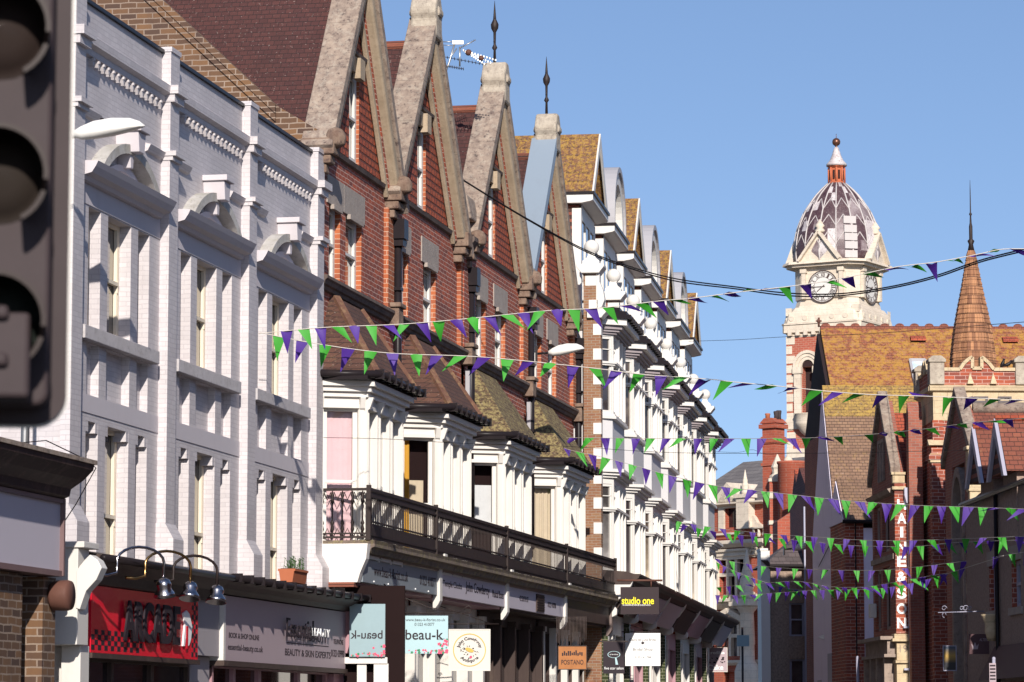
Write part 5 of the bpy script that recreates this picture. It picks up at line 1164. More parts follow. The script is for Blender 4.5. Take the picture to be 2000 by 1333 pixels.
for a,b in (((0.12,zk-.15),(oc,zr+.02)),((oc,zr+.02),(o0-.12,zk-.15))):
    m_.add([(-.1,a[0],a[1]),(.2,a[0],a[1]),(.2,b[0],b[1]),(-.1,b[0],b[1]),(-.1,a[0],a[1]+.3),(.2,a[0],a[1]+.3),(.2,b[0],b[1]+.3),(-.1,b[0],b[1]+.3)],[(0,1,2,3),(4,5,6,7),(0,1,5,4),(1,2,6,5),(2,3,7,6),(3,0,4,7)])
m_.build('coping',M['coping'],E,bevel=.02)
m_=MB(); m_.prism([(o0,zk),(oc,zr-.3),(0,zk)],'u',.301,8); rf=m_.build('roof',M['tiledred'],E)
m_=MB(); m_.tube([(.4,oc,zr-.25),(8,oc,zr-.25)],.16,8); m_.build('ridge_stone',M['coping'],rf)
m_=MB(); m_.box(-.15,.5,-.12,.28,zk-1.05,zk-.0); m_.box(-.2,.55,-.16,.33,zk-.0,zk+.1); m_.box(-.12,.45,-.05,.24,5.2,zk-1.05,0); m_.prism([(.0,5.0),(.5,5.0),(.35,5.2),(.0,5.3)],'u',-.2,.5); m_.build('kneeler_stone',M['stonebuff'],E,bevel=.02)
m_=MB(); m_.box(-.1,.43,-.04,.22,.1,4.99); m_.build('buttress',M['redbrick'],E)

# ---- bell tower with shingled spire
F3=RF(1829,90); E=empty('church_tower',F3,'small church tower of red brick and buff stone carrying the shingled spire','tower')
def h3(px,py,o=0): return F3.hit(px,py,o)
TW=h3(2005,760)[0]; Z=lambda py:h3(1900,py)[1]
m_=MB(); m_.box(0,TW,-TW,0,.1,Z(790)); m_.build('lower_wall',M['redbrick'],E)
m_=MB(); m_.box(-.02,TW+.02,-TW-.02,.02,Z(822),Z(762)); bl=m_.build('stone_band',M['stonebuff'],E)
m_=MB(); m_.prism([(0,Z(768)),(.12,Z(764)),(.14,Z(756)),(0,Z(752))],'u',-.12,TW+.12); m_.prism([(Z(752)*0-.0,0)]*0 or [(-.14,Z(764)),(-.14,Z(756)),(0,Z(752)),(0,Z(768))],'o',-TW,.0); m_.build('string_course',M['stonebuff'],E)
for (a,b) in ((1862,1872),(1907,1925),(1953,1971)):
    u0,_=h3(a,800); u1,_=h3(b,800); m_=MB(); m_.box(u0-.06,u0,.021,.08,Z(800),Z(778)); m_.box(u1,u1+.06,.021,.08,Z(800),Z(778)); m_.box(u0,u1,.021,.03,Z(800),Z(783)); m_.box(u0-.06,u1+.06,.021,.08,Z(778),Z(775))
    for k in range(3): m_.prism([(.03,Z(799-6*k)),(.09,Z(799-6*k)-.03),(.03,Z(795-6*k))],'u',u0,u1)
    m_.build('louvre_window',M['darklouvre'],E)
# parapet with stepped top
m_=MB()
def par(pl,W_,nm):
    q=MB(pl)
    pr=[(0,Z(752)),(W_,Z(752)),(W_,Z(718)),(W_-.22,Z(718)),(W_-.22,Z(724)),(W_*.64,Z(724)),(W_*.6,Z(712)),(W_*.55,Z(704)),(W_*.52,Z(701)),(W_*.52,Z(722)),(W_*.42,Z(722)),(W_*.42,Z(701)),(W_*.38,Z(704)),(W_*.33,Z(712)),(W_*.29,Z(724)),(.22,Z(724)),(.22,Z(718)),(0,Z(718))]
    tri=[[0,1,4,17]]
    body=[(0,Z(752),W_,Z(724)),(0,Z(724),.22,Z(718)),(W_-.22,Z(724),W_,Z(718))]
    for a,b,c,d in body: q.box(a,c,-.22,0,b,d)
    q.prism([(W_*.29,Z(724)),(W_*.42,Z(724)),(W_*.42,Z(701)),(W_*.38,Z(704)),(W_*.33,Z(712))],'o',-.2,-.001); q.prism([(W_*.52,Z(724)),(W_*.64,Z(724)),(W_*.6,Z(712)),(W_*.55,Z(704)),(W_*.52,Z(701))],'o',-.2,-.001)
    p=q.build('parapet',M['redbrick'],E)
    c=MB(pl)
    path=[(.0,718),(.24,718),(.24,724),(W_*.285,724),(W_*.33,712),(W_*.38,704),(W_*.42,700),(W_*.42,722),(W_*.52,722),(W_*.52,700),(W_*.55,704),(W_*.6,712),(W_*.65,724),(W_-.24,724),(W_-.24,718),(W_,718)]
    for i in range(len(path)-1):
        (x0,y0),(x1,y1)=path[i],path[i+1]
        c.bar((x0,-.1,Z(y0)+.03),(x1+.001,-.1,Z(y1)+.03),.30,.09)
    c.build('coping',M['stonebuff'],p)
par(Pl((0,0),(TW,0)),TW,'f'); par(Pl((0,-TW),(0,0)),TW,'s')
for (u,o) in ((.05,-.05),(TW-.15,-.05),(.05,-TW)):
    m_=MB(); m_.box(u-.16,u+.24,o-.28,o+.16,Z(752),Z(709)); m_.box(u-.2,u+.28,o-.3,o+.2,Z(709),Z(703)); m_.prism([(u-.2,Z(703)),(u+.28,Z(703)),(u+.16,Z(696)),(u-.08,Z(696))],'o',o-.3,o+.2); m_.build('corner_cap',M['copingpale'],E,bevel=.02)
for px_ in (1894,1939):
    u,_=h3(px_,740); m_=MB(); m_.add([(u-.09,.16,Z(751)),(u+.09,.16,Z(751)),(u+.09,.0,Z(751)),(u-.09,.0,Z(751)),(u,.05,Z(729))],[(0,1,4),(1,2,4),(2,3,4),(3,0,4),(0,1,2,3)]); m_.build('stone_spikelet',M['stonebuff'],E)
# corner buttress strips
m_=MB(); m_.box(-.12,.26,-.1,.22,.1,Z(872)); m_.box(-.06,.22,-.1,.12,Z(872),Z(822)); m_.box(-.2,.34,-.3,.3,Z(900),Z(890)); m_.prism([(.22,Z(872)),(.34,Z(872)),(.1,Z(860)),(0,Z(860)),(0,Z(872))],'u',-.2,.3,1); m_.box(-.16,.3,-.1,.27,Z(905),Z(888),1); m_.build('buttress',[M['redbrick'],M['stonebuff']],E)
m_=MB(); m_.box(-.5,-.12,-1.7,-1.3,.1,Z(800)); m_.prism([(-1.7,Z(800)),(-1.3,Z(800)),(-1.5,Z(775))],'u',-.5,-.12); m_.build('side_buttress',M['darkredbrick'],E)
# spire: a thing by itself standing on the tower
SPx,_=h3(1900,700,-TW/2); FS=Fac(F3.pt(SPx,-TW/2),RU); S=empty('shingled_spire',FS,'brown cedar shingled octagonal spire with thin black finial','spire')
def r_at(px,py): x=FS.hit(px,py,0); return abs(x[0]),x[1]
prof=[(FS.hit(1944,722)[0],Z(724)-.1)]
for px_,py_ in ((1943,700),(1936,650),(1928,610),(1919,570),(1911,530),(1905,500),(1903,490)):
    u,z=FS.hit(px_,py_); prof.append((u*1.04,z))
m_=MB(); m_.lathe(0,0,prof,8,ph=R(22.5),sm=False)
m_.build('spire_cone',M['shingle'],S,recalc=True)
# shingle courses as thin steps
m_=MB(); zmin=prof[0][1]; zmax=prof[-1][1]; n=26
def rz_(z):
    for k in range(len(prof)-1):
        if prof[k][1]<=z<=prof[k+1][1]:
            f=(z-prof[k][1])/(prof[k+1][1]-prof[k][1]); return prof[k][0]*(1-f)+prof[k+1][0]*f
    return prof[-1][0]
q=[]
for k in range(n):
    z=zmin+(zmax-zmin)*k/n; z2=zmin+(zmax-zmin)*(k+1)/n; q.append((rz_(z)+.028,z)); q.append((rz_(z2-.001)+.006,z2-.001))
m_=MB(); m_.lathe(0,0,q,8,ph=R(22.5),sm=False); m_.build('shingle_courses',M['shingle'],S)
zt=FS.hit(1899,485)[1]; ztop=FS.hit(1899,352)[1]
m_=MB(); m_.lathe(0,0,[(.10,zt-.1),(.06,zt+.1),(.1,zt+.2),(.05,zt+.25),(.05,zt+.6),(.03,zt+.7),(.02,zt+.9),(.045,zt+.95),(.018,zt+1.0),(.012,ztop-.3),(.004,ztop)],8); m_.build('finial',M['iron'],S)
# pigeon-like dark birds omitted: two small crows on the coping
for k,(px_,py_) in enumerate(((1958,716),(1968,712))):
    u,z=h3(px_,py_,-.1); B=empty('pigeon',F3,['dark pigeon perched upright on the tower parapet, left of its mate','dark pigeon crouching on the tower parapet, right of its mate'][k],'bird','pigeons on the tower parapet',u=u,o=-.1,z=Z(724)+.07)
    m_=MB(); sk=[(-.12,.02,.06,.02),(-.05,.0,.09,.045),(.03,0,.12,.055),(.08,0,.17,.035),(.10,0,.21,.03),(.14,0,.21,.008)] if k else [(-.05,0,.02,.02),(-.02,0,.08,.05),(.01,0,.14,.055),(.03,0,.2,.035),(.04,0,.25,.032),(.08,0,.25,.008)]
    m_.tube([(a,b,c) for a,b,c,d in sk],[d for a,b,c,d in sk],10); m_.tube([(0,.02,.0),(0,.02,.06)],.006,4); m_.tube([(0,-.02,.0),(0,-.02,.06)],.006,4); m_.build('body',M['black'],B)

# ---- church nave behind
F5=RF(1632,118,700); E=empty('church_nave',F5,'church nave with large roof of orange tiles thick with yellow lichen','church')
rz=F5.hit(1800,640,-4.2)[1]; ez=F5.hit(1640,760,0)[1]-1.2; re=F5.hit(2120,640,-4.2)[0]
m_=MB(); m_.prism([(.15,ez),(-4.2,rz),(-8.55,ez)],'u',0,re); rf=m_.build('roof',M['tilenave'],E)
m_=MB(); m_.box(.4,re,-8.3,0,.1,ez); m_.build('wall',M['darkredbrick'],E)
m_=MB(); m_.prism([(0.0,ez-.1),(-4.2,rz-.25),(-8.4,ez-.1)],'u',-.12,-.001); m_.build('gable_wall',M['shadegable'],E); m_=MB(); m_.box(-.12,.39,-8.3,0,.1,ez-.101); m_.build('side_wall',M['darkredbrick'],E)
m_=MB(); n=int(re/.55)
m_.box(0,re,-4.28,-4.12,rz-.06,rz+.04)
for k in range(n):
    u=.2+k*.55; m_.prism([(u+.17*math.cos(R(a)),rz+.04+.11*math.sin(R(a))) for a in range(0,181,30)],'o',-4.23,-4.17)
m_.build('ridge_cresting',M['tiledred'],rf)
m_=MB(); m_.tube([(-.05,-4.2,rz),(-.05,-4.2,rz+.35)],.04,6); m_.ball(-.05,-4.2,rz+.22,.08,8); m_.box(-.16,.06,-4.23,-4.17,rz+.2,rz+.25); m_.build('finial',M['rust'],E)
def onroof(px,py):
    # walk the ray to the camera facing slope
    for k in range(400):
        o=.1-k*.0108; u,z=F5.hit(px,py,o); zr_=ez+(rz-ez)*(.15-o)/4.35
        if z<=zr_: return u,o,z
    return u,o,z
for p_ in ((1793,666),(1973,668)):
    u,o,z=onroof(*p_); m_=MB(); m_.prism([(o-.1,z+.0),(o+.18,z-.02),(o+.18,z+.06),(o-.1,z+.2)],'u',u-.28,u+.28); m_.build('roof_vent',M['tilered'],E)
u0,o0_,z0=onroof(1786,752); u1,o1_,z1=onroof(1783,710); w_=.55
m_=MB(); P=[(u0,o0_,z0+.12),(u0+w_,o0_,z0+.12),(u0+w_,o1_,z1+.12),(u0,o1_,z1+.12)]
for a,b in ((0,1),(1,2),(2,3),(3,0)): m_.bar(P[a],P[b],.09,.12)
sk=m_.build('skylight',M['leadplain'],E); g=MB(); g.poly([(p[0],p[1],p[2]-.02) for p in P]); g.build('pane',M['skyglass'],sk)

# ---- painted sign house: red roof, stone coping, lit pier
F4=RF(1749,92); E=empty('gabled_sign_house',F4,'red brick house with bright red roof whose sunlit pier carries tall white letters','house')
o0=-4.3; oc=o0/2; zr=F4.hitU(1724,782,0)[1]; zk=F4.hit(1752,925)[1]; Z=lambda py:F4.hit(1760,py)[1]
WD=5.2
m_=MB(SW(o0,0)); L=-o0; zt1=F4.hitU(1725,985,0)[1]; zt2=F4.hitU(1725,1080,0)[1]; zt3=F4.hitU(1725,1110,0)[1]; zt4=F4.hitU(1725,1232,0)[1]
hs=[(.35,1.55,zt2,zt1,.2),(1.95,3.3,zt2,zt1,.2),(.35,1.55,zt4,zt3,.2),(1.95,3.3,zt4,zt3,.2)]
gz0,gz1=F4.hitU(1725,940,0)[1],F4.hitU(1725,865,0)[1]
m_.wall(0,L,.1,zk,hs); m_.pl=ID; m_.prism([(o0,zk),(oc,zr),(0,zk)],'u',.0,.3); m_.box(.25,WD,o0,-.001,.1,zk-.01); m_.build('wall',M['darkredbrick'],E)
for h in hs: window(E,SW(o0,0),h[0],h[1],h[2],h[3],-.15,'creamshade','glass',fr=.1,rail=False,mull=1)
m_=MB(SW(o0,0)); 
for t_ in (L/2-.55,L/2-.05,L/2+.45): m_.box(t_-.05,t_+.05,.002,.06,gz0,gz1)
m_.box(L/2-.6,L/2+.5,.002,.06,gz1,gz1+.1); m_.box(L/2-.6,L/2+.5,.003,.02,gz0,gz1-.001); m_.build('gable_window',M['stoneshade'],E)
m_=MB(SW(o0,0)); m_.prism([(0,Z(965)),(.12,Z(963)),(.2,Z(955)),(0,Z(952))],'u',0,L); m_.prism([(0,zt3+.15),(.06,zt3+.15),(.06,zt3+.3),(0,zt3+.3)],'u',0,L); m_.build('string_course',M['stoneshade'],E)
m_=MB()
for a,b in (((0.15,zk-.1),(oc,zr+.0)),((oc,zr+.0),(o0-.15,zk-.1))):
    m_.add([(-.12,a[0],a[1]),(.16,a[0],a[1]),(.16,b[0],b[1]),(-.12,b[0],b[1]),(-.12,a[0],a[1]+.28),(.16,a[0],a[1]+.28),(.16,b[0],b[1]+.28),(-.12,b[0],b[1]+.28)],[(0,1,2,3),(4,5,6,7),(0,1,5,4),(1,2,6,5),(2,3,7,6),(3,0,4,7)])
m_.build('coping',M['coping'],E,bevel=.02)
m_=MB(); m_.prism([(.1,zk-.9),(oc,zr-.35),(o0,zk-.9)],'u',.17,WD); m_.build('roof',M['tilered'],E)
# pier
pw=F4.hit(1775,1100,.25)[0]
m_=MB(); m_.box(-.03,pw,0.0,.25,Z(1238),Z(945)); m_.build('letter_pier',M['redbrick'],E)
m_=MB(); m_.box(-.08,pw*.75,0.0,.27,Z(945),Z(925)); m_.box(-.12,pw*.8,0,.32,Z(929),Z(924)); m_.box(-.1,pw*.8,.0,.33,Z(958),Z(952)); m_.build('pier_cap',M['stonebuff'],E)
for ch,py in zip('HAINE&SON',(987,1014,1041,1070,1098,1128,1160,1190,1218)):
    text(E,ch,M['txt_white'],F4.hit(1761,py,.25)[0],Z(py),.29,.085 if ch=='I' else (.25 if ch!='O' else .27),Pl((0,.25),(1,.25)),.002,ext=.02,bold=.03)
m_=MB(); m_.box(-.1,pw+.35,-.2,.34,Z(1248),Z(1239)); m_.box(-.16,pw+.4,-.3,.4,Z(1254),Z(1248)); m_.box(-.03,pw+.02,-.2,.28,Z(1290),Z(1254)); m_.box(-.07,pw+.06,-.2,.33,Z(1296),Z(1290)); m_.box(-.03,pw,-.2,.24,.1,Z(1296)); m_.build('pier_base',M['stonebuff'],E,bevel=.01)
text(E,'19',M['stoneshade'],F4.hit(1765,1266,.28)[0],Z(1268),.2,.22,Pl((0,.28),(1,.28)),.001,ext=.008)
m_=MB(SW(o0,0)); m_.box(-.2,L+.1,.0,.45,Z(1250),Z(1243)); m_.box(0,L,.002,.25,Z(1278),Z(1250)); m_.box(-.1,L+.1,.0,.35,Z(1284),Z(1278))
for t_ in (.1,1.3,2.5,3.9): m_.box(t_-.14,t_+.14,.0,.3,.1,Z(1284))
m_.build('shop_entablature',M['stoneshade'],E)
m_=MB(); u=F4.hit(1777,1000,.35)[0]; m_.tube([(u,.35,.1),(u,.35,Z(985))],.075,10); m_.prism([(u-.1,Z(985)),(u+.1,Z(985)),(u+.16,Z(970)),(u+.16,Z(955)),(u-.16,Z(955)),(u-.16,Z(970))],'o',.2,.48); m_.box(u-.22,u+.22,.28,.4,Z(1228),Z(1224)); m_.box(u-.22,u+.22,.28,.4,Z(1310),Z(1306)); m_.build('downpipe',M['bluegrey2'],E)

# ---- pale rendered house with tall brown roof
F6=RF(1634,104); E=empty('rendered_gable_house',F6,'tall house with pale blue grey rendered gable and brown roof yellowed along the ridge','house')
o0=-5.6; oc=o0/2; zr=F6.hitU(1606,752,0)[1]; zr=F6.hit(1700,754,oc)[1]; ze=F6.hit(1660,1040,.2)[1]; WD=F6.hit(1812,800,oc)[0]
m_=MB(); m_.prism([(.2,ze),(oc,zr),(o0-.2,ze)],'u',-.02,WD); rf=m_.build('roof',M['tilebrown'],E)
zy=zr-1.05; f=(zr-zy)/(zr-ze)
m_=MB(); oy=oc+(.2-oc)*f
m_.prism([(oy+.012,zy),(oc,zr+.012),(oc-(oy-oc)-.012,zy)],'u',-.024,WD+.01); m_.build('lichen_courses',M['tileridge'],rf)
m_=MB(); m_.prism([(-.02,.1),(-.02,ze+.05),(oc,zr-.15),(o0+.02,ze+.05),(o0+.02,.1)],'u',-.04,-.02); m_.box(-.019,WD,o0+.1,-.1,.1,ze-.02); m_.build('wall',M['bluerender'],E)
m_=MB(); m_.tube([(-.06,-.0,.1),(-.06,-.0,ze+.3)],.06,8); m_.tube([(-.1,-3.6,ze-.9),(-.08,-.3,ze-.2)],.015,4); m_.build('downpipe',M['black'],E)
for (zz_,o_) in ((5.2,-2.2),(2.4,-3.2)): pass
m_=MB(SW(o0,0)); m_.box(1.0,2.0,.0,.05,.4,3.2); m_.box(3.6,4.6,.0,.05,.4,4.0); m_.build('white_door_surround',M['bluewhite'],E)
F7=RF(1652,100); E=empty('lower_gable_house',F7,'lower brown roofed house with sunlit brick corner, before the tall rendered gable','house')
zr=F7.hit(1670,933,-1.7)[1]; ze=F7.hit(1670,1018,.15)[1]; WD=F7.hit(1722,1100)[0]+1.5; Z=lambda py:F7.hit(1690,py)[1]
m_=MB(); m_.prism([(.15,ze),(-1.7,zr),(-3.5,ze)],'u',-.03,WD); m_.build('roof',M['tilebrown'],E)
m_=MB(); m_.prism([(-.0,ze),(-1.7,zr-.12),(-3.4,ze)],'u',-.06,-.031); m_.build('gable_wall',M['bluerender'],E)
ub=F7.hit(1687,1100)[0]; up=F7.hit(1713,1100)[0]
m_=MB(); m_.box(0,ub,-3.4,0,.1,ze); m_.box(up,WD,-3.4,0,.1,ze); m_.box(ub,up,-3.4,-.1,.1,Z(1285)); m_.build('wall',M['redbrick'],E)
m_=MB(); m_.box(ub,up,-3.4,-.02,Z(1284),ze-.2); m_.build('render_panel',M['bluerender'],E)
m_=MB(); m_.tube([(-.1,.2,ze-.02),(WD,.2,ze-.02)],.06,8); m_.tube([(.3,.06,.1),(.3,.06,ze)],.02,6); m_.build('gutter',M['black'],E)
# small pole + sign posts, wall lamps on the right pavement
def post(px,pyt,Y,name,lab,cat,r=.045,mat='bluewhite',group=None):
    x,y,z=at(px,pyt,Y); E=wempty(name,(x,y,0),lab,cat,group); m_=MB(); m_.tube([(0,0,.0),(0,0,z)],r,10); m_.ball(0,0,z,r*1.2,8); m_.build('pole',M[mat],E); return E,z
post(1675,1285,96,'sign_post','pale thin post against the sunlit brick corner','post')
E,z=post(1941,1287,60,'sign_post','pale thin post with small lettered plate before the dark shop at the right edge','post',r=.03)
m_=MB(); m_.box(-.09,.03,.035,.045,z-.42,z-.08); pl_=m_.build('sign_plate',M['mauve'],E)
text(E,'P 1hr',M['txt_dark'],-.03,z-.16,.05,.1,ID,.046) if False else None
m_=MB()
for k in range(5): m_.box(-.08,.02,.0455,.047,z-.38+k*.06,z-.35+k*.06)
m_.build('small_lines',M['txt_dark'],pl_); 
for k in range(5): pass
E,w_,h_=panel_facing('framed_picture_sign','blue framed dark picture sign with glowing sun on the church wall','sign',1843,1867,1263,1309,73,'picture',frame='bluewhite')
E=wempty('scroll_bracket',at(1832,1197,70)[:2]+(0,),'pale wrought iron scroll bracket standing out from the church wall at right','bracket'); z=at(1832,1197,70)[2]
m_=MB(); m_.tube([(0,0,z),(.97,0,z+.03)],.012,6)
for cx,s in ((.13,.06),(.5,.05),(.58,.07),(.66,.05)): m_.tube([(cx+s*(1-a/600)*math.cos(R(a)),0,z+.09+s*(1-a/600)*math.sin(R(a))) for a in range(0,420,35)],.008,5)
m_.tube([(.13+.04*math.cos(R(a)),0,z-.05+.05*math.sin(R(a))) for a in range(0,300,35)],.008,5); m_.build('scrollwork',M['bluewhite'],E)
# shop fascia on the church side
E=wempty('shop_fascia',at(1893,1278,70)[:2]+(0,),'dark mauve shop fascia with faint crown like mark at the lower right','sign'); z=at(1893,1278,70)[2]
m_=MB(); m_.box(0,.62,-.05,0,z,z+.42); m_.build('board',M['mauvedark'],E); text(E,'ALTERATIONS',M['mauve'],.4,z+.3,.06,.36,ID,.002); 
m_=MB(); m_.prism([(.07,z+.1),(.18,z+.1),(.2,z+.22),(.16,z+.16),(.125,z+.25),(.09,z+.16),(.05,z+.22)],'o',.001,.004); m_.build('crown_mark',M['mauve'],E)
# pale dressings and clutter on the shaded side of the street
E=empty('burglar_alarm',F4,'white alarm box beside the upper windows of the letter pier house','alarm box'); z=F4.hitU(1713,1195,-.1)[1]
m_=MB(); m_.box(-.2,-.005,-3.9,-3.6,z-.15,z+.25); m_.build('case',M['whitenew'],E,bevel=.02)
# ================= town hall front block at the end of the street =================
D=Fac(at(1390,1150,190)[:2],(.646,-.763)); E=empty('town_hall_block',D,'red brick and cream stone town hall front closing the end of the street','building')
def d(px,py,o=0): return D.hit(px,py,o)
Z=lambda py:d(1440,py)[1]
U=lambda px:d(px,1100)[0]
uL,uR=-3.0,U(1502)
wn=[(U(1417),U(1445),Z(1030),Z(992),.35),(U(1405),U(1455),Z(1165),Z(1093),.35),(U(1409),U(1458),Z(1282),Z(1216),.35),(U(1411),U(1440),.3,Z(1312),.4)]
m_=MB(); m_.wall(uL,uR,.1,Z(985),wn); m_.box(uL,uR,-9,-.42,.1,Z(985)-.02); m_.build('wall',M['brightbrick'],E)
for i,w_ in enumerate(wn[:3]):
    a,b,c,e=w_[:4]
    m_=MB(); t_=[.45,.3,.28][i]; m_.box(a-t_,a,.0,.12,c-.3,e+.45); m_.box(b,b+t_,.0,.12,c-.3,e+.45); m_.box(a,b,.0,.12,e,e+.45); m_.box(a-t_-.1,b+t_+.1,.0,.25,c-.42,c-.3); m_.box(a-t_-.1,b+t_+.1,.0,.25,e+.45,e+.6)
    if i: 
        m_.box(a+(b-a)/3-.1,a+(b-a)/3+.1,-.2,.05,c,e); m_.box(a+2*(b-a)/3-.1,a+2*(b-a)/3+.1,-.2,.05,c,e); m_.box(a,b,-.21,.04,(c+e)/2+.1,(c+e)/2+.3)
    wf=m_.build('window_frame',M['stonecream'],E); g=MB(); g.poly([(a,-.3,c),(b,-.3,c),(b,-.3,e),(a,-.3,e)]); g.build('pane',M['glassdk' if i<2 else 'glassgrey'],wf)
    if i==0: m_=MB(); m_.box((a+b)/2-.06,(a+b)/2+.06,-.28,-.2,c,e); m_.build('mullion',M['darkwood'],wf)
    if i==1:
        m_=MB(); m_.box(a+.15,a+(b-a)/3-.1,-.29,-.25,c,(c+e)/2+.1); m_.build('red_blind',M['redblind'],wf)
def band(y0,y1,o,mat='stonecream',nm='stone_band',u0=uL,u1=uR):
    m_=MB(); m_.prism([(0,Z(y0)),(o*.5,Z(y0)),(o,Z((y0+y1)/2)),(o,Z(y1)),(0,Z(y1))],'u',u0,u1); return m_.build(nm,M[mat],E)
band(1070,1056,.55); band(1088,1084,.2); band(1052,1036,.15,'brightbrick','brick_panel'); band(1190,1172,.5); band(1300,1290,.3); band(988,982,.5)
# slate roof with pedimented dormer
m_=MB(); m_.prism([(.2,Z(985)),(-5.5,Z(917)-1.2+2.2),(-11,Z(985))],'u',uL,U(1497)); m_.build('roof',M['slate'],E)
a,b=U(1399),U(1456); m_=MB(); m_.box(a,b,-2,.15,Z(985),Z(978)); m_.prism([(a-.2,Z(984)),((a+b)/2,Z(942)),(b+.2,Z(984))],'o',-3,.3); m_.build('pediment',M['stonecream'],E)
m_=MB(); m_.prism([(a+.5,Z(980)),((a+b)/2,Z(950)),(b-.5,Z(980))],'o',.301,.36); m_.build('carved_tympanum',M['carved'],E)
def urn(u,o,z,s,name='pinnacle',mat='stonecream'):
    m_=MB(); m_.lathe(u,o,[(.5*s,z),(.5*s,z+.4*s),(.35*s,z+.5*s),(.5*s,z+.9*s),(.42*s,z+1.3*s),(.3*s,z+1.5*s),(.34*s,z+1.7*s),(.2*s,z+2.2*s),(.04*s,z+3.1*s)],12); return m_.build(name,M[mat],E)
u=U(1463); m_=MB(); m_.box(u-.5,u+.5,0,.5,Z(1035),Z(975)); m_.box(u-.6,u+.6,-.1,.6,Z(975),Z(968)); m_.build('stone_pier',M['stonecream'],E); urn(u,.25,Z(968),.45)
m_=MB(); m_.prism([(u+.5,Z(1035)),(u+.5,Z(1008)),(u+.7,Z(1014)),(u+.9,Z(1024)),(u+1.3,Z(1031)),(u+1.3,Z(1035))],'o',0,.25); m_.build('scroll',M['stonecream'],E)
m_=MB()
for k in range(5): m_.lathe(U(1480)+k*.42,.3,[(.07,Z(1053)),(.13,Z(1048)),(.07,Z(1042)),(.09,Z(1036))],8)
m_.box(U(1477),uR,.15,.45,Z(1036),Z(1033)); m_.build('balustrade',M['stonecream'],E)
m_=MB(); rg=random.Random(12)
for k in range(30): m_.ball(U(1462)+rg.uniform(0,1.4),.15,Z(1086)+rg.uniform(0,.7),rg.uniform(.08,.16),6)
m_.box(U(1460),U(1460)+1.7,0,.1,Z(1090),Z(1063)); m_.build('carved_panel',M['carved'],E)
for px_,y0,y1,s in ((1474,1172,1130,.9),(1394,1172,1140,.7)):
    urn(U(px_),.6,Z(y0),s)
    m_=MB(); m_.box(U(px_)-.55,U(px_)+.55,0,1.1,Z(y0)-.5,Z(y0)); m_.build('urn_base',M['stonecream'],E)
u=U(1477); m_=MB(); m_.lathe(u,.75,[(.72,.1),(.72,Z(1312)),(.6,Z(1300)),(.42,Z(1292)),(.40,Z(1262)),(.44,Z(1260)),(.38,Z(1200)),(.42,Z(1197)),(.6,Z(1190)),(.62,Z(1186))],16); m_.box(u-.75,u+.75,0,1.45,Z(1186),Z(1178)); m_.box(u-.65,u+.65,0,1.3,Z(1178),Z(1173)); m_.build('column',M['stonecream'],E)
m_=MB(); a,b=U(1402),U(1464); 
for s0,s1_ in ((a,(a+b)/2),((a+b)/2,b)):
    m_.bar((s0,.3,Z(1212) if s0==a else Z(1193)),(s1_,.3,Z(1193) if s0==a else Z(1212)),.6,.3)
m_.prism([(a,Z(1214)),(b,Z(1214)),((a+b)/2,Z(1195))],'o',0,.2); m_.build('window_pediment',M['stonecream'],E)
m_=MB(); m_.box(a,b,.2,.9,Z(1176),Z(1171))
for k in range(9): m_.prism([(a+.2+k*.5,Z(1171)),(a+.5+k*.5,Z(1171)),(a+.35+k*.5,Z(1163))],'o',.7,.85)
m_.build('balcony_cresting',M['stonecream'],E)
# tall chimney stack
x,y,z0=at(1512,1000,176); E=wempty('chimney_stack',(x,y,0),'tall banded red brick chimney stack with clay pots left of the clock tower','chimney',rz=R(-42))
ZT=lambda py:at(1512,py,176)[2]
m_=MB(); h=.42; m_.box(-h,h,-.42,.42,.1,ZT(826)); 
for y0,y1,e in ((832,826,.14),(860,852,.1),(862,850,.06),(905,901,.07)): m_.box(-h-e,h+e,-.42-e,.42+e,ZT(y0+6),ZT(y1+4))
m_.prism([(-h-.14,ZT(828)),(h+.14,ZT(828)),(.25,ZT(818)),(-.25,ZT(818))],'o',-.5,.5); m_.build('stack',M['brightbrick'],E)
for k,(u,o,t_) in enumerate(((-.22,.2,808),(.2,.0,804),(.2,-.22,802))):
    m_=MB(); m_.lathe(u,o,[(.13,ZT(820)),(.12,ZT(812)),(.15,ZT(t_+2)),(.13,ZT(t_))],10); m_.build('chimney_pot',M['terra_pink' if k==0 else 'darkpot'],E)
x,y,_=at(1548,1000,172); E=wempty('brick_turret',(x,y,0),'round red brick turret with stone cap beside the foot of the clock tower','turret')
ZT=lambda py:at(1548,py,172)[2]
m_=MB(); m_.lathe(0,0,[(.75,.1),(.75,ZT(908)),(.8,ZT(906)),(.8,ZT(902)),(.0201,ZT(902)-.0)],24); m_.build('shaft',M['brightbrick'],E)
m_=MB(); m_.lathe(-.2,0,[(.28,ZT(903)),(.2,ZT(896)),(.04,ZT(888))],10); m_.build('stone_cap',M['stonecream'],E)
x,y,_=at(1519,1000,174); E=wempty('stone_pinnacle_pier',(x,y,0),'red brick pier topped by a carved pale pinnacle, right of the tall chimney','pier')
ZT=lambda py:at(1519,py,174)[2]
m_=MB(); m_.box(-.45,.45,-.3,.4,.1,ZT(940)); m_.build('pier',M['brightbrick'],E)
m_=MB(); m_.box(-.5,.5,-.3,.46,ZT(942),ZT(936)); m_.box(-.5,.5,-.3,.46,ZT(975),ZT(962)); m_.box(-.5,.5,-.3,.5,ZT(1026),ZT(1018)); m_.box(-.48,.48,-.3,.44,ZT(1060),ZT(1045)); m_.build('stone_bands',M['stonecream'],E)
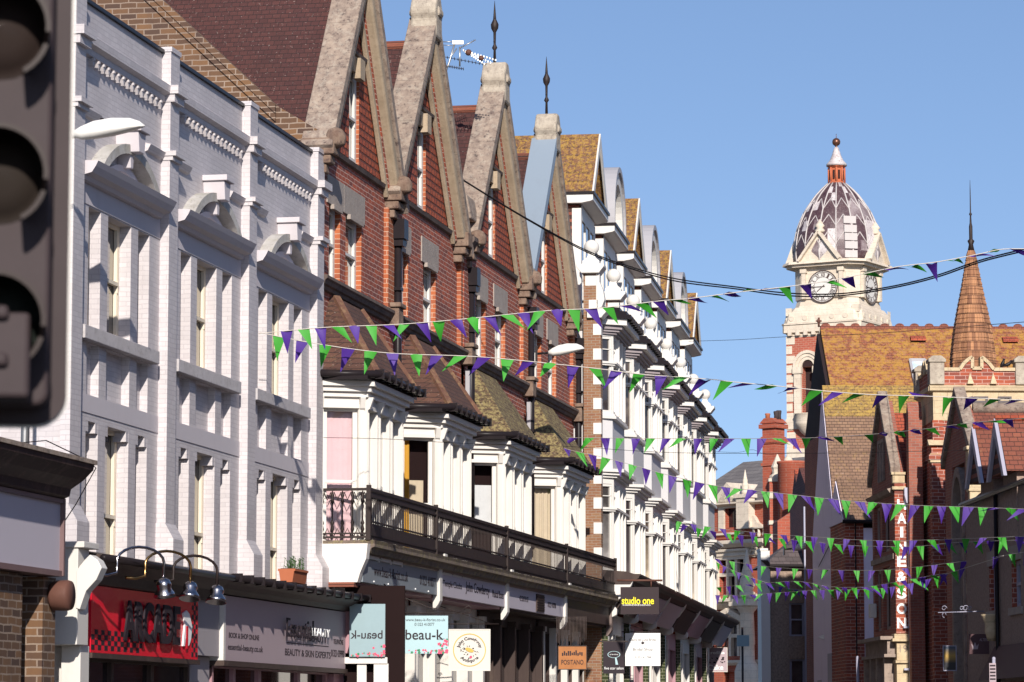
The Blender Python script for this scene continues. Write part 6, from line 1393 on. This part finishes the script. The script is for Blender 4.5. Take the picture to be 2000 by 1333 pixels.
m_=MB(); m_.lathe(0,.1,[(.42,ZT(936)),(.42,ZT(930)),(.26,ZT(926)),(.28,ZT(918)),(.34,ZT(914)),(.24,ZT(905)),(.03,ZT(888))],8,sm=False); m_.build('pinnacle',M['stonecream'],E)
# brick gable wall and dark red roof below the tower
F8=RF(1562,166); E=empty('brick_annexe',F8,'dark red roofed brick annexe with orange ridge tiles at the foot of the clock tower','building')
m_=MB(); Z8=lambda py:F8.hit(1580,py)[1]
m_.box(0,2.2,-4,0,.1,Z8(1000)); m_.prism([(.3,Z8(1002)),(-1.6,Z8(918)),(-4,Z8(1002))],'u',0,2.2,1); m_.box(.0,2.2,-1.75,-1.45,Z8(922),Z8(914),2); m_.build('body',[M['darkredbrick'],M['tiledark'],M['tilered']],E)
F9=RF(1562,152); E=empty('brick_outbuilding',F9,'weathered red brick wall with slanting top, behind the dark hipped roof','wall')
a=F9.hit(1519,1060)[0]; z1,z2=F9.hit(1519,1018)[1],F9.hit(1562,993)[1]; m_=MB(); m_.prism([(a,.1),(0,.1),(0,z2),(a*.35,F9.hit(1545,1000)[1]),(a,z1)],'o',-2,0); m_.build('wall_face',M['brightbrick'],E)
# flint house with dark hipped roof
F10=RF(1578,140); E=empty('flint_house',F10,'dark flint walled house with low hipped slate roof, left of the pale rendered gable','house')
a=F10.hit(1505,1120)[0]; zE=F10.hit(1540,1104)[1]; zA=F10.hit(1572,1046,-2)[1]
m_=MB(); H=lambda p,q:F10.hit(p,q)
wz=[(H(1538,1)[0]*0+F10.hit(1541,1180)[0],F10.hit(1572,1180)[0],H(1541,1243)[1],H(1541,1178)[1],.2),(F10.hit(1541,1180)[0],F10.hit(1572,1180)[0],.6,H(1541,1288)[1],.2)]
m_.wall(a,-.05,.1,zE,wz); m_.box(a,-.05,-5,-.22,.1,zE-.01); m_.build('wall',M['flintlight'],E)
for w_ in wz: window(E,ID,w_[0],w_[1],w_[2],w_[3],-.18,'bluewhite','glass',fr=.07)
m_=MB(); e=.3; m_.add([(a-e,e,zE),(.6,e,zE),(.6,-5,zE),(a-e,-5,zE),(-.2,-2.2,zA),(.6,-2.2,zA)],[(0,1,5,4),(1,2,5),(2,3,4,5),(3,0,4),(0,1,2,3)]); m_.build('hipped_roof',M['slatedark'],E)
m_=MB(); m_.box(a-e-.02,.6,.25,.38,zE-.08,zE+.02); m_.build('gutter',M['black'],E)
for k,(p,q) in enumerate(((1573,990),(1580,992))):
    u=F10.hit(p,1100,.6)[0]; 
    m_=MB(); m_.tube([(u,.6,.4),(u,.6,F10.hit(p,q,.6)[1])],.06,8); m_.build('downpipe',M['bluegrey2'],E)
F11=RF(1597,139); E=empty('dark_brick_house',F11,'narrow dark brick house in shadow between the flint house and the pale rendered gable','house')
a=F11.hit(1577,1100)[0]; m_=MB(); m_.box(a,1.0,-6,0,.1,F11.hit(1590,960)[1]); m_.build('wall',M['darkredbrick'],E)
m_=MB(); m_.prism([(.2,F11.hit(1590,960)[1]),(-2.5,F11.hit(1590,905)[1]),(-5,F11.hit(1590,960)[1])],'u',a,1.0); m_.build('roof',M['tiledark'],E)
F12=RF(1504,138.5); E=empty('white_rendered_house',F12,'narrow white rendered house end left of the flint house, sunlit above and shaded below','house')
a=F12.hit(1487,1200)[0]; z1=F12.hit(1492,1076)[1]; m_=MB(); m_.box(a,0,-1.4,0,.1,z1); m_.box(a-.03,a+.3,-1.4,.02,z1,z1+.1); m_.build('wall',M['whitenew'],E)
m_=MB(); m_.prism([(a,z1-.4),(a+.28,z1-.4),(.0,F12.hit(1492,1100)[1]),(.0,F12.hit(1492,1112)[1])],'o',.001,.03); m_.build('verge_trim',M['darkwood'],E)

# ================= clock tower =================
x,y,_=at(1637,600,215); E=wempty('clock_tower',(x,y,0),'tall brick and white stone clock tower with ribbed lead dome and red lantern','clock tower',rz=R(-30))
Z=lambda py:at(1637,py,215)[2]
h=2.55
L=Pl((-h,h),(h,h)); 
zc=Z(722); za=Z(682)
def face_planes(h,c=0): return [Pl((-h,h),(h,h)),Pl((h,h),(h,-h)),Pl((h,-h),(-h,-h)),Pl((-h,-h),(-h,h))]
m_=MB()
FPs=face_planes(h)
opn=[(h-1.0-.42,h-1.0+.42,Z(820),zc+.0,.8),(h+1.0-.42,h+1.0+.42,Z(820),zc,.8)]
for p in FPs: m_.pl=p; m_.wall(0,2*h,.1,Z(662),opn if p is FPs[0] or p is FPs[1] else ())
m_.pl=ID; m_.box(-h+.85,h-.85,-h+.85,h-.85,.1,Z(662)); m_.build('shaft',M['towerbrick'],E)
for p in FPs[:2]:
    m_=MB(p)
    for cx in (h-1.0,h+1.0):
        N=14
        for r0,r1,o in ((.42,.62,.10),(.62,.82,.16),(.82,1.0,.24)):
            for k in range(N):
                a0,a1=math.pi*k/N,math.pi*(k+1)/N
                m_.prism([(cx+r*math.cos(a),zc+r*math.sin(a)*1.05) for r,a in ((r0,a0),(r1,a0),(r1,a1),(r0,a1))],'o',0,o)
        for s in (-1,1): m_.box(cx+s*.7-.24,cx+s*.7+.24,0,.2,Z(820),Z(735)); m_.box(cx+s*.7-.3,cx+s*.7+.3,0,.28,Z(735),zc)
    m_.build('belfry_arches',M['stonecream'],E)
    m_=MB(p); 
    for k in range(16):
        zq=Z(900)+k*.62; m_.box(0.0,.42 if k%2 else .62,.002,.03,zq,zq+.5); m_.box(2*h-(.42 if k%2 else .62),2*h,.002,.03,zq,zq+.5)
    for k in range(4): 
        for cx in (h-1.0,h+1.0): pass
    m_.build('quoins',M['stonecream'],E)
    g=MB(p)
    for cx in (h-1.0,h+1.0):
        g.poly([(cx+.42*math.cos(math.pi*k/12),.004,zc+.44*math.sin(math.pi*k/12)) for k in range(13)])
        g.poly([(cx-.42,-.5,Z(820)),(cx+.42,-.5,Z(820)),(cx+.42,-.5,zc),(cx-.42,-.5,zc)])
    g.build('belfry_opening',M['darkopening'],E)
    m_=MB(p); m_.box(-.05,2*h+.05,0,.1,Z(842),Z(822)); m_.box(-.02,2*h+.02,0,.06,Z(905),Z(880)); m_.build('stone_bands',M['stonecream'],E)
m_=MB(); m_.lathe(-h+1.6,h+.1,[(.02,Z(862)),(.5,Z(850)),(.85,Z(836)),(.9,Z(832)),(.9,Z(815)),(.95,Z(814))],20); m_.build('oriel_corbel',M['stonecream'],E)
def sq(mb,h,z0,z1,h2=None,c=.25):
    h2=h2 or h
    def ring(h,c): return [(-h+c,h),(h-c,h),(h,h-c),(h,-h+c),(h-c,-h),(-h+c,-h),(-h,-h+c),(-h,h-c)]
    a=ring(h,c*h); b=ring(h2,c*h2)
    mb.add([(u,o,z0) for u,o in a]+[(u,o,z1) for u,o in b],[(i,(i+1)%8,8+(i+1)%8,8+i) for i in range(8)]+[tuple(range(8)),tuple(range(8,16))])
m_=MB(); sq(m_,h+.02,Z(664),Z(655),c=.06); sq(m_,h+.22,Z(655),Z(640),c=.06); sq(m_,h+.3,Z(640),Z(637),c=.1)
for p in face_planes(h+.02)[:2]:
    m_.pl=p
    for k in range(9): m_.box(.25+k*.56,.5+k*.56,0,.24,Z(661),Z(650))
m_.pl=ID; m_.build('dentil_cornice',M['stonecream'],E)
m_=MB(); sq(m_,h+.25,Z(637),Z(618),h+.12,c=.16); sq(m_,h+.12,Z(618),Z(606),h-.15,c=.2); sq(m_,h-.25,Z(606),Z(588),h-.4,c=.25); 
m_.build('fluted_band',M['stonecream'],E)
m_=MB()
for p in face_planes(h+.2)[:2]:
    m_.pl=p
    for k in range(5):
        cx=.7+k*.95; m_.prism([(cx+.17*math.cos(R(a)),Z(628)+.17*math.sin(R(a))) for a in range(0,360,30)],'o',-.05,.06)
m_.build('roundels',M['stonecream'],E)
hc_=h-.25
m_=MB(); sq(m_,hc_,Z(590),Z(532),c=.3); m_.build('clock_stage',M['stonecream'],E)
for p in face_planes(hc_)[:2]:
    m_=MB(p)
    for s in (-1,1): m_.box(hc_+s*1.32-.14,hc_+s*1.32+.14,0,.18,Z(590),Z(540)); m_.box(hc_+s*1.32-.22,hc_+s*1.32+.22,0,.24,Z(540),Z(532))
    m_.build('corner_pilasters',M['stonecream'],E)
# clocks
for i,p in enumerate(face_planes(hc_)[:2]):
    zc_=Z(568); r=1.03
    c0=p(hc_,.02,zc_)
    m_=MB(p); m_.prism([(hc_+r*math.cos(R(a)),zc_+r*math.sin(R(a))) for a in range(0,360,10)],'o',0,.05); ck=m_.build('clock_face',M['whitenew'],E)
    m_=MB(p)
    def ringc(r0,r1,o0,o1,n=48):
        for k in range(n):
            a0,a1=2*math.pi*k/n,2*math.pi*(k+1)/n; m_.prism([(hc_+r*math.cos(a),zc_+r*math.sin(a)) for r,a in ((r0,a0),(r1,a0),(r1,a1),(r0,a1))],'o',o0,o1)
    ringc(1.0,1.06,.051,.08); ringc(.9,.925,.051,.06); ringc(.60,.625,.051,.06)
    for k in range(60): a=2*math.pi*k/60; m_.bar((hc_+.92*math.cos(a),.06,zc_+.92*math.sin(a)),(hc_+1.0*math.cos(a),.06,zc_+1.0*math.sin(a)),.03,.02)
    m_.build('clock_rings',M['clockdark'],ck)
    for k,nm in enumerate(['XII','I','II','III','IIII','V','VI','VII','VIII','IX','X','XI']):
        a=R(90-30*k); wd=.1*len(nm)+.04
        o=text(ck,nm,M['clockdark'],0,0,.26,min(wd,.30),ID,0,name='numeral',ext=.01,bold=.02)
        rot=math.pi/2-a
        for v in o.data.vertices:
            x_,d_,z_=v.co.x,-v.co.y,v.co.z; z_+=.76
            xr=x_*math.cos(rot)+z_*math.sin(rot); zr_=-x_*math.sin(rot)+z_*math.cos(rot)
            q=p(hc_+xr,.052+d_,zc_+zr_); v.co=(q[0],-q[1],q[2])
    for nm,ang,ln,wd in (('minute_hand',-90+360*0,.82,.05),('hour_hand',-142,.5,.08)):
        m_=MB(p); a=R(90+ang*-1) if False else R(180) if nm=='minute_hand' else R(218)
        e=(hc_+ln*math.cos(a),.085,zc_+ln*math.sin(a)); b_=(hc_-.15*math.cos(a),.085,zc_-.15*math.sin(a)); m_.bar(b_,e,wd,.03); m_.build(nm,M['clockdark'],ck)
m_=MB(); sq(m_,hc_+.1,Z(532),Z(529),c=.3); sq(m_,hc_+.45,Z(529),Z(524),c=.28); sq(m_,hc_+.68,Z(524),Z(519),hc_+.62,c=.28); m_.build('main_cornice',M['stonecream'],E)
for p in face_planes(hc_+.5)[:4]:
    m_=MB(p); c=hc_+.5; w=1.35; z0,z1=Z(519),Z(465)
    m_.prism([(c-w,z0),(c+w,z0),(c,z1)],'o',-.9,.0); m_.build('pediment',M['stonecream'],E)
    m_=MB(p)
    for s in (-1,1): m_.bar((c+s*(w+.1),.02,z0+.02),(c,.02,z1+.06),1.1 if False else .5,.16)
    m_.lathe(c,-.1,[(.28,z1),(.36,z1+.12),(.2,z1+.3),(.34,z1+.42),(.26,z1+.52),(.04,z1+.85)],8); m_.build('pediment_trim',M['stonecream'],E)
# ribbed lead dome
prof=[(2.78,Z(522)),(2.86,Z(500)),(2.82,Z(480)),(2.7,Z(458)),(2.5,Z(438)),(2.2,Z(418)),(1.82,Z(400)),(1.4,Z(383)),(.95,Z(369)),(.56,Z(359))]
m_=MB(); m_.lathe(0,0,prof,32,ph=0.0); rg=random.Random(5)
nf=32*(len(prof)-1)
pal=[[rg.choice([0,2,2,2,1]) for _ in range(16)] for _ in range(5)]
for k in range(nf):
    r_,c_=k//32,k%32; m_.m[k]=pal[r_//2][c_//2] if rg.random()<.85 else rg.choice([0,1,2])
dm=m_.build('dome',[M['domelead'],M['lead'],M['leaddark']],E)
m_=MB(); N=16
def rp(z):
    for k in range(len(prof)-1):
        if prof[k][1]<=z<=prof[k+1][1]:
            f=(z-prof[k][1])/(prof[k+1][1]-prof[k][1]); return prof[k][0]*(1-f)+prof[k+1][0]*f
    return prof[-1][0]
zs_=[Z(522)+(Z(360)-Z(522))*k/14 for k in range(15)]
for i in range(N):
    a=2*math.pi*i/N
    m_.tube([((rp(z)+.02)*math.cos(a),(rp(z)+.02)*math.sin(a),z) for z in zs_],.05,5)
# herringbone battens
for i in range(N):
    for j,(k0,k1) in enumerate(((3,5),(6,8),(9,11))):
        for s in (0,1):
            a0=2*math.pi*(i+s)/N; a1=2*math.pi*(i+.5)/N
            z0,z1=zs_[k0],zs_[k1]; m_.tube([((rp(z0)+.02)*math.cos(a0),(rp(z0)+.02)*math.sin(a0),z0),((rp(z1)+.0)*math.cos(a1),(rp(z1)+.0)*math.sin(a1),z1)],.035,5)
m_.build('lead_ribs',M['leadrib'],dm)
m_=MB()
aL=R(60)
for k,py in enumerate((515,498,482,466,448)):
    r_=rp(Z(py))+.02; m_.pl=Pl((0,0),(1,0)); a=R(48)
    c=(r_*math.cos(a),r_*math.sin(a)); tx=(-math.sin(a),math.cos(a)); q=Pl((c[0]+tx[0]*.42,c[1]+tx[1]*.42),(c[0]-tx[0]*.42,c[1]-tx[1]*.42)); m_.pl=q
    m_.box(0,.84,-.5,.10-k*.01,Z(py),Z(py-14))
m_.pl=ID; m_.build('stepped_dormer',M['leadrib'],dm)
m_=MB(); m_.lathe(0,0,[(.58,Z(361)),(.6,Z(357)),(.44,Z(355)),(.44,Z(330)),(.6,Z(327)),(.62,Z(324))],8,ph=R(22.5),sm=False)
for k in range(8): a=2*math.pi*(k+.5)/8; m_.tube([(.52*math.cos(a),.52*math.sin(a),Z(356)),(.52*math.cos(a),.52*math.sin(a),Z(329))],.07,6)
m_.build('lantern',M['terralantern'],E)
m_=MB()
for k in range(8): a=2*math.pi*k/8; m_.box(.44*math.cos(a)-.05,.44*math.cos(a)+.05,.44*math.sin(a)-.05,.44*math.sin(a)+.05,Z(351),Z(334))
m_.build('lantern_openings',M['darkopening'],E)
m_=MB(); m_.lathe(0,0,[(.68,Z(325)),(.66,Z(321)),(.45,Z(314)),(.3,Z(304)),(.2,Z(294)),(.12,Z(288))],16); m_.build('lantern_cap',M['lead'],E)
m_=MB(); m_.ball(0,0,Z(278),.27,20); m_.tube([(0,0,Z(290)),(0,0,Z(284))],.08,8); m_.tube([(0,0,Z(272)),(0,0,Z(262))],.02,6); m_.build('copper_ball',M['copper'],E)
# satellite dish and floodlight on the rendered gable corner
x,y,z=at(1618,1245,107); E=wempty('wall_floodlight',(x,y,0),'small white floodlight on a dark post beside the pale rendered gable','lamp')
m_=MB(); m_.tube([(.2,0,.0),(.2,0,z)],.09,8); m_.build('post',M['darkredbrick'],E); m_=MB(); m_.prism([(-.35,z),(.2,z+.22),(.2,z),(.0,z-.12)],'o',-.12,.12); m_.build('lamp_head',M['whitemetal'],E)
# street end clutter: sign on post, parked van roof
x,y,z=at(1450,1252,150); E=wempty('shop_sign_on_post',(x,y,0),'small square blue green sign on a thin post before the town hall window','sign')
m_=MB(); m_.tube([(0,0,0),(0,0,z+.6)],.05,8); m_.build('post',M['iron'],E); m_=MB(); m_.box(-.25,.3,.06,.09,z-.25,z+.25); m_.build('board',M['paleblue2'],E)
x,y,_=at(1440,1325,146); E=wempty('parked_car',(x,y,0),'dark blue parked car roof just showing at the foot of the town hall','car')
m_=MB(); m_.prism([(-1.0,.3),(-1.0,.9),(-.85,1.45),(-.6,1.5),(.6,1.5),(.85,1.45),(1.0,.9),(1.0,.3)],'o',-2,2); m_.build('body',M['carblue'],E,bevel=.08)
m_=MB(); m_.prism([(-.85,.95),(-.75,1.38),(.75,1.38),(.85,.95)],'o',2.001,2.02); m_.build('window',M['glass'],E)
m_=MB()
for s in (-1,1):
    for q in (-1.3,1.3): pass
for s in (-.9,.9):
    w_=MB(); w_.tube([(s-.1,1.2,.33),(s+.1,1.2,.33)],.33,16); w_.build('wheel',M['black'],E)
    w_=MB(); w_.tube([(s-.1,-1.2,.33),(s+.1,-1.2,.33)],.33,16); w_.build('wheel',M['black'],E)
# ================= bunting strings, cables, aerial =================
def flagmat(name,c,t_):
    t=NT(name); nz=t.noise(9,3); col=t.mix(t.math('MULTIPLY',nz,.3),c,tuple(x*.6 for x in c)); t.done(col,.6)
    tl=t.node('ShaderNodeBsdfTranslucent'); tl.inputs[0].default_value=tuple(t_)+(1,); mx=t.node('ShaderNodeMixShader'); mx.inputs[0].default_value=.25
    t.link(t.p.outputs[0],mx.inputs[1]); t.link(tl.outputs[0],mx.inputs[2]); t.link(mx.outputs[0],t.n['Material Output'].inputs[0]); return t.mat
M['flaggreen']=flagmat('green_pennant_cloth',(.05,.38,.03),(.05,.42,.03)); M['flagpurple']=flagmat('purple_pennant_cloth',(.075,.02,.28),(.1,.03,.4))
M['cord']=plain('pale_cord',(.6,.55,.5),.8); M['cable']=plain('black_cable',(.012,.012,.014),.6)
def interp(path,s):
    # path of (px,py,Y) in even steps along px
    for i in range(len(path)-1):
        if path[i][0]<=s<=path[i+1][0] or i==len(path)-2:
            f=(s-path[i][0])/(path[i+1][0]-path[i][0]); return tuple(path[i][k]*(1-f)+path[i+1][k]*f for k in range(3))
def smooth(path,n=60):
    out=[]; P=path; 
    for i in range(len(P)-1):
        p0=P[max(i-1,0)]; p1=P[i]; p2=P[i+1]; p3=P[min(i+2,len(P)-1)]
        for j in range(8):
            t=j/8; out.append(tuple(.5*((2*p1[k])+(-p0[k]+p2[k])*t+(2*p0[k]-5*p1[k]+4*p2[k]-p3[k])*t*t+(-p0[k]+3*p1[k]-3*p2[k]+p3[k])*t**3) for k in range(3)))
    out.append(P[-1]); return out
rgF=random.Random(77)
def bunting(pts,Y0,Y1,x0,x1,spacing,size,lab,start=0,wind=lambda px:0.0,lift=lambda px:0.0,jit=.38,r=.008):
    n=len(pts); path=[(p[0],p[1],Y0+(Y1-Y0)*(p[0]-pts[0][0])/(pts[-1][0]-pts[0][0])) for p in pts]
    sp_=smooth(path); W=[Vector(at(*p)) for p in sp_]
    ox,oy,_=W[0]
    E=wempty('bunting_string',(ox,oy,0),lab,'bunting','bunting strings across the street')
    org=Vector((ox,oy,0))
    m_=MB(); m_.tube([(v.x-ox,-(v.y-oy),v.z) for v in W],r if Y0<70 else .006,5); m_.build('cord',M['cord'],E)
    px=x0; k=start
    while px<x1:
        c=Vector(at(*interp(sp_,px))); q1=interp(sp_,px); q2=interp(sp_,min(px+3,pts[-1][0]-.5)+.5); tdir=Vector(at(q2[0],q2[1],q1[2]))-Vector(at(q1[0],q1[1],q1[2])); tdir.z*=1; tdir.normalize()
        yy=interp(sp_,px)[2]; sc=size*(yy/max(Y0,Y1))**.5*rgF.uniform(.93,1.07)
        wv=wind(px)+rgF.gauss(0,jit); lf=lift(px)+rgF.gauss(0,jit*.6); curl=rgF.uniform(-.55,.55)
        # hang direction: down, swung forward (along view) by lift and along the cord by wind
        down=Vector((0,0,-1)); side=tdir; fwd=Vector((-tdir.y,tdir.x,0)).normalized()
        hd=(down*math.cos(lf)*math.cos(wv)+side*math.sin(wv)+fwd*math.sin(lf)*math.cos(wv)).normalized()
        nrm=side.cross(hd).normalized()
        Wd=.205*sc; H=.39*sc
        rows=6; pv=[]
        yaw=rgF.gauss(0,jit*.9)
        sd=(side*math.cos(yaw*.3)+fwd*math.sin(yaw*.3)).normalized()
        for i in range(rows+1):
            t=i/rows; w=Wd*(1-t)*.5+.002; bend=nrm*(curl*.5*H*t*t)+side*(math.sin(yaw)*.12*H*t*t)
            base=c+hd*(H*t)+bend; s2=(sd*math.cos(yaw*t)+nrm*math.sin(yaw*t)).normalized() if i else side
            for q in (-1,0,1): 
                v=base+s2*(w*q)+nrm*(.04*sc*(1-abs(q))*curl*2*(1-t)); pv.append(v-org)
        m_=MB(); fs=[]
        for i in range(rows):
            for q in (0,1): a=i*3+q; fs.append((a,a+1,a+4,a+3))
        m_.add([(v.x,-v.y,v.z) for v in pv],fs,0,True)
        m_.build('pennant',M['flaggreen' if k%2==0 else 'flagpurple'],E,recalc=False)
        k+=1; px+=spacing*rgF.uniform(.93,1.07) if not callable(spacing) else spacing(px)
    return E
wr=lambda px: max(0,(px-1120)/400)*.9 if px<1900 else .9
bunting([(505,652),(633,640),(775,634),(900,624),(1060,608),(1170,602),(1290,588),(1350,583),(1450,570),(1540,560),(1640,545),(1750,522),(1830,512),(1910,497),(1960,487),(2030,487)],58.5,56,560,2010,lambda px:33 if px<1350 else (36 if px<1500 else 41),1.0,'uppermost bunting string, blown sideways by the wind, crossing in front of the clock tower',1,
  wind=lambda px: .12 if px<1100 else min(.12+(px-1100)/300,.85),lift=lambda px:0 if px<1150 else min((px-1150)/200,1.15))
bunting([(508,650),(620,672),(760,690),(930,697),(1090,712),(1180,722),(1260,732),(1385,741),(1430,746),(1545,757),(1610,764),(1700,771),(1800,774),(1900,778),(2030,783)],59,60,545,2010,44,1.08,'second bunting string, from the painted brick building to the ridge of the rendered gable house',0,
  wind=lambda px: -.1 if px<1180 else (-.5 if px<1450 else -.85),lift=lambda px:0 if px<1300 else min((px-1300)/200,1.1))
bunting([(1078,855),(1180,856),(1300,857),(1500,857),(1600,855),(1700,849),(1800,839),(1900,826),(2030,815)],88,62,1090,2010,30,1.12,'bunting string running level across the white terrace and over the tall chimney stack',0,
  wind=lambda px: -.35 if px<1500 else .6,lift=lambda px:0 if px<1550 else 1.1)
bunting([(1075,868),(1120,881),(1175,893),(1240,910),(1300,927),(1390,948),(1470,958),(1560,968),(1640,977),(1700,982),(1800,988),(1900,991),(2030,996)],86,61,1080,2010,26.5,1.12,'long sloping bunting string from the last gabled house to the topmost letter of the pier',0,wind=lambda px:0.0 if px<1750 else -.3)
bunting([(1320,1018),(1400,1032),(1500,1043),(1600,1050),(1700,1056),(1780,1056),(1870,1053),(2030,1047)],112,60,1326,2010,lambda px:28+(px-1320)*.012,1.05,'upper of two close bunting strings crossing the middle letters of the pier',0,wind=lambda px:.0)
bunting([(1322,1022),(1380,1036),(1450,1046),(1540,1054),(1640,1064),(1720,1068),(1800,1067),(1870,1060),(2030,1054)],114,61,1338,2010,27,1.0,'lower of two close bunting strings crossing the middle letters of the pier',1,wind=lambda px:.25,lift=lambda px:.3)
bunting([(1398,1092),(1480,1105),(1530,1110),(1600,1113),(1700,1115),(1760,1111),(1850,1101),(1930,1090),(2030,1074)],124,60,1400,2010,31,1.0,'bunting string across the lower letters of the pier rising to the right edge',1)
bunting([(1396,1163),(1450,1163),(1520,1158),(1600,1153),(1700,1151),(1760,1144),(1830,1127),(1900,1105),(1960,1086)],126,62,1402,1890,17,.95,'lowest bunting string, level over the town hall front then rising across the church wall',1,wind=lambda px:.1)
bunting([(1398,1098),(1440,1118),(1490,1136),(1540,1150),(1590,1155)],130,136,1402,1585,14,.85,'short steep bunting string falling from the end of the white terrace',0,wind=lambda px:.1)
bunting([(1400,1148),(1450,1143),(1500,1139),(1560,1136),(1620,1146),(1680,1148),(1740,1139),(1800,1128),(1850,1120)],126,72,1404,1850,19,.9,'bunting string just above the lowest one, tangled with it near the town hall',0,wind=lambda px:.6,lift=lambda px:.3,jit=.5)
def cable(pts,Y0,Y1,lab,r=.012,name='overhead_cable',mat='cable'):
    path=[(p[0],p[1],Y0+(Y1-Y0)*(p[0]-pts[0][0])/(pts[-1][0]-pts[0][0])) for p in pts]
    W=[Vector(at(*p)) for p in smooth(path)]; m_=MB(); m_.tube([(v.x,-v.y,v.z) for v in W],r,5); o=m_.build(name,M[mat]); tag(o,lab,'cable','overhead cables')
cable([(905,352),(1020,422),(1140,487),(1230,521),(1320,545),(1430,560),(1540,573),(1640,574),(1740,560),(1830,538),(1920,507),(2030,480)],76,56,'upper of two black cables sagging from the gabled houses past the clock faces',.014)
cable([(906,354),(1022,425),(1142,491),(1232,525),(1322,550),(1432,564),(1540,578),(1640,578),(1742,563),(1832,541),(1922,510),(2030,484)],76,56,'lower of two black cables sagging from the gabled houses past the clock faces',.014)
cable([(1345,667),(1440,664),(1540,658),(1700,652),(1850,641),(2030,627)],126,70,'thin black cable crossing the sky just above the nave roof ridge',.008)
cable([(632,855),(760,858),(900,866),(1100,872),(1300,884),(1500,886),(1700,884),(2030,876)],62,80,'very thin pale cable across the bays and the far chimney stack',.005)
cable([(1390,882),(1440,884),(1470,879),(1500,888),(1560,884),(1700,883)],140,120,'thin kinked cable below the level bunting near the chimney stack',.007)
# television aerial behind the second gabled house
x,y,_=at(868,160,78); E=wempty('television_aerial',(x,y,10),'white metal television aerial cluster between two gables','aerial')
def a3(px,py,o=0): v=at(px,py,78); return (v[0]-x,o,v[2]-10)
m_=MB(); m_.tube([(a3(862,165)[0],0,2.0),a3(865,155),a3(878,120),a3(888,85)],.025,6); m_.tube([a3(866,158),a3(880,112),a3(892,95)],.018,5); m_.build('mast',M['steel'],E)
m_=MB(); m_.tube([a3(897,95),a3(929,78)],.012,5)
for k in range(8): p=a3(899+k*4,94-k*2.1); m_.tube([(p[0]-.03,-.18,p[2]+.05),(p[0]+.03,.18,p[2]-.05)],.006,4)
m_.build('short_antenna',M['steel'],E)
m_=MB(); m_.tube([a3(862,82),a3(890,82)],.012,5); m_.tube([a3(863,88),a3(888,90)],.01,5); m_.box(a3(884,0)[0],a3(905,0)[0],-.03,.03,a3(0,87)[2],a3(0,80)[2]); m_.tube([a3(863,80),a3(866,92)],.008,4); m_.tube([a3(898,92),a3(898,130)],.022,6); m_.build('cross_arm',M['steel'],E)
m_=MB()
for (q0,q1) in ((a3(905,99),a3(968,118)),(a3(905,99),a3(950,128)),(a3(905,99),a3(958,123))):
    m_.tube([q0,q1],.008,4)
    for k in range(12): f=k/11; p=[q0[j]+(q1[j]-q0[j])*f for j in range(3)]; m_.box(p[0]-.012,p[0]+.012,-.02,.02,p[2]-.02,p[2]+.02)
m_.build('long_antenna',M['steel'],E)
m_=MB(); p=a3(915,103); m_.ball(p[0],0,p[2],.08,10); p=a3(940,114); m_.ball(p[0],0,p[2],.07,10); m_.build('dish_feeds',M['rust'],E)
m_=MB()
for (q0,q1) in ((a3(860,110),a3(950,127)),(a3(860,127),a3(905,135))):
    m_.tube([q0,q1],.007,4)
    for k in range(14): f=k/13; p=[q0[j]+(q1[j]-q0[j])*f for j in range(3)]; m_.box(p[0]-.008,p[0]+.008,-.12,.12,p[2]-.012,p[2]+.012)
m_.build('dark_antenna',M['iron'],E)
